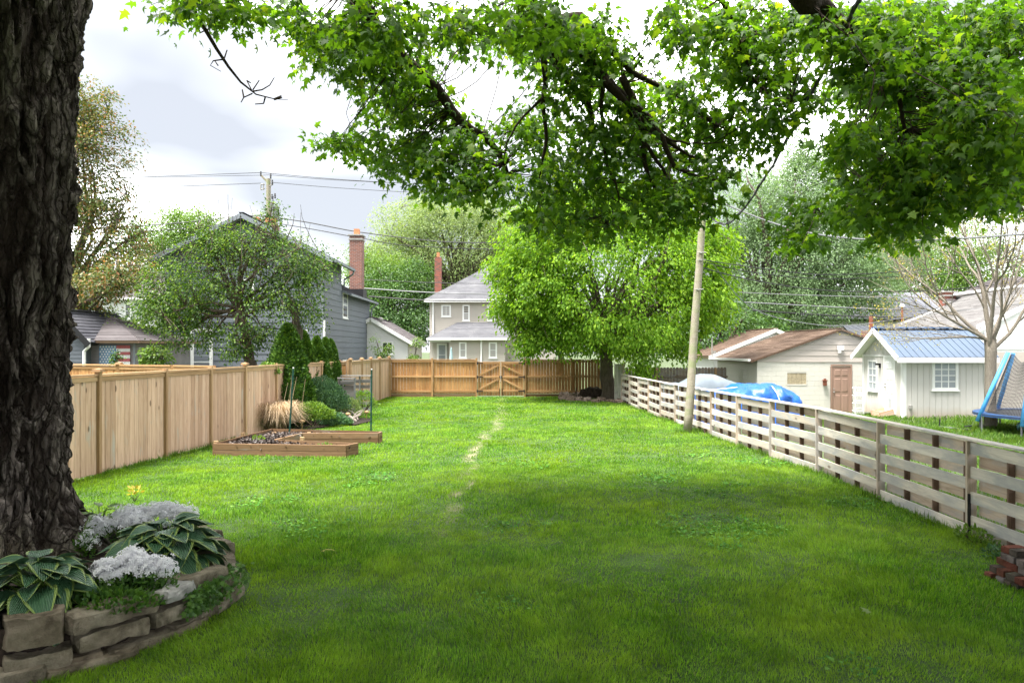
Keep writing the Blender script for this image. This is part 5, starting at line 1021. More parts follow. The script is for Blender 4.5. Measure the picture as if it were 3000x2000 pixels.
for kh, kt, kr, ka in ((4.9, -1.9, .28, .10), (2.1, -.75, .35, .10), (3.4, -1.1, .25, .07), (4.25, -.9, .3, .06)):
    dd_ = ((Hh - kh) / kr) ** 2 + (((Tt - kt + np.pi) % (2 * np.pi) - np.pi) / (kr * 1.3)) ** 2; knots_ = knots_ + ka * np.exp(-dd_) * (1 + .5 * np.sin(dd_ * 5))
q5 = np.stack([cx_ * 7 + w1 * 2, cy_ * 7 + w1 * 2, Hh * 2.2 + w1 * 1.5], -1); plate = np.round((fbm(q5, 41, 3) + 1) * 3.2) / 3.2 - 1
Rf = Rb * (1 + butt) - .075 * groove + .03 * (np.clip(r2, -1, 1) - .5) + .045 * plate + .016 * r3 + knots_ - .02
vv = np.stack([TX + np.cos(Tt) * Rf + .0 * Hh, TY + np.sin(Tt) * Rf, Hh], -1).reshape(-1, 3); nth = len(th_); i = np.arange((len(hs) - 1) * nth); r0 = i // nth * nth; c0 = i % nth; c1 = (c0 + 1) % nth
me = np_mesh('trunk', vv, np.stack([r0 + c0, r0 + c1, r0 + nth + c1, r0 + nth + c0], 1), M_['bark'], True)
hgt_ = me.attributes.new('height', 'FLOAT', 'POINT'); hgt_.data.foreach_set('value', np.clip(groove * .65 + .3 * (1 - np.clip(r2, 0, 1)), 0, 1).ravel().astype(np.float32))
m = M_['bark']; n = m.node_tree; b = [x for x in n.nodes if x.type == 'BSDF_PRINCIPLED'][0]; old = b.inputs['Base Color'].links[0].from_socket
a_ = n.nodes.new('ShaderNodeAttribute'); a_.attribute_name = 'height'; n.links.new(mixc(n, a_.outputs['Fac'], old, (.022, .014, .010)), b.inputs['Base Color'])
part('trunk', me, MT)
# limbs traced as polylines (photograph pixel, distance) then carried on to the trunk fork
def tr(ox, oy, s, pts, Y0, Y1): k = len(pts); return [P(ox + x / s, oy + y / s, Y0 + (Y1 - Y0) * i / max(1, k - 1)) for i, (x, y) in enumerate(pts)]
fork = V((-4.5, 6.9, 8.2))
limbs = [
 ([fork, V((-3.4, 8.2, 8.3))] + tr(0, 0, .784, [(800, -30), (860, 60), (920, 130), (1000, 200), (1060, 280), (1130, 330), (1165, 400)], 9, 10.5), .17, .035),
 ([fork, V((-2.5, 8.4, 9.0)), V((-.6, 8.6, 8.2))] + tr(0, 0, .784, [(1190, -60), (1218, 0), (1235, 60), (1262, 110), (1300, 180), (1350, 240), (1365, 300)], 8.6, 9.6), .16, .03),
 (tr(0, 0, .784, [(1240, 90), (1252, 170), (1246, 240), (1255, 320), (1240, 400), (1236, 470)], 8.8, 9.8), .05, .012),
 (tr(0, 0, .784, [(1246, 225), (1200, 270), (1165, 330), (1155, 380)], 9, 9.5), .022, .006),
 (tr(0, 0, .784, [(1250, 60), (1330, 40), (1365, 80), (1420, 130), (1450, 165), (1540, 210), (1620, 270), (1650, 290)], 8.8, 9.8), .085, .015),
 (tr(0, 0, .784, [(1330, 110), (1400, 190), (1440, 230), (1500, 300), (1560, 345), (1630, 370)], 8.9, 9.8), .07, .015),
 (tr(1500, 0, 2.24, [(720, 500), (800, 650), (940, 830), (1040, 1030), (1100, 1110), (1300, 1180), (1420, 1170), (1500, 1120)], 9, 9.6), .05, .014),
 (tr(1500, 0, 2.24, [(600, 520), (740, 680), (840, 830), (860, 960), (880, 1100), (930, 1220), (980, 1320), (1080, 1440)], 9, 10), .06, .01),
 (tr(1500, 0, 2.24, [(840, 840), (950, 870), (1020, 910), (1080, 930), (1200, 940), (1380, 935)], 9.1, 9.6), .03, .008),
 (tr(1500, 0, 2.24, [(600, 520), (590, 700), (600, 850), (615, 1060), (680, 1200), (700, 1330), (650, 1470)], 9, 9.8), .032, .008),
 (tr(1500, 0, 2.24, [(1370, 0), (1450, 120), (1480, 250), (1530, 400), (1600, 540), (1700, 640), (1830, 690)], 8.8, 9.6), .04, .006),
 (tr(1500, 0, 2.24, [(860, 930), (960, 1060), (1040, 1190), (1150, 1210), (1300, 1180)], 9.2, 9.8), .03, .008),
 ([fork, V((-2.2, 7.4, 9.6)), V((.8, 7.4, 9.0))] + tr(2200, 0, 2.24, [(250, -120), (400, 10), (540, 130), (700, 260), (900, 400), (1150, 490), (1330, 600), (1450, 780), (1600, 930), (1800, 950), (1900, 1000)], 7.6, 9.4), .17, .04),
 (tr(2200, 0, 2.24, [(1180, 470), (1400, 450), (1600, 430), (1700, 380), (1850, 340)], 8.2, 8.9), .05, .02),
 (tr(2200, 0, 2.24, [(820, 370), (940, 480), (980, 680), (1010, 850), (1040, 1030), (1050, 1200), (990, 1330)], 8, 9), .045, .007),
 (tr(2200, 0, 2.24, [(1340, 600), (1500, 610), (1650, 690), (1750, 900), (1760, 1000), (1740, 1130)], 8.6, 9.4), .04, .008),
 (tr(2200, 0, 2.24, [(1040, 1060), (800, 1150), (740, 1250), (620, 1370), (460, 1405)], 9, 9.4), .018, .005),
 (tr(2200, 0, 2.24, [(1850, 1330), (1500, 1330), (1300, 1320), (1100, 1280), (900, 1260)], 9.4, 10), .025, .006),
]
mbL = MB(); ends = []
for pts, ra, rb in limbs:
    Ppts = [V(p) for p in pts]; fine = []
    for i in range(len(Ppts) - 1):
        p0 = Ppts[max(i - 1, 0)]; p1 = Ppts[i]; p2 = Ppts[i + 1]; p3 = Ppts[min(i + 2, len(Ppts) - 1)]
        for t in (0, .33, .66): fine.append(.5 * ((2 * p1) + (p2 - p0) * t + (2 * p0 - 5 * p1 + 4 * p2 - p3) * t * t + (3 * p1 - p0 - 3 * p2 + p3) * t ** 3) + V(rng.normal(size=3)) * .008)
    fine.append(Ppts[-1]); k = len(fine); rad = [(ra + (rb - ra) * (i / (k - 1)) ** .8) * random.uniform(.93, 1.07) for i in range(k)]
    mb = MB(); mb.tube(fine, rad, 9 if ra > .06 else 6); mb.build('limb' if ra > .06 else 'branch', M_['branch'], MT, smooth=True); ends += fine
ea = np.array([tuple(p) for p in ends])
# visible leaf masses: (x, y, rx, ry) in 2352-wide picture units, with distance
vis = [(400,8,55,22),(470,22,60,28),(530,18,60,30),(585,12,30,28),(655,30,40,35),(700,55,80,50),(760,90,70,55),(740,125,45,35),(800,110,80,70),(860,50,90,60),(880,180,70,60),(930,130,70,70),(900,240,80,55),(970,240,75,65),(1010,300,85,60),(745,322,28,22),(780,318,40,24),(830,322,55,32),(890,350,75,42),(950,372,90,52),(1040,370,95,62),(1010,425,50,35),(1080,420,70,45),(1130,460,45,30),(1120,380,45,50),
 (1000,45,85,45),(1060,80,45,40),(1150,20,60,32),(1230,50,100,55),(1180,95,60,35),(1220,130,60,35),(1110,95,40,25),(1330,60,80,50),(1360,130,90,70),(1290,200,80,50),(1220,280,60,45),(1180,305,45,45),(1290,330,85,60),(1250,400,60,45),(1320,430,95,65),(1240,480,45,40),(1370,510,80,45),(1400,290,100,80),(1450,380,110,75),(1490,470,90,55),(1540,320,110,75),(1480,210,85,60),(1430,170,60,50),(1640,290,100,55),(1700,320,75,45),(1620,390,60,42),(1580,215,60,38),(1560,440,60,40),(1290,520,60,30),(1620,480,45,35),(1200,420,25,35),
 (1545,55,45,60),(1620,40,80,50),(1700,60,80,60),(1660,130,90,55),(1740,150,80,55),(1640,170,60,35),(1790,80,70,60),(1810,190,60,40),(1790,260,55,35),(1740,250,60,40),(1855,240,35,22),(1850,40,60,50),
 (1950,60,90,55),(2040,60,90,60),(2140,70,110,70),(2250,60,80,60),(2330,60,50,70),(2010,150,90,55),(2100,170,110,70),(2220,180,100,70),(2320,200,60,70),(1960,200,55,40),(2010,215,55,30),(2080,250,90,50),(2180,280,100,60),(2280,280,80,60),(2030,300,90,50),(1950,320,45,40),(1930,370,35,38),(2020,380,90,50),(2130,370,90,60),(2250,370,80,50),(2330,380,40,60),(1990,440,70,40),(2080,450,90,40),(2200,430,70,40),(2290,450,60,45),(1960,490,50,30),(2060,500,80,30),(1835,470,32,18),(1870,495,45,22),(1810,510,32,14),(1830,540,42,20),(1860,555,30,14),(2060,545,60,22),(2120,520,50,22),(1880,470,25,14)]
tot = []
for (x, y, rx_, ry_) in vis:
    Yc = random.uniform(9.0, 11.0) if y > 60 else random.uniform(7.6, 9.8)
    if x > 1840 and random.random() < .28: Yc = random.uniform(7.4, 8.6)
    ns = max(3, int(rx_ * ry_ / (145 if x < 1840 else 92))); a = rng.uniform(0, 6.283, ns); rr = rng.random(ns) ** .5
    for k in range(ns): tot.append(tuple(P((x + rx_ * rr[k] * math.cos(a[k])) / .784, (y + ry_ * rr[k] * math.sin(a[k])) / .784, Yc + rng.normal() * .35)))
tot = np.array(tot); pos, d, up, sz = sprays(tot, 14, .125, .45, .118, -.55); sz = sz * rng.uniform(.65, 1.15, len(sz))
dist = np.linalg.norm(pos - np.array([0, 0, EYE]), axis=1); sx_ = pos[:, 0] / pos[:, 1] * F + 1500; sy_ = HZ - (pos[:, 2] - EYE) / pos[:, 1] * F
inview = (sx_ > 0) & (sx_ < 3000) & (sy_ > -10) & (sy_ < 2000)
order = np.argsort(np.where(inview, dist, 1e9)); near, rest = order[:260], order[260:]
part('crown', leaf_mesh('crown', pos[rest], d[rest], up[rest], sz[rest], M_['lf_maple'], MAPLE_V, MAPLE_F), MT, 'stuff')
lm = [np_mesh('leaf', MAPLE_V * (1, 1, z), MAPLE_F, M_['lf_maple']) for z in (1, 1.6, .5)]
s_, f_, n_ = frames(d[near], up[near])
for j, i in enumerate(near):
    M = Mx([[s_[j][r] * sz[i], f_[j][r] * sz[i], n_[j][r] * sz[i], pos[i][r]] for r in range(3)] + [[0, 0, 0, 1]]); link('leaf', lm[j % 3], MT, M)
mb = MB()
for i in rng.choice(len(tot), int(len(tot) * .42), replace=False):
    j = np.argmin(((ea - tot[i]) ** 2).sum(1)); q = V(ea[j]); w = V(tot[i])
    if (w - q).length < 2.2: limb_mb(mb, q, w, .010, .004, .25, 3, 4, .04)
mb.build('twigs', M_['branch'], MT, 'stuff')
# the crown above the frame: foliage roof over the near lawn and behind the camera, unseen, shaped to shade it
N = 6800; cx = rng.uniform(-11, 9.5, N); cy = rng.uniform(-11, 6.2, N); lowlim = EYE + 1120 / F * np.maximum(cy, 0) + .5
czz = np.maximum(rng.uniform(6.2, 11.5, N), lowlim + rng.random(N) * 2.5); keep = (((cx + 1) / 11) ** 2 + ((cy + 1.8) / 9.2) ** 2 < 1)
keep &= ~((cx < -1.5) & (cy > 1.5) & (rng.random(N) < .55)); top = np.stack([cx, cy, czz], -1)[keep]; pos, d, up, sz = sprays(top, 11, .42, .35, .34, -.4)
ok = pos[:, 2] > EYE + 1045 / F * np.maximum(pos[:, 1], 0) + .35; pos, d, up, sz = pos[ok], d[ok], up[ok], sz[ok]
part('upper_crown', leaf_mesh('upper_crown', pos, d, up, sz, M_['lf_maple'], DIA_V * (1.5, 1, 1), DIA_F), MT, 'stuff')
mb = MB()
for x, y, z in ((-1, 1, 9), (3, -2, 9.5), (4, 4, 9), (-3, -4, 9), (0, 7, 9.6), (-7, 2, 9), (-8, 6, 9), (5, 6, 9.5)): limb_mb(mb, (-4.6, 6.8, 8.0), (x, y, z), .2, .05, .1, 7, 8, .1)
mb.build('upper_limbs', M_['branch'], MT)
# dead hanging branch
pts = tr(0, 0, 2.24, [(1250, -60), (1285, 110), (1350, 200), (1420, 320), (1500, 440), (1580, 540), (1680, 620), (1800, 650), (1890, 655)], 8.6, 9.2)
mb = MB(); mb.tube(pts, [.032, .03, .027, .022, .018, .014, .01, .007, .003], 7)
for q in ([(1350, 205), (1410, 160), (1420, 130), (1510, 115), (1565, 40)], [(1350, 200), (1310, 218)], [(1410, 160), (1420, 205)], [(1470, 390), (1400, 400), (1380, 430), (1450, 470)], [(1470, 390), (1490, 330)], [(1430, 430), (1410, 400)], [(1660, 600), (1720, 590), (1770, 560), (1800, 510)], [(1650, 590), (1620, 530), (1645, 545)], [(1655, 615), (1600, 640), (1582, 672)], [(1660, 590), (1700, 530)], [(1600, 640), (1590, 590)], [(1740, 640), (1730, 680), (1675, 684)], [(1800, 650), (1845, 630)], [(1800, 655), (1850, 640)]):
    mb.tube(tr(0, 0, 2.24, q, 8.85, 9.0), [.011, .009, .007, .005, .003][:len(q)], 4)
mb.build('dead_branch', M_['branch'], MT)

# ---------------------------------------------------------------- stone bed
M_['stone'] = stonemat('sandstone', (.10, .085, .062), (.25, .215, .165), (.40, .355, .285), bs=1.); M_['stonew'] = stonemat('pale_stone', (.2, .2, .195), (.36, .355, .345), (.5, .49, .475), moss=.1)
WALL = [V((-4.6, 4.05, 0)), V((-3.62, 4.62, 0)), V((-3.30, 4.82, 0)), V((-2.95, 5.1, 0)), V((-2.66, 5.55, 0)), V((-2.55, 6.0, 0)), V((-2.58, 6.4, 0)), V((-2.72, 6.9, 0)), V((-3.0, 7.4, 0))]
def plan(px):
    k = (px - 1500) / F; best = None
    for a, b_ in zip(WALL, WALL[1:]):
        den = (b_.x - a.x) - k * (b_.y - a.y)
        if abs(den) < 1e-6: continue
        t = (k * a.y - a.x) / den
        if -.001 <= t <= 1.001: q = a.lerp(b_, t); best = q if best is None or q.y < best.y else best
    return best
def rock_mesh(name, sx, sy, sz, mat, seed, amp=.12, nx_=9, ny_=5, nz_=4, rnd=.07):
    pts = {}; vs = []; fs = []
    def vid(i, j, k):
        if (i, j, k) not in pts: pts[(i, j, k)] = len(vs); vs.append((i / nx_ * 2 - 1, j / ny_ * 2 - 1, k / nz_ * 2 - 1))
        return pts[(i, j, k)]
    for i in range(nx_):
        for j in range(ny_): fs += [(vid(i, j, 0), vid(i, j + 1, 0), vid(i + 1, j + 1, 0), vid(i + 1, j, 0)), (vid(i, j, nz_), vid(i + 1, j, nz_), vid(i + 1, j + 1, nz_), vid(i, j + 1, nz_))]
        for k in range(nz_): fs += [(vid(i, 0, k), vid(i + 1, 0, k), vid(i + 1, 0, k + 1), vid(i, 0, k + 1)), (vid(i, ny_, k), vid(i, ny_, k + 1), vid(i + 1, ny_, k + 1), vid(i + 1, ny_, k))]
    for j in range(ny_):
        for k in range(nz_): fs += [(vid(0, j, k), vid(0, j, k + 1), vid(0, j + 1, k + 1), vid(0, j + 1, k)), (vid(nx_, j, k), vid(nx_, j + 1, k), vid(nx_, j + 1, k + 1), vid(nx_, j, k + 1))]
    v = np.array(vs); nrm = np.linalg.norm(v, axis=1, keepdims=True); cube = np.max(np.abs(v), axis=1, keepdims=True); v = v * (1 - rnd * (nrm / cube - 1) / .73)
    v = v * (sx / 2, sy / 2, sz / 2); s0 = min(sx, sy, sz); nz2 = np.stack([fbm(v / s0 * 1.1 + seed * 7.3 + o_, seed, 2) for o_ in (0, 50, 90)], -1) + .5 * np.abs(np.stack([fbm(v / s0 * 2.6 + seed * 3.3 + o_, seed, 2) for o_ in (0, 50, 90)], -1)); v = v + nz2 * s0 * amp
    return np_mesh(name, v, fs, mat, False)
sw = thing('stone_wall', 'low curved dry-stacked sandstone wall holding the flower bed around the big trunk', 'wall', (-3, 5.4, 0))
stones = [(0, 495, 1085, 1315), (510, 1245, 985, 1115), (1255, 1495, 825, 930), (0, 565, 1350, 1485), (585, 1155, 1140, 1270), (1170, 1465, 985, 1100), (230, 790, 1390, 1530), (855, 1330, 1235, 1340), (1345, 1635, 1060, 1145), (1490, 1750, 900, 985)]
for i, (x0, x1, y0, y1) in enumerate(stones):
    a = plan(x0 / 2.613); b_ = plan(min(x1 / 2.613, 688))
    if a is None or b_ is None: continue
    c = (a + b_) / 2; u = (b_ - a).normalized(); nin = V((-u.y, u.x, 0)); L = (b_ - a).length + .0; zt_ = EYE - ((y0 / 2.613 + 1400) - HZ) / F * c.y; zb_ = EYE - ((y1 / 2.613 + 1400) - HZ) / F * c.y
    dp = .30; wh_ = i == 2; me_ = rock_mesh('stone', L * .97, dp, max(.07, (zt_ - zb_) * .97), M_['stonew'] if wh_ else M_['stone'], i + 3, .13 if not wh_ else .2)
    ang = math.atan2(u.y, u.x); link('stone', me_, sw, Mx.Translation(c + nin * (dp * .40 + random.uniform(-.02, .02)) + V((0, 0, (zt_ + zb_) / 2))) @ Mx.Rotation(ang, 4, 'Z') @ Mx.Rotation(random.uniform(-.04, .04), 4, 'X'))
# extra stones: bottom row, curve, back and out of frame
def stone_at(x, y, z, sx, sy, sz, rz, i, mat=None, name='stone', par=None, amp=.13): return link(name, rock_mesh('stone', sx, sy, sz, mat or M_['stone'], i, amp), par or sw, Mx.Translation((x, y, z)) @ Mx.Rotation(rz, 4, 'Z'))
for (x, y, z, sx, sy, sz, rz, i) in ((-2.66, 6.02, .33, .52, .42, .13, .9, 31), (-2.80, 6.62, .34, .5, .3, .15, 1.75, 32), (-2.50, 6.2, .2, .5, .26, .13, 1.45, 33), (-2.50, 6.25, .07, .55, .28, .12, 1.5, 34), (-2.68, 6.75, .18, .55, .28, .15, 1.95, 35), (-2.72, 6.8, .05, .6, .3, .12, 1.95, 36), (-2.95, 7.2, .25, .5, .3, .15, 2.25, 37), (-2.98, 7.3, .09, .6, .3, .15, 2.2, 38),
    (-3.55, 4.72, .045, .7, .28, .14, .55, 39), (-4.1, 4.4, .1, .6, .3, .2, .5, 40), (-4.15, 4.38, .3, .62, .3, .2, .5, 41), (-4.2, 4.42, .47, .5, .3, .12, .5, 42), (-3.05, 5.08, .02, .6, .25, .1, .75, 43), (-2.62, 5.62, .02, .55, .25, .1, 1.1, 44), (-3.4, 7.6, .2, .5, .3, .3, 2.7, 45), (-3.9, 7.8, .2, .5, .3, .3, 3.1, 46), (-4.5, 8.0, .2, .6, .3, .3, 3.1, 47)): stone_at(x - (.13 if x > -3 else 0), y, z, sx, sy, sz, rz, i)
# soil in the bed
xs_ = np.linspace(-5.8, -2.4, 60); ys_ = np.linspace(4.1, 8.1, 60); X_, Y_ = np.meshgrid(xs_, ys_)
ring = [(p.x, p.y) for p in WALL] + [(-3.6, 7.85), (-4.6, 8.1), (-5.7, 7.6), (-6.1, 6.2), (-5.6, 4.8), (-4.6, 4.05)]
def inside(x, y, poly):
    r = np.zeros(x.shape, bool)
    for (x0, y0), (x1, y1) in zip(poly, poly[1:] + poly[:1]):
        c = ((y0 > y) != (y1 > y)); r ^= c & (x < (x1 - x0) * (y - y0) / ((y1 - y0) + 1e-12) + x0)
    return r
Zs = .33 + .03 * fbm(np.stack([X_ * 5, Y_ * 5, 0 * X_], -1), 4, 3); cxr, cyr = -4.2, 6.3
ins = inside(cxr + (X_ - cxr) * 1.09, cyr + (Y_ - cyr) * 1.07, ring); Zs = np.where(ins, Zs, -.05); i = np.arange(59 * 59); r = i // 59 * 60 + i % 59
fq = np.stack([r, r + 1, r + 61, r + 60], 1); kf = ins.ravel()[fq].any(1); props(link('bed_soil', np_mesh('bed_soil', np.stack([X_, Y_, Zs], -1).reshape(-1, 3), fq[kf], M_['soil'], True)), kind='structure')

# ---------------------------------------------------------------- hostas: every leaf a part
def hosta_leaf(w, curl, fold, nl=9, nw=10):
    vs, fs, mi = [], [], []
    for i in range(nl + 1):
        t = i / nl; hw = w * (math.sin(math.pi * min(1, t ** .72)) ** .8) * (1 - .12 * t) if 0 < t < 1 else .004
        for j in range(nw + 1):
            u = j / nw * 2 - 1; ua = u * hw; rib = .010 * math.cos(u * math.pi * 5) * math.sin(math.pi * t)
            z = fold * abs(ua) - curl * t * t + rib + .018 * math.sin(t * 9 + u * 3) * abs(u); vs.append((ua, t - .0, z))
    for i in range(nl):
        for j in range(nw): fs.append((i * (nw + 1) + j, i * (nw + 1) + j + 1, (i + 1) * (nw + 1) + j + 1, (i + 1) * (nw + 1) + j)); mi.append(1 if j in (0, nw - 1) and i > 1 else 0)
    return np.array(vs), fs, mi
def hostamat(name, c1, c2, rough=.42):
    m, n, b, o = mat_new(name); t = objc(n); w = n.nodes.new('ShaderNodeTexWave'); w.wave_type = 'BANDS'; w.bands_direction = 'X'; w.inputs['Scale'].default_value = 5.5; w.inputs['Distortion'].default_value = 1.2; n.links.new(t, w.inputs[0])
    col = mixc(n, math_n(n, 'MULTIPLY', w.outputs['Fac'], .55), c1, c2); col = mixc(n, math_n(n, 'MULTIPLY', orand(n), .5), col, tuple(q * .65 for q in c1)); n.links.new(col, b.inputs['Base Color']); b.inputs['Roughness'].default_value = rough; b.inputs['Specular IOR Level'].default_value = .45
    bump(n, b, w.outputs['Fac'], .5, .04); return m
M_['hg'] = hostamat('hosta_green', (.035, .10, .045), (.075, .165, .075)); M_['hy'] = hostamat('hosta_margin', (.17, .25, .05), (.26, .34, .09)); M_['hl'] = hostamat('lance_leaf', (.10, .20, .03), (.20, .30, .05))
hm = []
for w, cu, fo in ((.44, .30, .28), (.48, .40, .2), (.41, .2, .34), (.46, .5, .14), (.43, .62, .24)):
    v, f, mi = hosta_leaf(w, cu, fo); hm.append(np_mesh('leaf', v, f, mats=[M_['hg'], M_['hy']], midx=mi, smooth=True))
def hosta(label, c, R_, H, n_, size, meshes, seed, stalk=True):
    rd = random.Random(seed); th = thing('hosta', label, 'plant', c); mb = MB()
    for i in range(n_):
        lv = (i + .5) / n_; a = i * 2.399 + rd.uniform(-.3, .3); rr = R_ * (.15 + .72 * lv ** .8); h = H * (1 - lv ** 1.6 * .78) * rd.uniform(.88, 1.1)
        base = V(c) + V((math.cos(a) * rr * .62, math.sin(a) * rr * .62, h)); L = size * rd.uniform(.8, 1.2) * (.75 + .35 * lv)
        pit = .40 - .85 * lv + rd.uniform(-.2, .2); M = Mx.Translation(base) @ Mx.Rotation(a - math.pi / 2 + rd.uniform(-.3, .3), 4, 'Z') @ Mx.Rotation(pit, 4, 'X') @ Mx.Rotation(rd.uniform(-.35, .35), 4, 'Y') @ Mx.Scale(L, 4)
        link('leaf', meshes[rd.randrange(len(meshes))], th, M); mb.tube([V(c) + V((math.cos(a) * .04, math.sin(a) * .04, 0)), V(c) + V((math.cos(a) * rr * .3, math.sin(a) * rr * .3, h * .7)), base], [.007, .006, .005], 4)
    mb.build('stalks', M_['hl'], th); return th
hosta('wide blue-green hosta with yellow leaf edges at the left picture edge below the trunk', (-3.62, 5.32, .33), .54, .34, 62, .27, hm, 3)
hosta('larger mounded hosta with yellow leaf edges right of the trunk, between the white flowers', (-3.10, 6.25, .33), .62, .38, 86, .275, hm, 5)
v, f, mi = hosta_leaf(.17, .35, .3); v2, f2, _ = hosta_leaf(.2, .6, .2); lance = [np_mesh('leaf', v, f, mats=[M_['hl'], M_['hy']], midx=mi, smooth=True), np_mesh('leaf', v2, f, mats=[M_['hl'], M_['hy']], midx=mi, smooth=True)]
hosta('small narrow-leaved yellow-green hosta tight against the right side of the trunk', (-4.15, 7.05, .33), .36, .34, 26, .26, lance, 9)
# ---------------------------------------------------------------- phlox
M_['petal'] = leafmat('white_petal', [(0, (.70, .70, .74)), (1, (.86, .86, .88))], .3, (1, 1, 1)); M_['phl'] = leafmat('phlox_leaf', [(0, (.03, .085, .015)), (.6, (.06, .14, .022)), (1, (.10, .2, .03))], .3)
PV = [(0, 0, 0)]; PF = []
for k in range(5):
    a = k * 2 * math.pi / 5; o_ = len(PV); PV += [(math.cos(a - .38) * .62, math.sin(a - .38) * .62, .05), (math.cos(a - .2) * 1, math.sin(a - .2) * 1, -.05), (math.cos(a + .2) * 1, math.sin(a + .2) * 1, -.05), (math.cos(a + .38) * .62, math.sin(a + .38) * .62, .05)]; PF += [(0, o_, o_ + 1), (0, o_ + 1, o_ + 2), (0, o_ + 2, o_ + 3)]
PV = np.array(PV, float)[:, [0, 1, 2]]; PF = np.array(PF)
def phlox(label, lobes, z, nf, nlv):
    th = thing('phlox', label, 'flowers', (lobes[0][0], lobes[0][1], .33)); P_, D_, U_ = [], [], []
    lo = np.array(lobes); k = rng.choice(len(lo), nf, p=(lo[:, 2] * lo[:, 3]) / (lo[:, 2] * lo[:, 3]).sum()); t = rnd_dirs(nf, .5); t[:, 2] = np.abs(t[:, 2])
    r = rng.random(nf) ** .4; bm_ = 1 + .2 * vnoise(t * 4 + 5, 3); p = np.stack([lo[k, 0] + t[:, 0] * lo[k, 2] * r * bm_, lo[k, 1] + t[:, 1] * lo[k, 3] * r * bm_, z + t[:, 2] * .09 * bm_ + lo[k, 4] + rng.normal(size=nf) * .022], -1)
    nrm = t * .7 + rng.normal(size=(nf, 3)) * .35 + (0, -.25, .35); side = np.cross(nrm, rnd_dirs(nf)); me_ = leaf_mesh('flowers', p, side, nrm, .024 * rng.uniform(.7, 1.2, nf), M_['petal'], PV, PF); part('flowers', me_, th, 'stuff')
    k = rng.choice(len(lo), nlv); t = rnd_dirs(nlv); r = rng.random(nlv) ** .5; p = np.stack([lo[k, 0] + t[:, 0] * lo[k, 2] * 1.12 * r, lo[k, 1] + t[:, 1] * lo[k, 3] * 1.15 * r - .03, .34 + rng.random(nlv) * (z - .33)], -1)
    part('foliage', leaf_mesh('foliage', p, rnd_dirs(nlv, .6), rnd_dirs(nlv), .05 * rng.uniform(.6, 1.2, nlv), M_['phl'], DIA_V * (.7, 1, 1)), th, 'stuff'); return th
phlox('white phlox cushion in front, between the two big hostas', [(-3.22, 5.58, .17, .13, 0), (-2.98, 5.64, .18, .13, .02), (-2.82, 5.66, .12, .1, -.01), (-3.1, 5.7, .14, .12, .06)], .50, 1500, 1600)
phlox('white phlox drift behind the larger hosta', [(-4.05, 6.85, .16, .14, -.03), (-3.85, 7.05, .22, .18, .03), (-3.6, 7.15, .25, .2, .05), (-3.38, 7.1, .2, .16, .03), (-3.75, 6.9, .2, .16, .0), (-4.0, 6.6, .1, .1, -.1)], .56, 2200, 1500)
shrub('groundcover', 'dark low leafy groundcover along the top of the stone wall below the phlox', (-3.12, 5.35, .34), .42, .2, .12, 1300, .045, M_['phl'], cat='plant')
# ivy on the wall
iv = thing('ivy', 'small dark ivy trailing down the curved end of the stone wall', 'ivy', (-2.7, 5.8, .2)); N = 420
p = np.stack([rng.normal(-2.60, .13, N), rng.normal(5.62, .14, N), rng.uniform(.1, .36, N)], -1); q = np.array([tuple(plan(x)) for x in rng.uniform(545, 680, N)]); q[:, 2] = rng.uniform(.13, .33, N); q[:, :2] += rng.normal(size=(N, 2)) * .02 + (.03, -.05)
part('foliage', leaf_mesh('foliage', q, rnd_dirs(N, -.4), np.array([(.5, -.8, .4)]) + rng.normal(size=(N, 3)) * .4, .05 * rng.uniform(.6, 1.2, N), M_['phl'], MAPLE_V, MAPLE_F), iv, 'stuff')
q2 = np.array([(-2.44 + rng.normal() * .04, 6.2 + rng.normal() * .15, rng.uniform(.15, .36)) for _ in range(120)]); part('foliage', leaf_mesh('foliage', q2, rnd_dirs(120, -.4), np.array([(.8, -.4, .4)]) + rng.normal(size=(120, 3)) * .4, .05 * rng.uniform(.6, 1.2, 120), M_['phl'], MAPLE_V, MAPLE_F), iv, 'stuff')

# ---------------------------------------------------------------- raised planter (U shape)
pl = thing('raised_planter', 'U-shaped raised bed of brown boards with dark mulch beside the left fence', 'planter', (*G(840, 1325)[:2], 0))
PZ = .27
def gp_(px, py): q = G(px, py, PZ); return V((q.x, q.y, 0))
A1 = gp_(625, 1298); A2 = gp_(1014, 1303); A3 = gp_(1048, 1296); A4 = gp_(806, 1286); A5 = gp_(885, 1267.5); A6 = gp_(1108, 1267); A7 = gp_(1118, 1262.5); A8 = gp_(798, 1254.5)
outer = [A1, A2, A3, A4, A5, A6, A7, A8]
ctr = sum(outer, V()) / 8
for i, (a, c) in enumerate(zip(outer, outer[1:] + outer[:1])):
    d = (c - a).normalized(); nrm = V((d.y, -d.x, 0)); L = (c - a).length; parts = [(0, 1)] if L < 1.6 else ([(0, .35), (.35, 1)] if i == 0 else [(0, .5), (.5, 1)] if i == 7 else [(0, 1)])
    for z, h in ((.065, .13), (PZ - .07, .137)):
        for t0, t1 in parts: board('plank', pl, a.lerp(c, t0) + V((0, 0, z)), a.lerp(c, t1) + V((0, 0, z)), h, .038, nrm, M_['planter'])
for px, py in ((633, 1287), (712, 1263), (803, 1262), (905, 1262), (885, 1276)): q = gp_(px, py); board('corner_post', pl, q, q + V((0, 0, PZ - .03)), .09, .09, (0, -1, 0), M_['cedarb'])
mb = MB(); mb.prism([p + V((0, 0, .14)) for p in outer], (0, 0, .03)); mb.build('mulch', M_['soil'], pl)
N = 1500; poly_ = [(p.x, p.y) for p in outer]; xx = rng.uniform(min(p.x for p in outer), max(p.x for p in outer), 9000); yy = rng.uniform(min(p.y for p in outer), max(p.y for p in outer), 9000); k = inside(xx, yy, poly_); xx, yy = xx[k][:3500], yy[k][:3500]
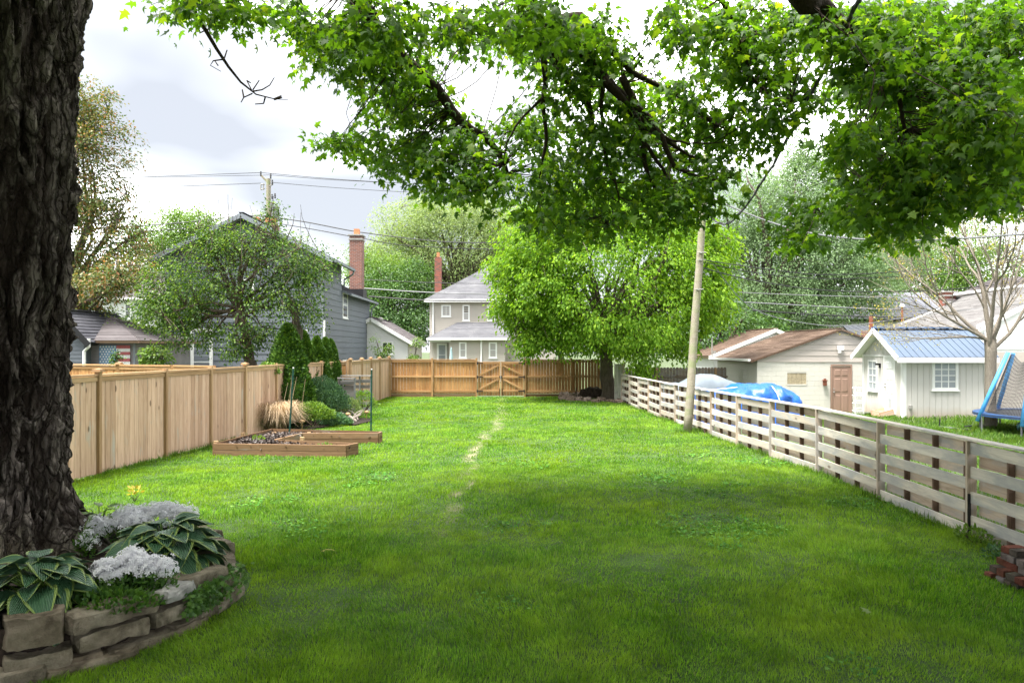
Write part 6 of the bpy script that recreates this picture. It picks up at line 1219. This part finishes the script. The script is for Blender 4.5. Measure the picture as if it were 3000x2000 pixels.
hm_ = .17 + .09 * np.exp(-((xx - ctr.x + .9) ** 2 + (yy - ctr.y) ** 2) / 1.2)
M_['chip'] = leafmat('bark_chip', [(0, (.02, .014, .012)), (.6, (.05, .035, .03)), (1, (.12, .09, .075))], 0.0); part('mulch_chips', leaf_mesh('mulch_chips', np.stack([xx, yy, hm_], -1), rnd_dirs(len(xx), .1, .3), rnd_dirs(len(xx), 1, .5), rng.uniform(.04, .09, len(xx)), M_['chip']), pl, 'stuff')
M_['stake'] = plain('green_steel', (.012, .06, .045), .5, .1)
for px, py, ptop, dx, lab in ((848, 1270, 1079, .30, 'dark green metal stake leaning slightly inside the mulched end of the planter'), (1087, 1262, 1083, .05, 'dark green upright metal stake at the far arm of the planter')):
    q = G(px, py, .15); t = thing('garden_stake', lab, 'stake', q, 'two green metal stakes'); h = EYE - (ptop - HZ) / F * q.y; mb = MB(); tp = V((q.x + (dx * .33), q.y, h)); mb.bar(q, tp, .04, .012, (0, -1, 0)); mb.bar(q + V((0, .02, 0)), tp + V((0, .02, 0)), .012, .035, (0, -1, 0))
    for k in range(14): mb.box(q.lerp(tp, (k + .5) / 14) - V((0, .012, 0)), (.02, .014, .012))
    mb.build('shaft', M_['stake'], t); mb = MB(); mb.box(tp + V((0, 0, .015)), (.03, .03, .03)); mb.build('tip', WH, t)
# weeds in the planter
shrub('weed', 'small bright weed on the planter mulch', (*G(757, 1290, .22)[:2], .25), .12, .1, .08, 60, .06, M_['lf_mid'], cat='weed')
shrub('weed', 'tiny weeds sprouting in the near arm of the planter', (*G(955, 1320, .12)[:2], .18), .22, .08, .12, 60, .06, M_['lf_mid'], cat='weed')

# ---------------------------------------------------------------- pallets, lights, driftwood
pb = thing('pallet_bin', 'compost bin of grey weathered pallets against the far left fence', 'pallet', (fx(1040, 24.5), 24.5, 0))
for i in range(6): z = .12 + i * .2; board('slat', pb, P(996, 1124, 24.6) * V((1, 1, 0)) if 0 else V((fx(1000, 25.2), 25.2, z)), V((fx(1086, 25.2), 25.2, z)), .12, .02, (0, -1, 0), M_['pallet'])
for i in range(6): z = .14 + i * .2; board('slat', pb, V((fx(992, 23.7), 23.7, z)), V((fx(1040, 23.5), 23.5, z)), .13, .02, (0, -1, 0), M_['pallet'])
for px, Y in ((992, 23.65), (1004, 23.7), (1039, 23.45), (1054, 25.15), (1086, 25.15)): board('upright', pb, V((fx(px, Y), Y, 0)), V((fx(px, Y), Y, 1.3)), .05, .09, (0, -1, 0), M_['pallet'])
for i in range(5): z = .15 + i * .23; board('slat', pb, V((fx(990, 23.7), 23.7, z)), V((fx(1000, 25.2), 25.2, z)), .12, .02, (-1, 0, 0), M_['pallet'])
board('top_rail', pb, V((fx(990, 23.6), 23.6, 1.3)), V((fx(1041, 23.4), 23.4, 1.3)), .09, .04, (0, 0, 1), M_['pallet']); board('top_rail', pb, V((fx(998, 25.1), 25.1, 1.32)), V((fx(1087, 25.1), 25.1, 1.32)), .09, .04, (0, 0, 1), M_['pallet'])
M_['copper'] = plain('aged_copper', (.36, .24, .12), .45, .2, 9, metal=.5)
for px, py, ph, lab in ((885, 1262, 1234, 'mushroom path light nearest the planter'), (1006, 1225, 1196, 'path light before the pallet bin'), (1019, 1241, 1213, 'path light in the driftwood patch'), (1074, 1231, 1207, 'path light at the right end of the small mulch patch')):
    q = G(px, py); t = thing('path_light', lab, 'garden light', q, 'copper path lights'); h = EYE - (ph - HZ) / F * q.y; mb = MB(); mb.tube([q, (q.x, q.y, h)], .014, 6); mb.build('stem', M_['copper'], t)
    mb = MB(); mb.lathe((q.x, q.y, h), [(.03, -.03), (.09, -.01), (.085, .02), (.04, .05), (.01, .06)], 10); mb.build('lamp_hood', M_['copper'], t)
mp_ = [G(990, 1240), G(1040, 1248), G(1085, 1238), G(1084, 1230), G(1040, 1224), G(985, 1225)]; mb = MB(); mb.prism([p + V((0, 0, .015)) for p in mp_], (0, 0, .04)); mb.build('mulch_patch', M_['soil'], None, 'structure')
mp2 = [G(655, 1300), G(800, 1262), G(900, 1262), G(1000, 1245), G(990, 1205), (-6.5, 25.3, 0), (-6.75, 19.9, 0), (-7.05, 17, 0)]; mb = MB(); mb.prism([V(p) + V((0, 0, .012)) for p in mp2], (0, 0, .035)); mb.build('mulch_bed', M_['soil'], None, 'structure')
dw_ = thing('driftwood', 'small heap of pale bleached driftwood sticks on dark mulch', 'wood', (*G(1035, 1236)[:2], 0)); M_['drift'] = plain('driftwood', (.42, .36, .31), .8, .2, 9)
for k in range(18): q = G(1035 + random.gauss(0, 12), 1236 + random.uniform(-6, 6)); mb = MB(); a = random.uniform(-.9, .9); limb_mb(mb, q + V((0, 0, .06)), q + V((math.cos(a) * .35 * random.choice((-1, 1)), .1, random.uniform(.12, .38))), .024, .012, .3, 5, 4); mb.build('stick', M_['drift'], dw_)

# rock border right back and stump
M_['rockp'] = stonemat('rubble_stone', (.14, .10, .08), (.25, .19, .16), (.36, .29, .25), moss=.1)
rk = thing('rock_border', 'loose row of pinkish rubble stones along the foot of the back fence', 'rocks', (*G(1740, 1170)[:2], 0)); kk = 0
for px, py, w, h in ((1652, 1166, 30, 22), (1672, 1168, 26, 14), (1690, 1158, 26, 14), (1695, 1168, 22, 12), (1716, 1170, 24, 12), (1738, 1162, 24, 13), (1745, 1172, 22, 10), (1762, 1170, 24, 12), (1785, 1165, 26, 9), (1790, 1172, 24, 9), (1812, 1174, 28, 9), (1708, 1156, 22, 12), (1770, 1157, 24, 12), (1660, 1155, 28, 12), (1820, 1168, 20, 8), (1728, 1152, 22, 10), (1752, 1150, 20, 9), (1800, 1158, 22, 9)):
    q = G(px, min(py + 6, 1180)); s_ = F / q.y; kk += 1; z = max(0, (py + 6 - (1174)) * -.004) + h / s_ / 2; stone_at(q.x, min(q.y, 32.4), z * .8, w / s_, .35, h / s_ * 1.1, random.uniform(-.5, .5), 60 + kk, M_['rockp'], 'stone', rk, .2)
sb = thing('stump', 'dark rotting stump and sticks at the base of the bright tree', 'stump', (*G(1735, 1155)[:2], 0)); mb = MB()
for k in range(22): q = V((fx(1745, 31.5) + random.gauss(0, .5), 31.6, .25)); mb.tube([q, q + V((random.gauss(0, .3), 0, random.uniform(.05, .3)))], [.04, .02], 5)
mb.build('sticks', M_['branch'], sb); link('log', rock_mesh('log', 1.1, .5, .35, M_['branch'], 5, .2), sb, Mx.Translation((fx(1735, 31.8), 31.8, .3)))

# ---------------------------------------------------------------- poles and cables
up_ = thing('utility_pole', 'leaning weathered wooden pole standing in the lawn beside the slat fence', 'pole', (4.78, 19.1, 0))
pb0 = V((4.78, 19.1, -.1)); pt0 = V((5.33, 19.1, 7.75)); mb = MB(); mb.tube([pb0.lerp(pt0, k / 14) + V((math.sin(k * .9) * .008, 0, 0)) for k in range(15)], [.118 - .034 * k / 14 for k in range(15)], 14); mb.build('shaft', M_['pole'], up_, smooth=True)
mb = MB(); 
for z in (3.9, 4.7, 4.9): q = pb0.lerp(pt0, (z + .1) / 7.85); mb.box(q - V((0, .11, 0)), (.05, .07, .05)); mb.tube([q - V((.1, .1, 0)), q + V((.14, -.1, 0))], .012, 5)
mb.build('cable_bracket', M_['conc'], up_)
def polez(z): return pb0.lerp(pt0, (z + .1) / 7.85)
fp = thing('utility_pole', 'distant wooden utility pole with crossarm and grey transformer above the grey house', 'pole', (fx(788, 48), 48, 0)); mb = MB(); q = P(787, 524, 48); mb.tube([(q.x - .1, 48, 0), q], [.19, .15], 10); mb.build('shaft', M_['pole'], fp)
mb = MB(); mb.bar(P(763, 512, 48), P(790, 540, 48), .13, .12, (0, -1, 0)); mb.build('crossarm', M_['pole'], fp)
mb = MB(); c = P(806, 630, 47.7); mb.lathe((c.x, c.y, c.z), [(.05, -.42), (.27, -.4), (.28, .45), (.3, .5), (.28, .55), (.1, .6)], 12); mb.build('transformer', M_['cablel'], fp, smooth=False)
mb = MB()
for px, py in ((764, 508), (793, 514), (798, 533), (797, 575), (806, 573)): c = P(px, py, 47.8); mb.lathe((c.x, c.y, c.z), [(.03, -.2), (.07, -.12), (.03, -.08), (.07, -.02), (.03, .04), (.06, .1), (.02, .16)], 6)
mb.build('insulators', M_['cable'], fp)
mb = MB(); [mb.tube([P(*a, 47.9), P(*b_, 47.9)], .04, 4) for a, b_ in (((772, 538), (772, 556)), ((764, 540), (764, 556)), ((764, 540), (776, 540)), ((764, 556), (776, 552)), ((793, 514), (793, 545)), ((790, 545), (800, 540)))]; mb.build('switch_gear', M_['conc'], fp)
def cable(label, pts, r=.02, mat=None, group=None, n_=10):
    mb = MB(); fine = []; pp = [V(p) for p in pts]
    for i in range(len(pp) - 1):
        a0, a1, a2, a3 = pp[max(i - 1, 0)], pp[i], pp[i + 1], pp[min(i + 2, len(pp) - 1)]
        for k in range(n_): t = k / n_; fine.append(.5 * ((2 * a1) + (a2 - a0) * t + (2 * a0 - 5 * a1 + 4 * a2 - a3) * t * t + (3 * a1 - a0 - 3 * a2 + a3) * t ** 3))
    fine.append(pp[-1]); mb.tube(fine, r, 5); return props(mb.build('cable', mat or M_['cable'], None), label, 'cable', group)
def W(pts, Ya, Yb, **k): n_ = len(pts); return [P(x, y, Ya + (Yb - Ya) * i / (n_ - 1)) for i, (x, y) in enumerate(pts)]
cable('uppermost thin wire running left from the distant pole top', W([(100, 526), (400, 519), (764, 506)], 70, 48), .022)
cable('thin wire just under the uppermost one, left of the distant pole', W([(100, 529), (400, 521), (793, 513)], 70, 48), .018)
cable('lower thin wire left of the distant pole, across the cloud', W([(100, 560), (380, 551), (764, 537)], 70, 48), .02)
cable('uppermost thin wire running right from the distant pole toward the canopy', W([(764, 506), (1010, 527), (1285, 541), (1700, 552)], 48, 55), .02)
cable('thin wire second from top, right of the distant pole', W([(793, 513), (1010, 529), (1400, 546)], 48, 55), .018)
cable('faint lower wire right of the distant pole', W([(800, 535), (1010, 552), (1300, 568), (1700, 580)], 48, 55), .018)
cable('dark cable passing just above the brick chimney pot', W([(200, 672), (438, 660), (600, 646), (730, 632), (880, 648), (1060, 681), (1300, 708), (1500, 710), (1800, 700)], 46, 48), .035)
cable('dark cable passing level with the brick chimney crown', W([(200, 688), (438, 676), (600, 666), (780, 655), (865, 663), (1060, 698), (1200, 720), (1500, 731), (1800, 725)], 46, 48), .028)
cable('pale thick cable crossing the green trees left of the beige house roof', W([(1060, 844), (1265, 857), (1480, 862), (1800, 868), (2155, 884), (2600, 906), (3100, 916)], 44, 44), .036, M_['cablel'])
cable('dark cable under the pale one, crossing the beige house eave', W([(1080, 868), (1260, 880), (1480, 882), (1800, 888), (2155, 906), (2490, 926), (2900, 932)], 44, 44), .04)
cable('thin wire crossing the dark green tree above the pale cable', W([(1060, 818), (1265, 828), (1500, 832)], 44, 44), .02)
cable('upper thin cable from the lawn pole to the far right', [polez(4.72)] + W([(2200, 782), (2400, 804), (2600, 798), (2800, 780), (3100, 745)], 20, 24), .013)
cable('second thin cable from the lawn pole to the far right', [polez(4.68)] + W([(2200, 797), (2400, 816), (2600, 812), (2800, 800), (3100, 768)], 20, 24), .013)
cable('lowest long cable from the lawn pole, sagging over the shed', [polez(4.52)] + W([(2200, 820), (2400, 849), (2600, 854), (2800, 846), (3100, 812)], 20, 24), .016)
cable('pale sagging wire crossing below the silvery tree', W([(2160, 856), (2350, 864), (2600, 870), (3100, 874)], 40, 40), .02, M_['cablel'])
cable('thin black wire curving across the metal-roofed house', W([(2090, 775), (2200, 900), (2350, 945), (2500, 952), (2720, 920), (3000, 890)], 19.5, 30), .012, M_['cablel'])
cable('pale twisted service cable rising left toward the lawn pole top', W([(2060, 560), (2110, 590), (2250, 648), (2400, 687), (2600, 704), (2800, 699), (3100, 678)], 19.1, 15), .022, M_['cablel'])
cable('thin dark wire behind the foliage gap at upper right', W([(2000, 380), (2330, 369), (2420, 366), (2900, 350)], 30, 30), .016)
pts = tr(2200, 0, 2.24, [(760, -110), (710, 0), (660, 95), (590, 220), (520, 380), (440, 540), (380, 640), (330, 740), (270, 860), (200, 980), (150, 1080), (100, 1150), (50, 1230), (0, 1310)], 6, 14) + tr(1500, 0, 2.24, [(1500, 1395), (1440, 1455), (1390, 1472), (1340, 1455), (1290, 1415)], 14.6, 18)[0:] 
cable('thick black twisted cable hanging down in front of the leaves at upper right', pts + [polez(6.0)], .021, None, None, 8)
mbw = MB(); fine = []
pp = [V(p) for p in pts]
for i in range(len(pp) - 1):
    for k in range(10): fine.append(pp[i].lerp(pp[i + 1], k / 10))
hx = [p + V((math.cos(i * .55) * .02, 0, math.sin(i * .55) * .02)) for i, p in enumerate(fine)]; mbw.tube(hx, .013, 5); o_ = props(mbw.build('cable', M_['cable'], None), 'thinner strand twisted around the thick black hanging cable', 'cable')

# ---------------------------------------------------------------- covered vehicles
def tarp(name, label, cat, x0, x1, y0, y1, prof, mat, zb, wr_, seed, nx_=70, ny_=30, amp=.03):
    u = np.linspace(0, 1, nx_); v = np.linspace(-1, 1, ny_); U_, V_ = np.meshgrid(u, v, indexing='ij'); zt_ = np.interp(U_, *zip(*prof)); sh_ = np.clip(1 - np.abs(V_) ** wr_, 0, 1) ** (.55)
    X_ = x0 + (x1 - x0) * U_; Yc, Yw = (y0 + y1) / 2, (y1 - y0) / 2; Y_ = Yc + np.sign(V_) * np.abs(V_) ** .8 * Yw; Z_ = zb + (zt_ - zb) * sh_
    q = np.stack([X_ * 3, Y_ * 3, Z_ * 3], -1); nz_ = np.abs(fbm(q, seed, 4)); nz2 = fbm(q * .5 + 9, seed + 5, 2); Z_ = Z_ - amp * nz_ + amp * .6 * nz2; Y_ = Y_ + amp * 1.5 * fbm(q + 30, seed + 9, 3); X_ = X_ + amp * fbm(q + 60, seed + 3, 3)
    i = np.arange((nx_ - 1) * (ny_ - 1)); r = i // (ny_ - 1) * ny_ + i % (ny_ - 1); me_ = np_mesh('cover', np.stack([X_, Y_, Z_], -1).reshape(-1, 3), np.stack([r, r + ny_, r + ny_ + 1, r + 1], 1), mat, True)
    th = thing(name, label, cat, ((x0 + x1) / 2, Yc, zb)); part('cover', me_, th); return th
M_['tarpb'] = plain('blue_tarp', (.012, .085, .36), .42, .25, 5, spec=.35, bs=.5, bscale=14); M_['coverg'] = plain('grey_cover', (.13, .155, .18), .75, .15, 2, bs=.25, bscale=9)
t = tarp('covered_boat', 'blue tarp wrapped over a low vehicle behind the slat fence', 'tarp', 5.75, 8.85, 20.9, 22.9, [(0, .15), (.03, .86), (.15, .98), (.33, 1.06), (.38, 1.17), (.62, 1.18), (.80, 1.2), (.93, .98), (.98, .72), (1, .0)], M_['tarpb'], -.15, 3.2, 3, amp=.075)
mb = MB(); mb.tube([P(2050, 1143, 21.4), P(2105, 1140, 21.2), P(2160, 1134, 21)], .012, 4); mb.build('rope', WH, t); mb = MB(); mb.tube([P(2262, 1131, 21.3), P(2276, 1150, 21.0), P(2290, 1190, 20.9)], .014, 5); mb.build('rope', WH, t)
t = tarp('covered_car', 'low vehicle under a slate grey cover behind the slat fence', 'car cover', 5.55, 8.7, 24.6, 26.6, [(0, .3), (.02, 1.0), (.16, 1.05), (.2, 1.02), (.36, 1.3), (.45, 1.36), (.58, 1.34), (.72, 1.16), (.97, .9), (1, .2)], M_['coverg'], -.3, 3.6, 11, amp=.02)
mb = MB(); mb.tube([P(2150, 1126, 25.5), P(2156, 1122, 25.5), P(2166, 1126, 25.4), P(2172, 1134, 25.3)], .02, 5); mb.build('bracket', M_['conc'], t)
# wire baskets
wb = thing('basket_stack', 'stack of white wire baskets between the brown door and the shed', 'baskets', (fx(2517, 27.6), 27.6, -.42)); c0 = V((fx(2518, 27.6), 27.6, -.42))
for k in range(4):
    mb = MB(); z = .04 + k * .3; a, d_ = .20, .16
    for zz, e_ in ((z, .8), (z + .22, 1.05)): [mb.tube([c0 + V((x0 * a * e_, y0 * d_ * e_, zz)), c0 + V((x1 * a * e_, y1 * d_ * e_, zz))], .010, 4) for x0, y0, x1, y1 in ((-1, -1, 1, -1), (1, -1, 1, 1), (1, 1, -1, 1), (-1, 1, -1, -1))]
    for j in range(7): t = -1 + j / 3; mb.tube([c0 + V((t * a, -d_ * 1.05, z + .22)), c0 + V((t * a * .8, -d_ * .8, z)), c0 + V((t * a * .8, d_ * .8, z)), c0 + V((t * a, d_ * 1.05, z + .22))], .006, 3)
    for j in range(2): zz = z + .07 + j * .07; mb.tube([c0 + V((-a * .95, -d_ * .9, zz)), c0 + V((a * .95, -d_ * .9, zz))], .006, 3)
    mb.build('basket', WH, wb)
mb = MB(); [mb.tube([c0 + V((x * .23, -.18, 0)), c0 + V((x * .23, -.18, 1.25))], .014, 5) for x in (-1, .3, 1)]; mb.build('frame', WH, wb)

# ---------------------------------------------------------------- trampoline
tc_ = V((15.45, 19.9, -.1)); tp = thing('trampoline', 'round trampoline with blue padded poles and black safety net under the bare tree', 'trampoline', tc_); M_['pad'] = plain('blue_foam', (.07, .30, .62), .5, .12, 6); M_['net'] = plain('black_net', (.03, .03, .035), .8, .1); Rt = 1.95; zm = .50
mb = MB(); mb.tube([tc_ + V((math.cos(a) * Rt, math.sin(a) * Rt, zm)) for a in np.linspace(0, 2 * math.pi, 33)], .03, 6, cap=False); mb.build('ring', M_['iron'], tp)
mb = MB(); mb.lathe(tuple(tc_), [(Rt - .28, zm + .03), (Rt + .02, zm + .035), (Rt + .03, zm - .04)], 32); mb.f = mb.f[:-2]; mb.m = mb.m[:-2]; mb.build('edge_pad', plain('navy_pad', (.02, .06, .16), .5), tp)
mb = MB(); mb.lathe(tuple(tc_), [(Rt - .26, zm + .0), (Rt - .27, zm + .015)], 32); mb.build('mat', M_['iron'], tp)
for k in range(6):
    a = math.radians((172, 212, 262, 312, 22, 98)[k]); d = V((math.cos(a), math.sin(a), 0)); q = tc_ + d * Rt; mb = MB(); tt = V((-d.y, d.x, 0))
    for s in (-.05, .05): mb.tube([q + tt * s + V((0, 0, zm)), q + tt * s + V((0, 0, -.02))], .022, 6)
    mb.build('leg', M_['cablel'], tp); tip = q - d * .72 + V((0, 0, 2.28)) if k == 0 else q - d * .55 + V((0, 0, 2.25)); po = mb = MB(); mb.tube([q + d * .1 + V((0, 0, zm - .2)), (q + d * .1 + V((0, 0, zm - .2))).lerp(tip, .5), tip], [.055, .058, .055], 9); mb.build('padded_pole', M_['pad'], tp, smooth=True)
mb = MB(); na, nh = 90, 18
for k in range(na + 1):
    a = math.pi - .35 + k / na * 2.3; d = V((math.cos(a), math.sin(a), 0)); mb.bar(tc_ + d * (Rt - .28) + V((0, 0, zm)), tc_ + d * (Rt - .85) + V((0, 0, zm + 1.62 + .12 * math.sin(a * 9))), .013, .004, d)
for j in range(nh):
    t = j / (nh - 1); pts_ = [tc_ + V((math.cos(a), math.sin(a), 0)) * (Rt - .28 - .57 * t) + V((0, 0, zm + (1.62 + .12 * math.sin(a * 9)) * t)) for a in np.linspace(math.pi - .35, math.pi + 1.95, 25)]
    for p0, p1 in zip(pts_, pts_[1:]): mb.bar(p0, p1, .013, .004, (0, 0, 1))
mb.build('net', M_['net'], tp)
sc_ = thing('kick_scooter', 'kick scooter lying on the grass between the shed and the slat fence', 'scooter', P(2790, 1257, 20.6)); q0, q1 = G(2753, 1249, -.06), G(2836, 1259, -.06)
mb = MB(); mb.tube([q0, q0.lerp(q1, .55)], .022, 6); mb.build('stem', M_['cablel'], sc_); mb = MB(); mb.tube([q0 - V((0, .0, .02)), q0 + V((0, 0, .22))], .018, 6); mb.build('handlebar', M_['iron'], sc_); mb = MB(); mb.bar(q0.lerp(q1, .5), q1, .1, .03); mb.build('deck', M_['iron'], sc_)
mb = MB(); mb.lathe(tuple(q1 - V((0, 0, .04))), [(.07, 0), (.08, .02), (.08, .06), (.07, .08)], 10); mb.build('wheel', M_['cable'], sc_); mb = MB(); mb.bar(q1 + V((-.1, 0, .1)), q1 + V((.1, 0, .12)), .05, .03); mb.build('fender', M_['iron'], sc_)
M_['teal'] = plain('teal_rubber', (.22, .50, .50), .3, .05); c = G(2992, 1262, -.1); me_ = MB(); me_.lathe((c.x, c.y, -.1), [(.01, 0), (.09, .03), (.13, .13), (.09, .23), (.01, .26)], 12); bl = props(me_.build('ball', M_['teal'], None, smooth=True), 'pale teal ball in the grass under the trampoline', 'ball')

# ---------------------------------------------------------------- bare budding tree
bt = thing('bare_tree', 'bare pale-barked tree with sparse yellow buds beside the trampoline', 'tree', (14.35, 21, -.12)); mb = MB(); tips = []
def grow(p, d, L, r, dep):
    q = p; pts = [p]; k = 5
    for i in range(k): d = (d + V(rng.normal(size=3)) * .09 + V((0, 0, .03))).normalized(); q = q + d * L / k; pts.append(q)
    mb.tube(pts, [r * (1 - .45 * i / k) for i in range(k + 1)], 7 if dep < 2 else 4, cap=False)
    if dep >= 5: tips.append((pts[-1], d)); tips.append((pts[3], d)); return
    n_ = 2
    for j in range(n_ + (dep < 3)):
        ax = d.cross(V(rng.normal(size=3))).normalized(); nd = (Mx.Rotation(random.uniform(.35, .8), 3, ax) @ d); s = pts[random.choice((2, 3, 4, 5))]; grow(s, nd, L * random.uniform(.55, .78), r * .46, dep + 1)
    grow(pts[-1], d, L * .75, r * .55, dep + 1)
b0 = V((14.35, 21, -.15)); mbt = MB(); mbt.tube([b0, b0 + V((.0, 0, .3)), b0 + V((.0, 0, 1.3)), b0 + V((.02, 0, 2.35)), b0 + V((0, 0, 2.75))], [.20, .165, .15, .155, .16], 12); mbt.build('trunk', M_['palebark'], bt, smooth=True)
fk = b0 + V((0, 0, 2.5))
for dx, dy, dz, L, r in ((-1.0, -.2, .75, 1.9, .075), (-.7, .3, .9, 2.0, .085), (-.25, -.2, 1.1, 2.2, .10), (0.02, .1, 1.2, 2.4, .11), (.35, .2, 1.0, 2.2, .09), (.8, -.2, .75, 1.9, .08), (.3, -.6, .9, 1.7, .07), (-1.1, .1, .35, 1.5, .05)): grow(fk + V((0, 0, random.uniform(-.25, .3))), V((dx, dy, dz)).normalized(), L, r * .72, 1)
mb.build('branches', M_['palebark'], bt, 'stuff')
tips = random.sample(tips, min(len(tips), 900)); tpn = np.array([tuple(p) for p, _ in tips]); c5 = tpn[rng.random(len(tpn)) < .8]; pos, d, up, sz = sprays(c5, 3, .05, 1, .06, -.2); part('buds', leaf_mesh('buds', pos, d, up, sz, M_['lf_bud']), bt, 'stuff')
# budding tree overhanging at the right edge
nb = thing('budding_tree', 'tree at the right edge with thin arching branches of small yellow-green new leaves', 'tree', (17.5, 19, -.3)); mb = MB(); mb.tube([(17.5, 19, -.4), (17.3, 19, 3), (16.9, 18.5, 6)], [.3, .24, .2], 10); mb.build('trunk', M_['farbark'], nb); mb = MB(); cc = []
for k in range(60):
    a = P(random.uniform(2980, 3250), random.uniform(420, 700), 17.5); e_ = P(random.uniform(2560, 3000), random.uniform(450, 660), 17 + random.gauss(0, .8)); pts_ = limb_mb(mb, a, e_, .03, .004, .2, 4, 8, .05); cc += [tuple(p + V(rng.normal(size=3)) * .08) for p in pts_[2:] for _ in range(3)]
for k in range(12): limb_mb(mb, V((16.9, 18.5, 5.5 + random.random())), P(random.uniform(2980, 3250), random.uniform(420, 700), 17.5), .09, .03, .1, 5, 6)
mb.build('branches', M_['branch'], nb, 'stuff'); pos, d, up, sz = sprays(np.array(cc), 4, .09, .8, .075, -.3); part('crown', leaf_mesh('crown', pos, d, up, sz, leafmat('new_leaf', [(0, (.10, .17, .03)), (.6, (.20, .25, .045)), (1, (.34, .33, .07))], .45)), nb, 'stuff')

# ---------------------------------------------------------------- brick pile at the right edge
M_['pbrick'] = [stonemat('pile_brick_red', (.06, .022, .016), (.13, .045, .032), (.18, .07, .05), moss=.2), stonemat('pile_brick_dark', (.035, .03, .026), (.075, .062, .052), (.12, .10, .085), moss=.5), stonemat('pile_brick_grey', (.09, .075, .075), (.15, .13, .13), (.2, .18, .18), moss=.2)]
bp = thing('brick_pile', 'untidy pile of old dark red bricks at the foot of the slat fence, right edge', 'bricks', (5.1, 6.85, 0))
brk = [rock_mesh('brick', .205, .10, .065, m_, 80 + i, .035, 4, 3, 2, .05) for i, m_ in enumerate(M_['pbrick'] * 2)]
lay = [0]; z = .033
for row, (n1_, n2_) in enumerate(((5, 4), (5, 4), (4, 3), (4, 3), (2, 2))):
    for i in range(n1_):
        for j in range(n2_):
            x = 4.86 + row * .035 + i * .215 + random.uniform(-.02, .02); y = 6.98 - j * .115 - row * .01 + random.uniform(-.015, .015) - i * .03
            link('brick', brk[random.choice((0, 0, 1, 1, 2, 3, 4))], bp, Mx.Translation((x, y, z)) @ Mx.Rotation(random.gauss(0, .1) + (1.57 if row == 2 and i == 0 else 0), 4, 'Z'))
    z += .068
shrub('weed', 'leafy weeds growing under the slat fence left of the bricks', (5.42, 8.2, .05), .16, .35, .16, 240, .05, M_['lf_mid'], cat='weed')
shrub('weed', 'small weed clump beside the black post sleeve', (5.3, 7.6, .03), .14, .2, .12, 150, .05, M_['lf_jun'], cat='weed')
# fallen leaves and litter on the lawn
for i, (px, py, lab) in enumerate(((2545, 1792, 'pale green fallen maple leaf lying on the dark grass at right'), (978, 1610, 'yellow-green fallen leaf on the grass beside the hosta'), (945, 1612, 'small yellow fallen leaf near the middle left of the lawn'))):
    q = G(px, py, .06); o_ = link('fallen_leaf', np_mesh('fallen_leaf', MAPLE_V * .09, MAPLE_F, M_['lf_bud' if i else 'lf_pale']), None, Mx.Translation(q) @ Mx.Rotation(i * 2 + .5, 4, 'Z') @ Mx.Rotation(.3, 4, 'X')); props(o_, lab, 'leaf')
q = G(395, 1470, .0); shrub('weed', 'yellow-green seedling standing in the grass behind the white phlox', (q.x, q.y, .12), .08, .08, .12, 30, .06, M_['lf_bud'], cat='weed')
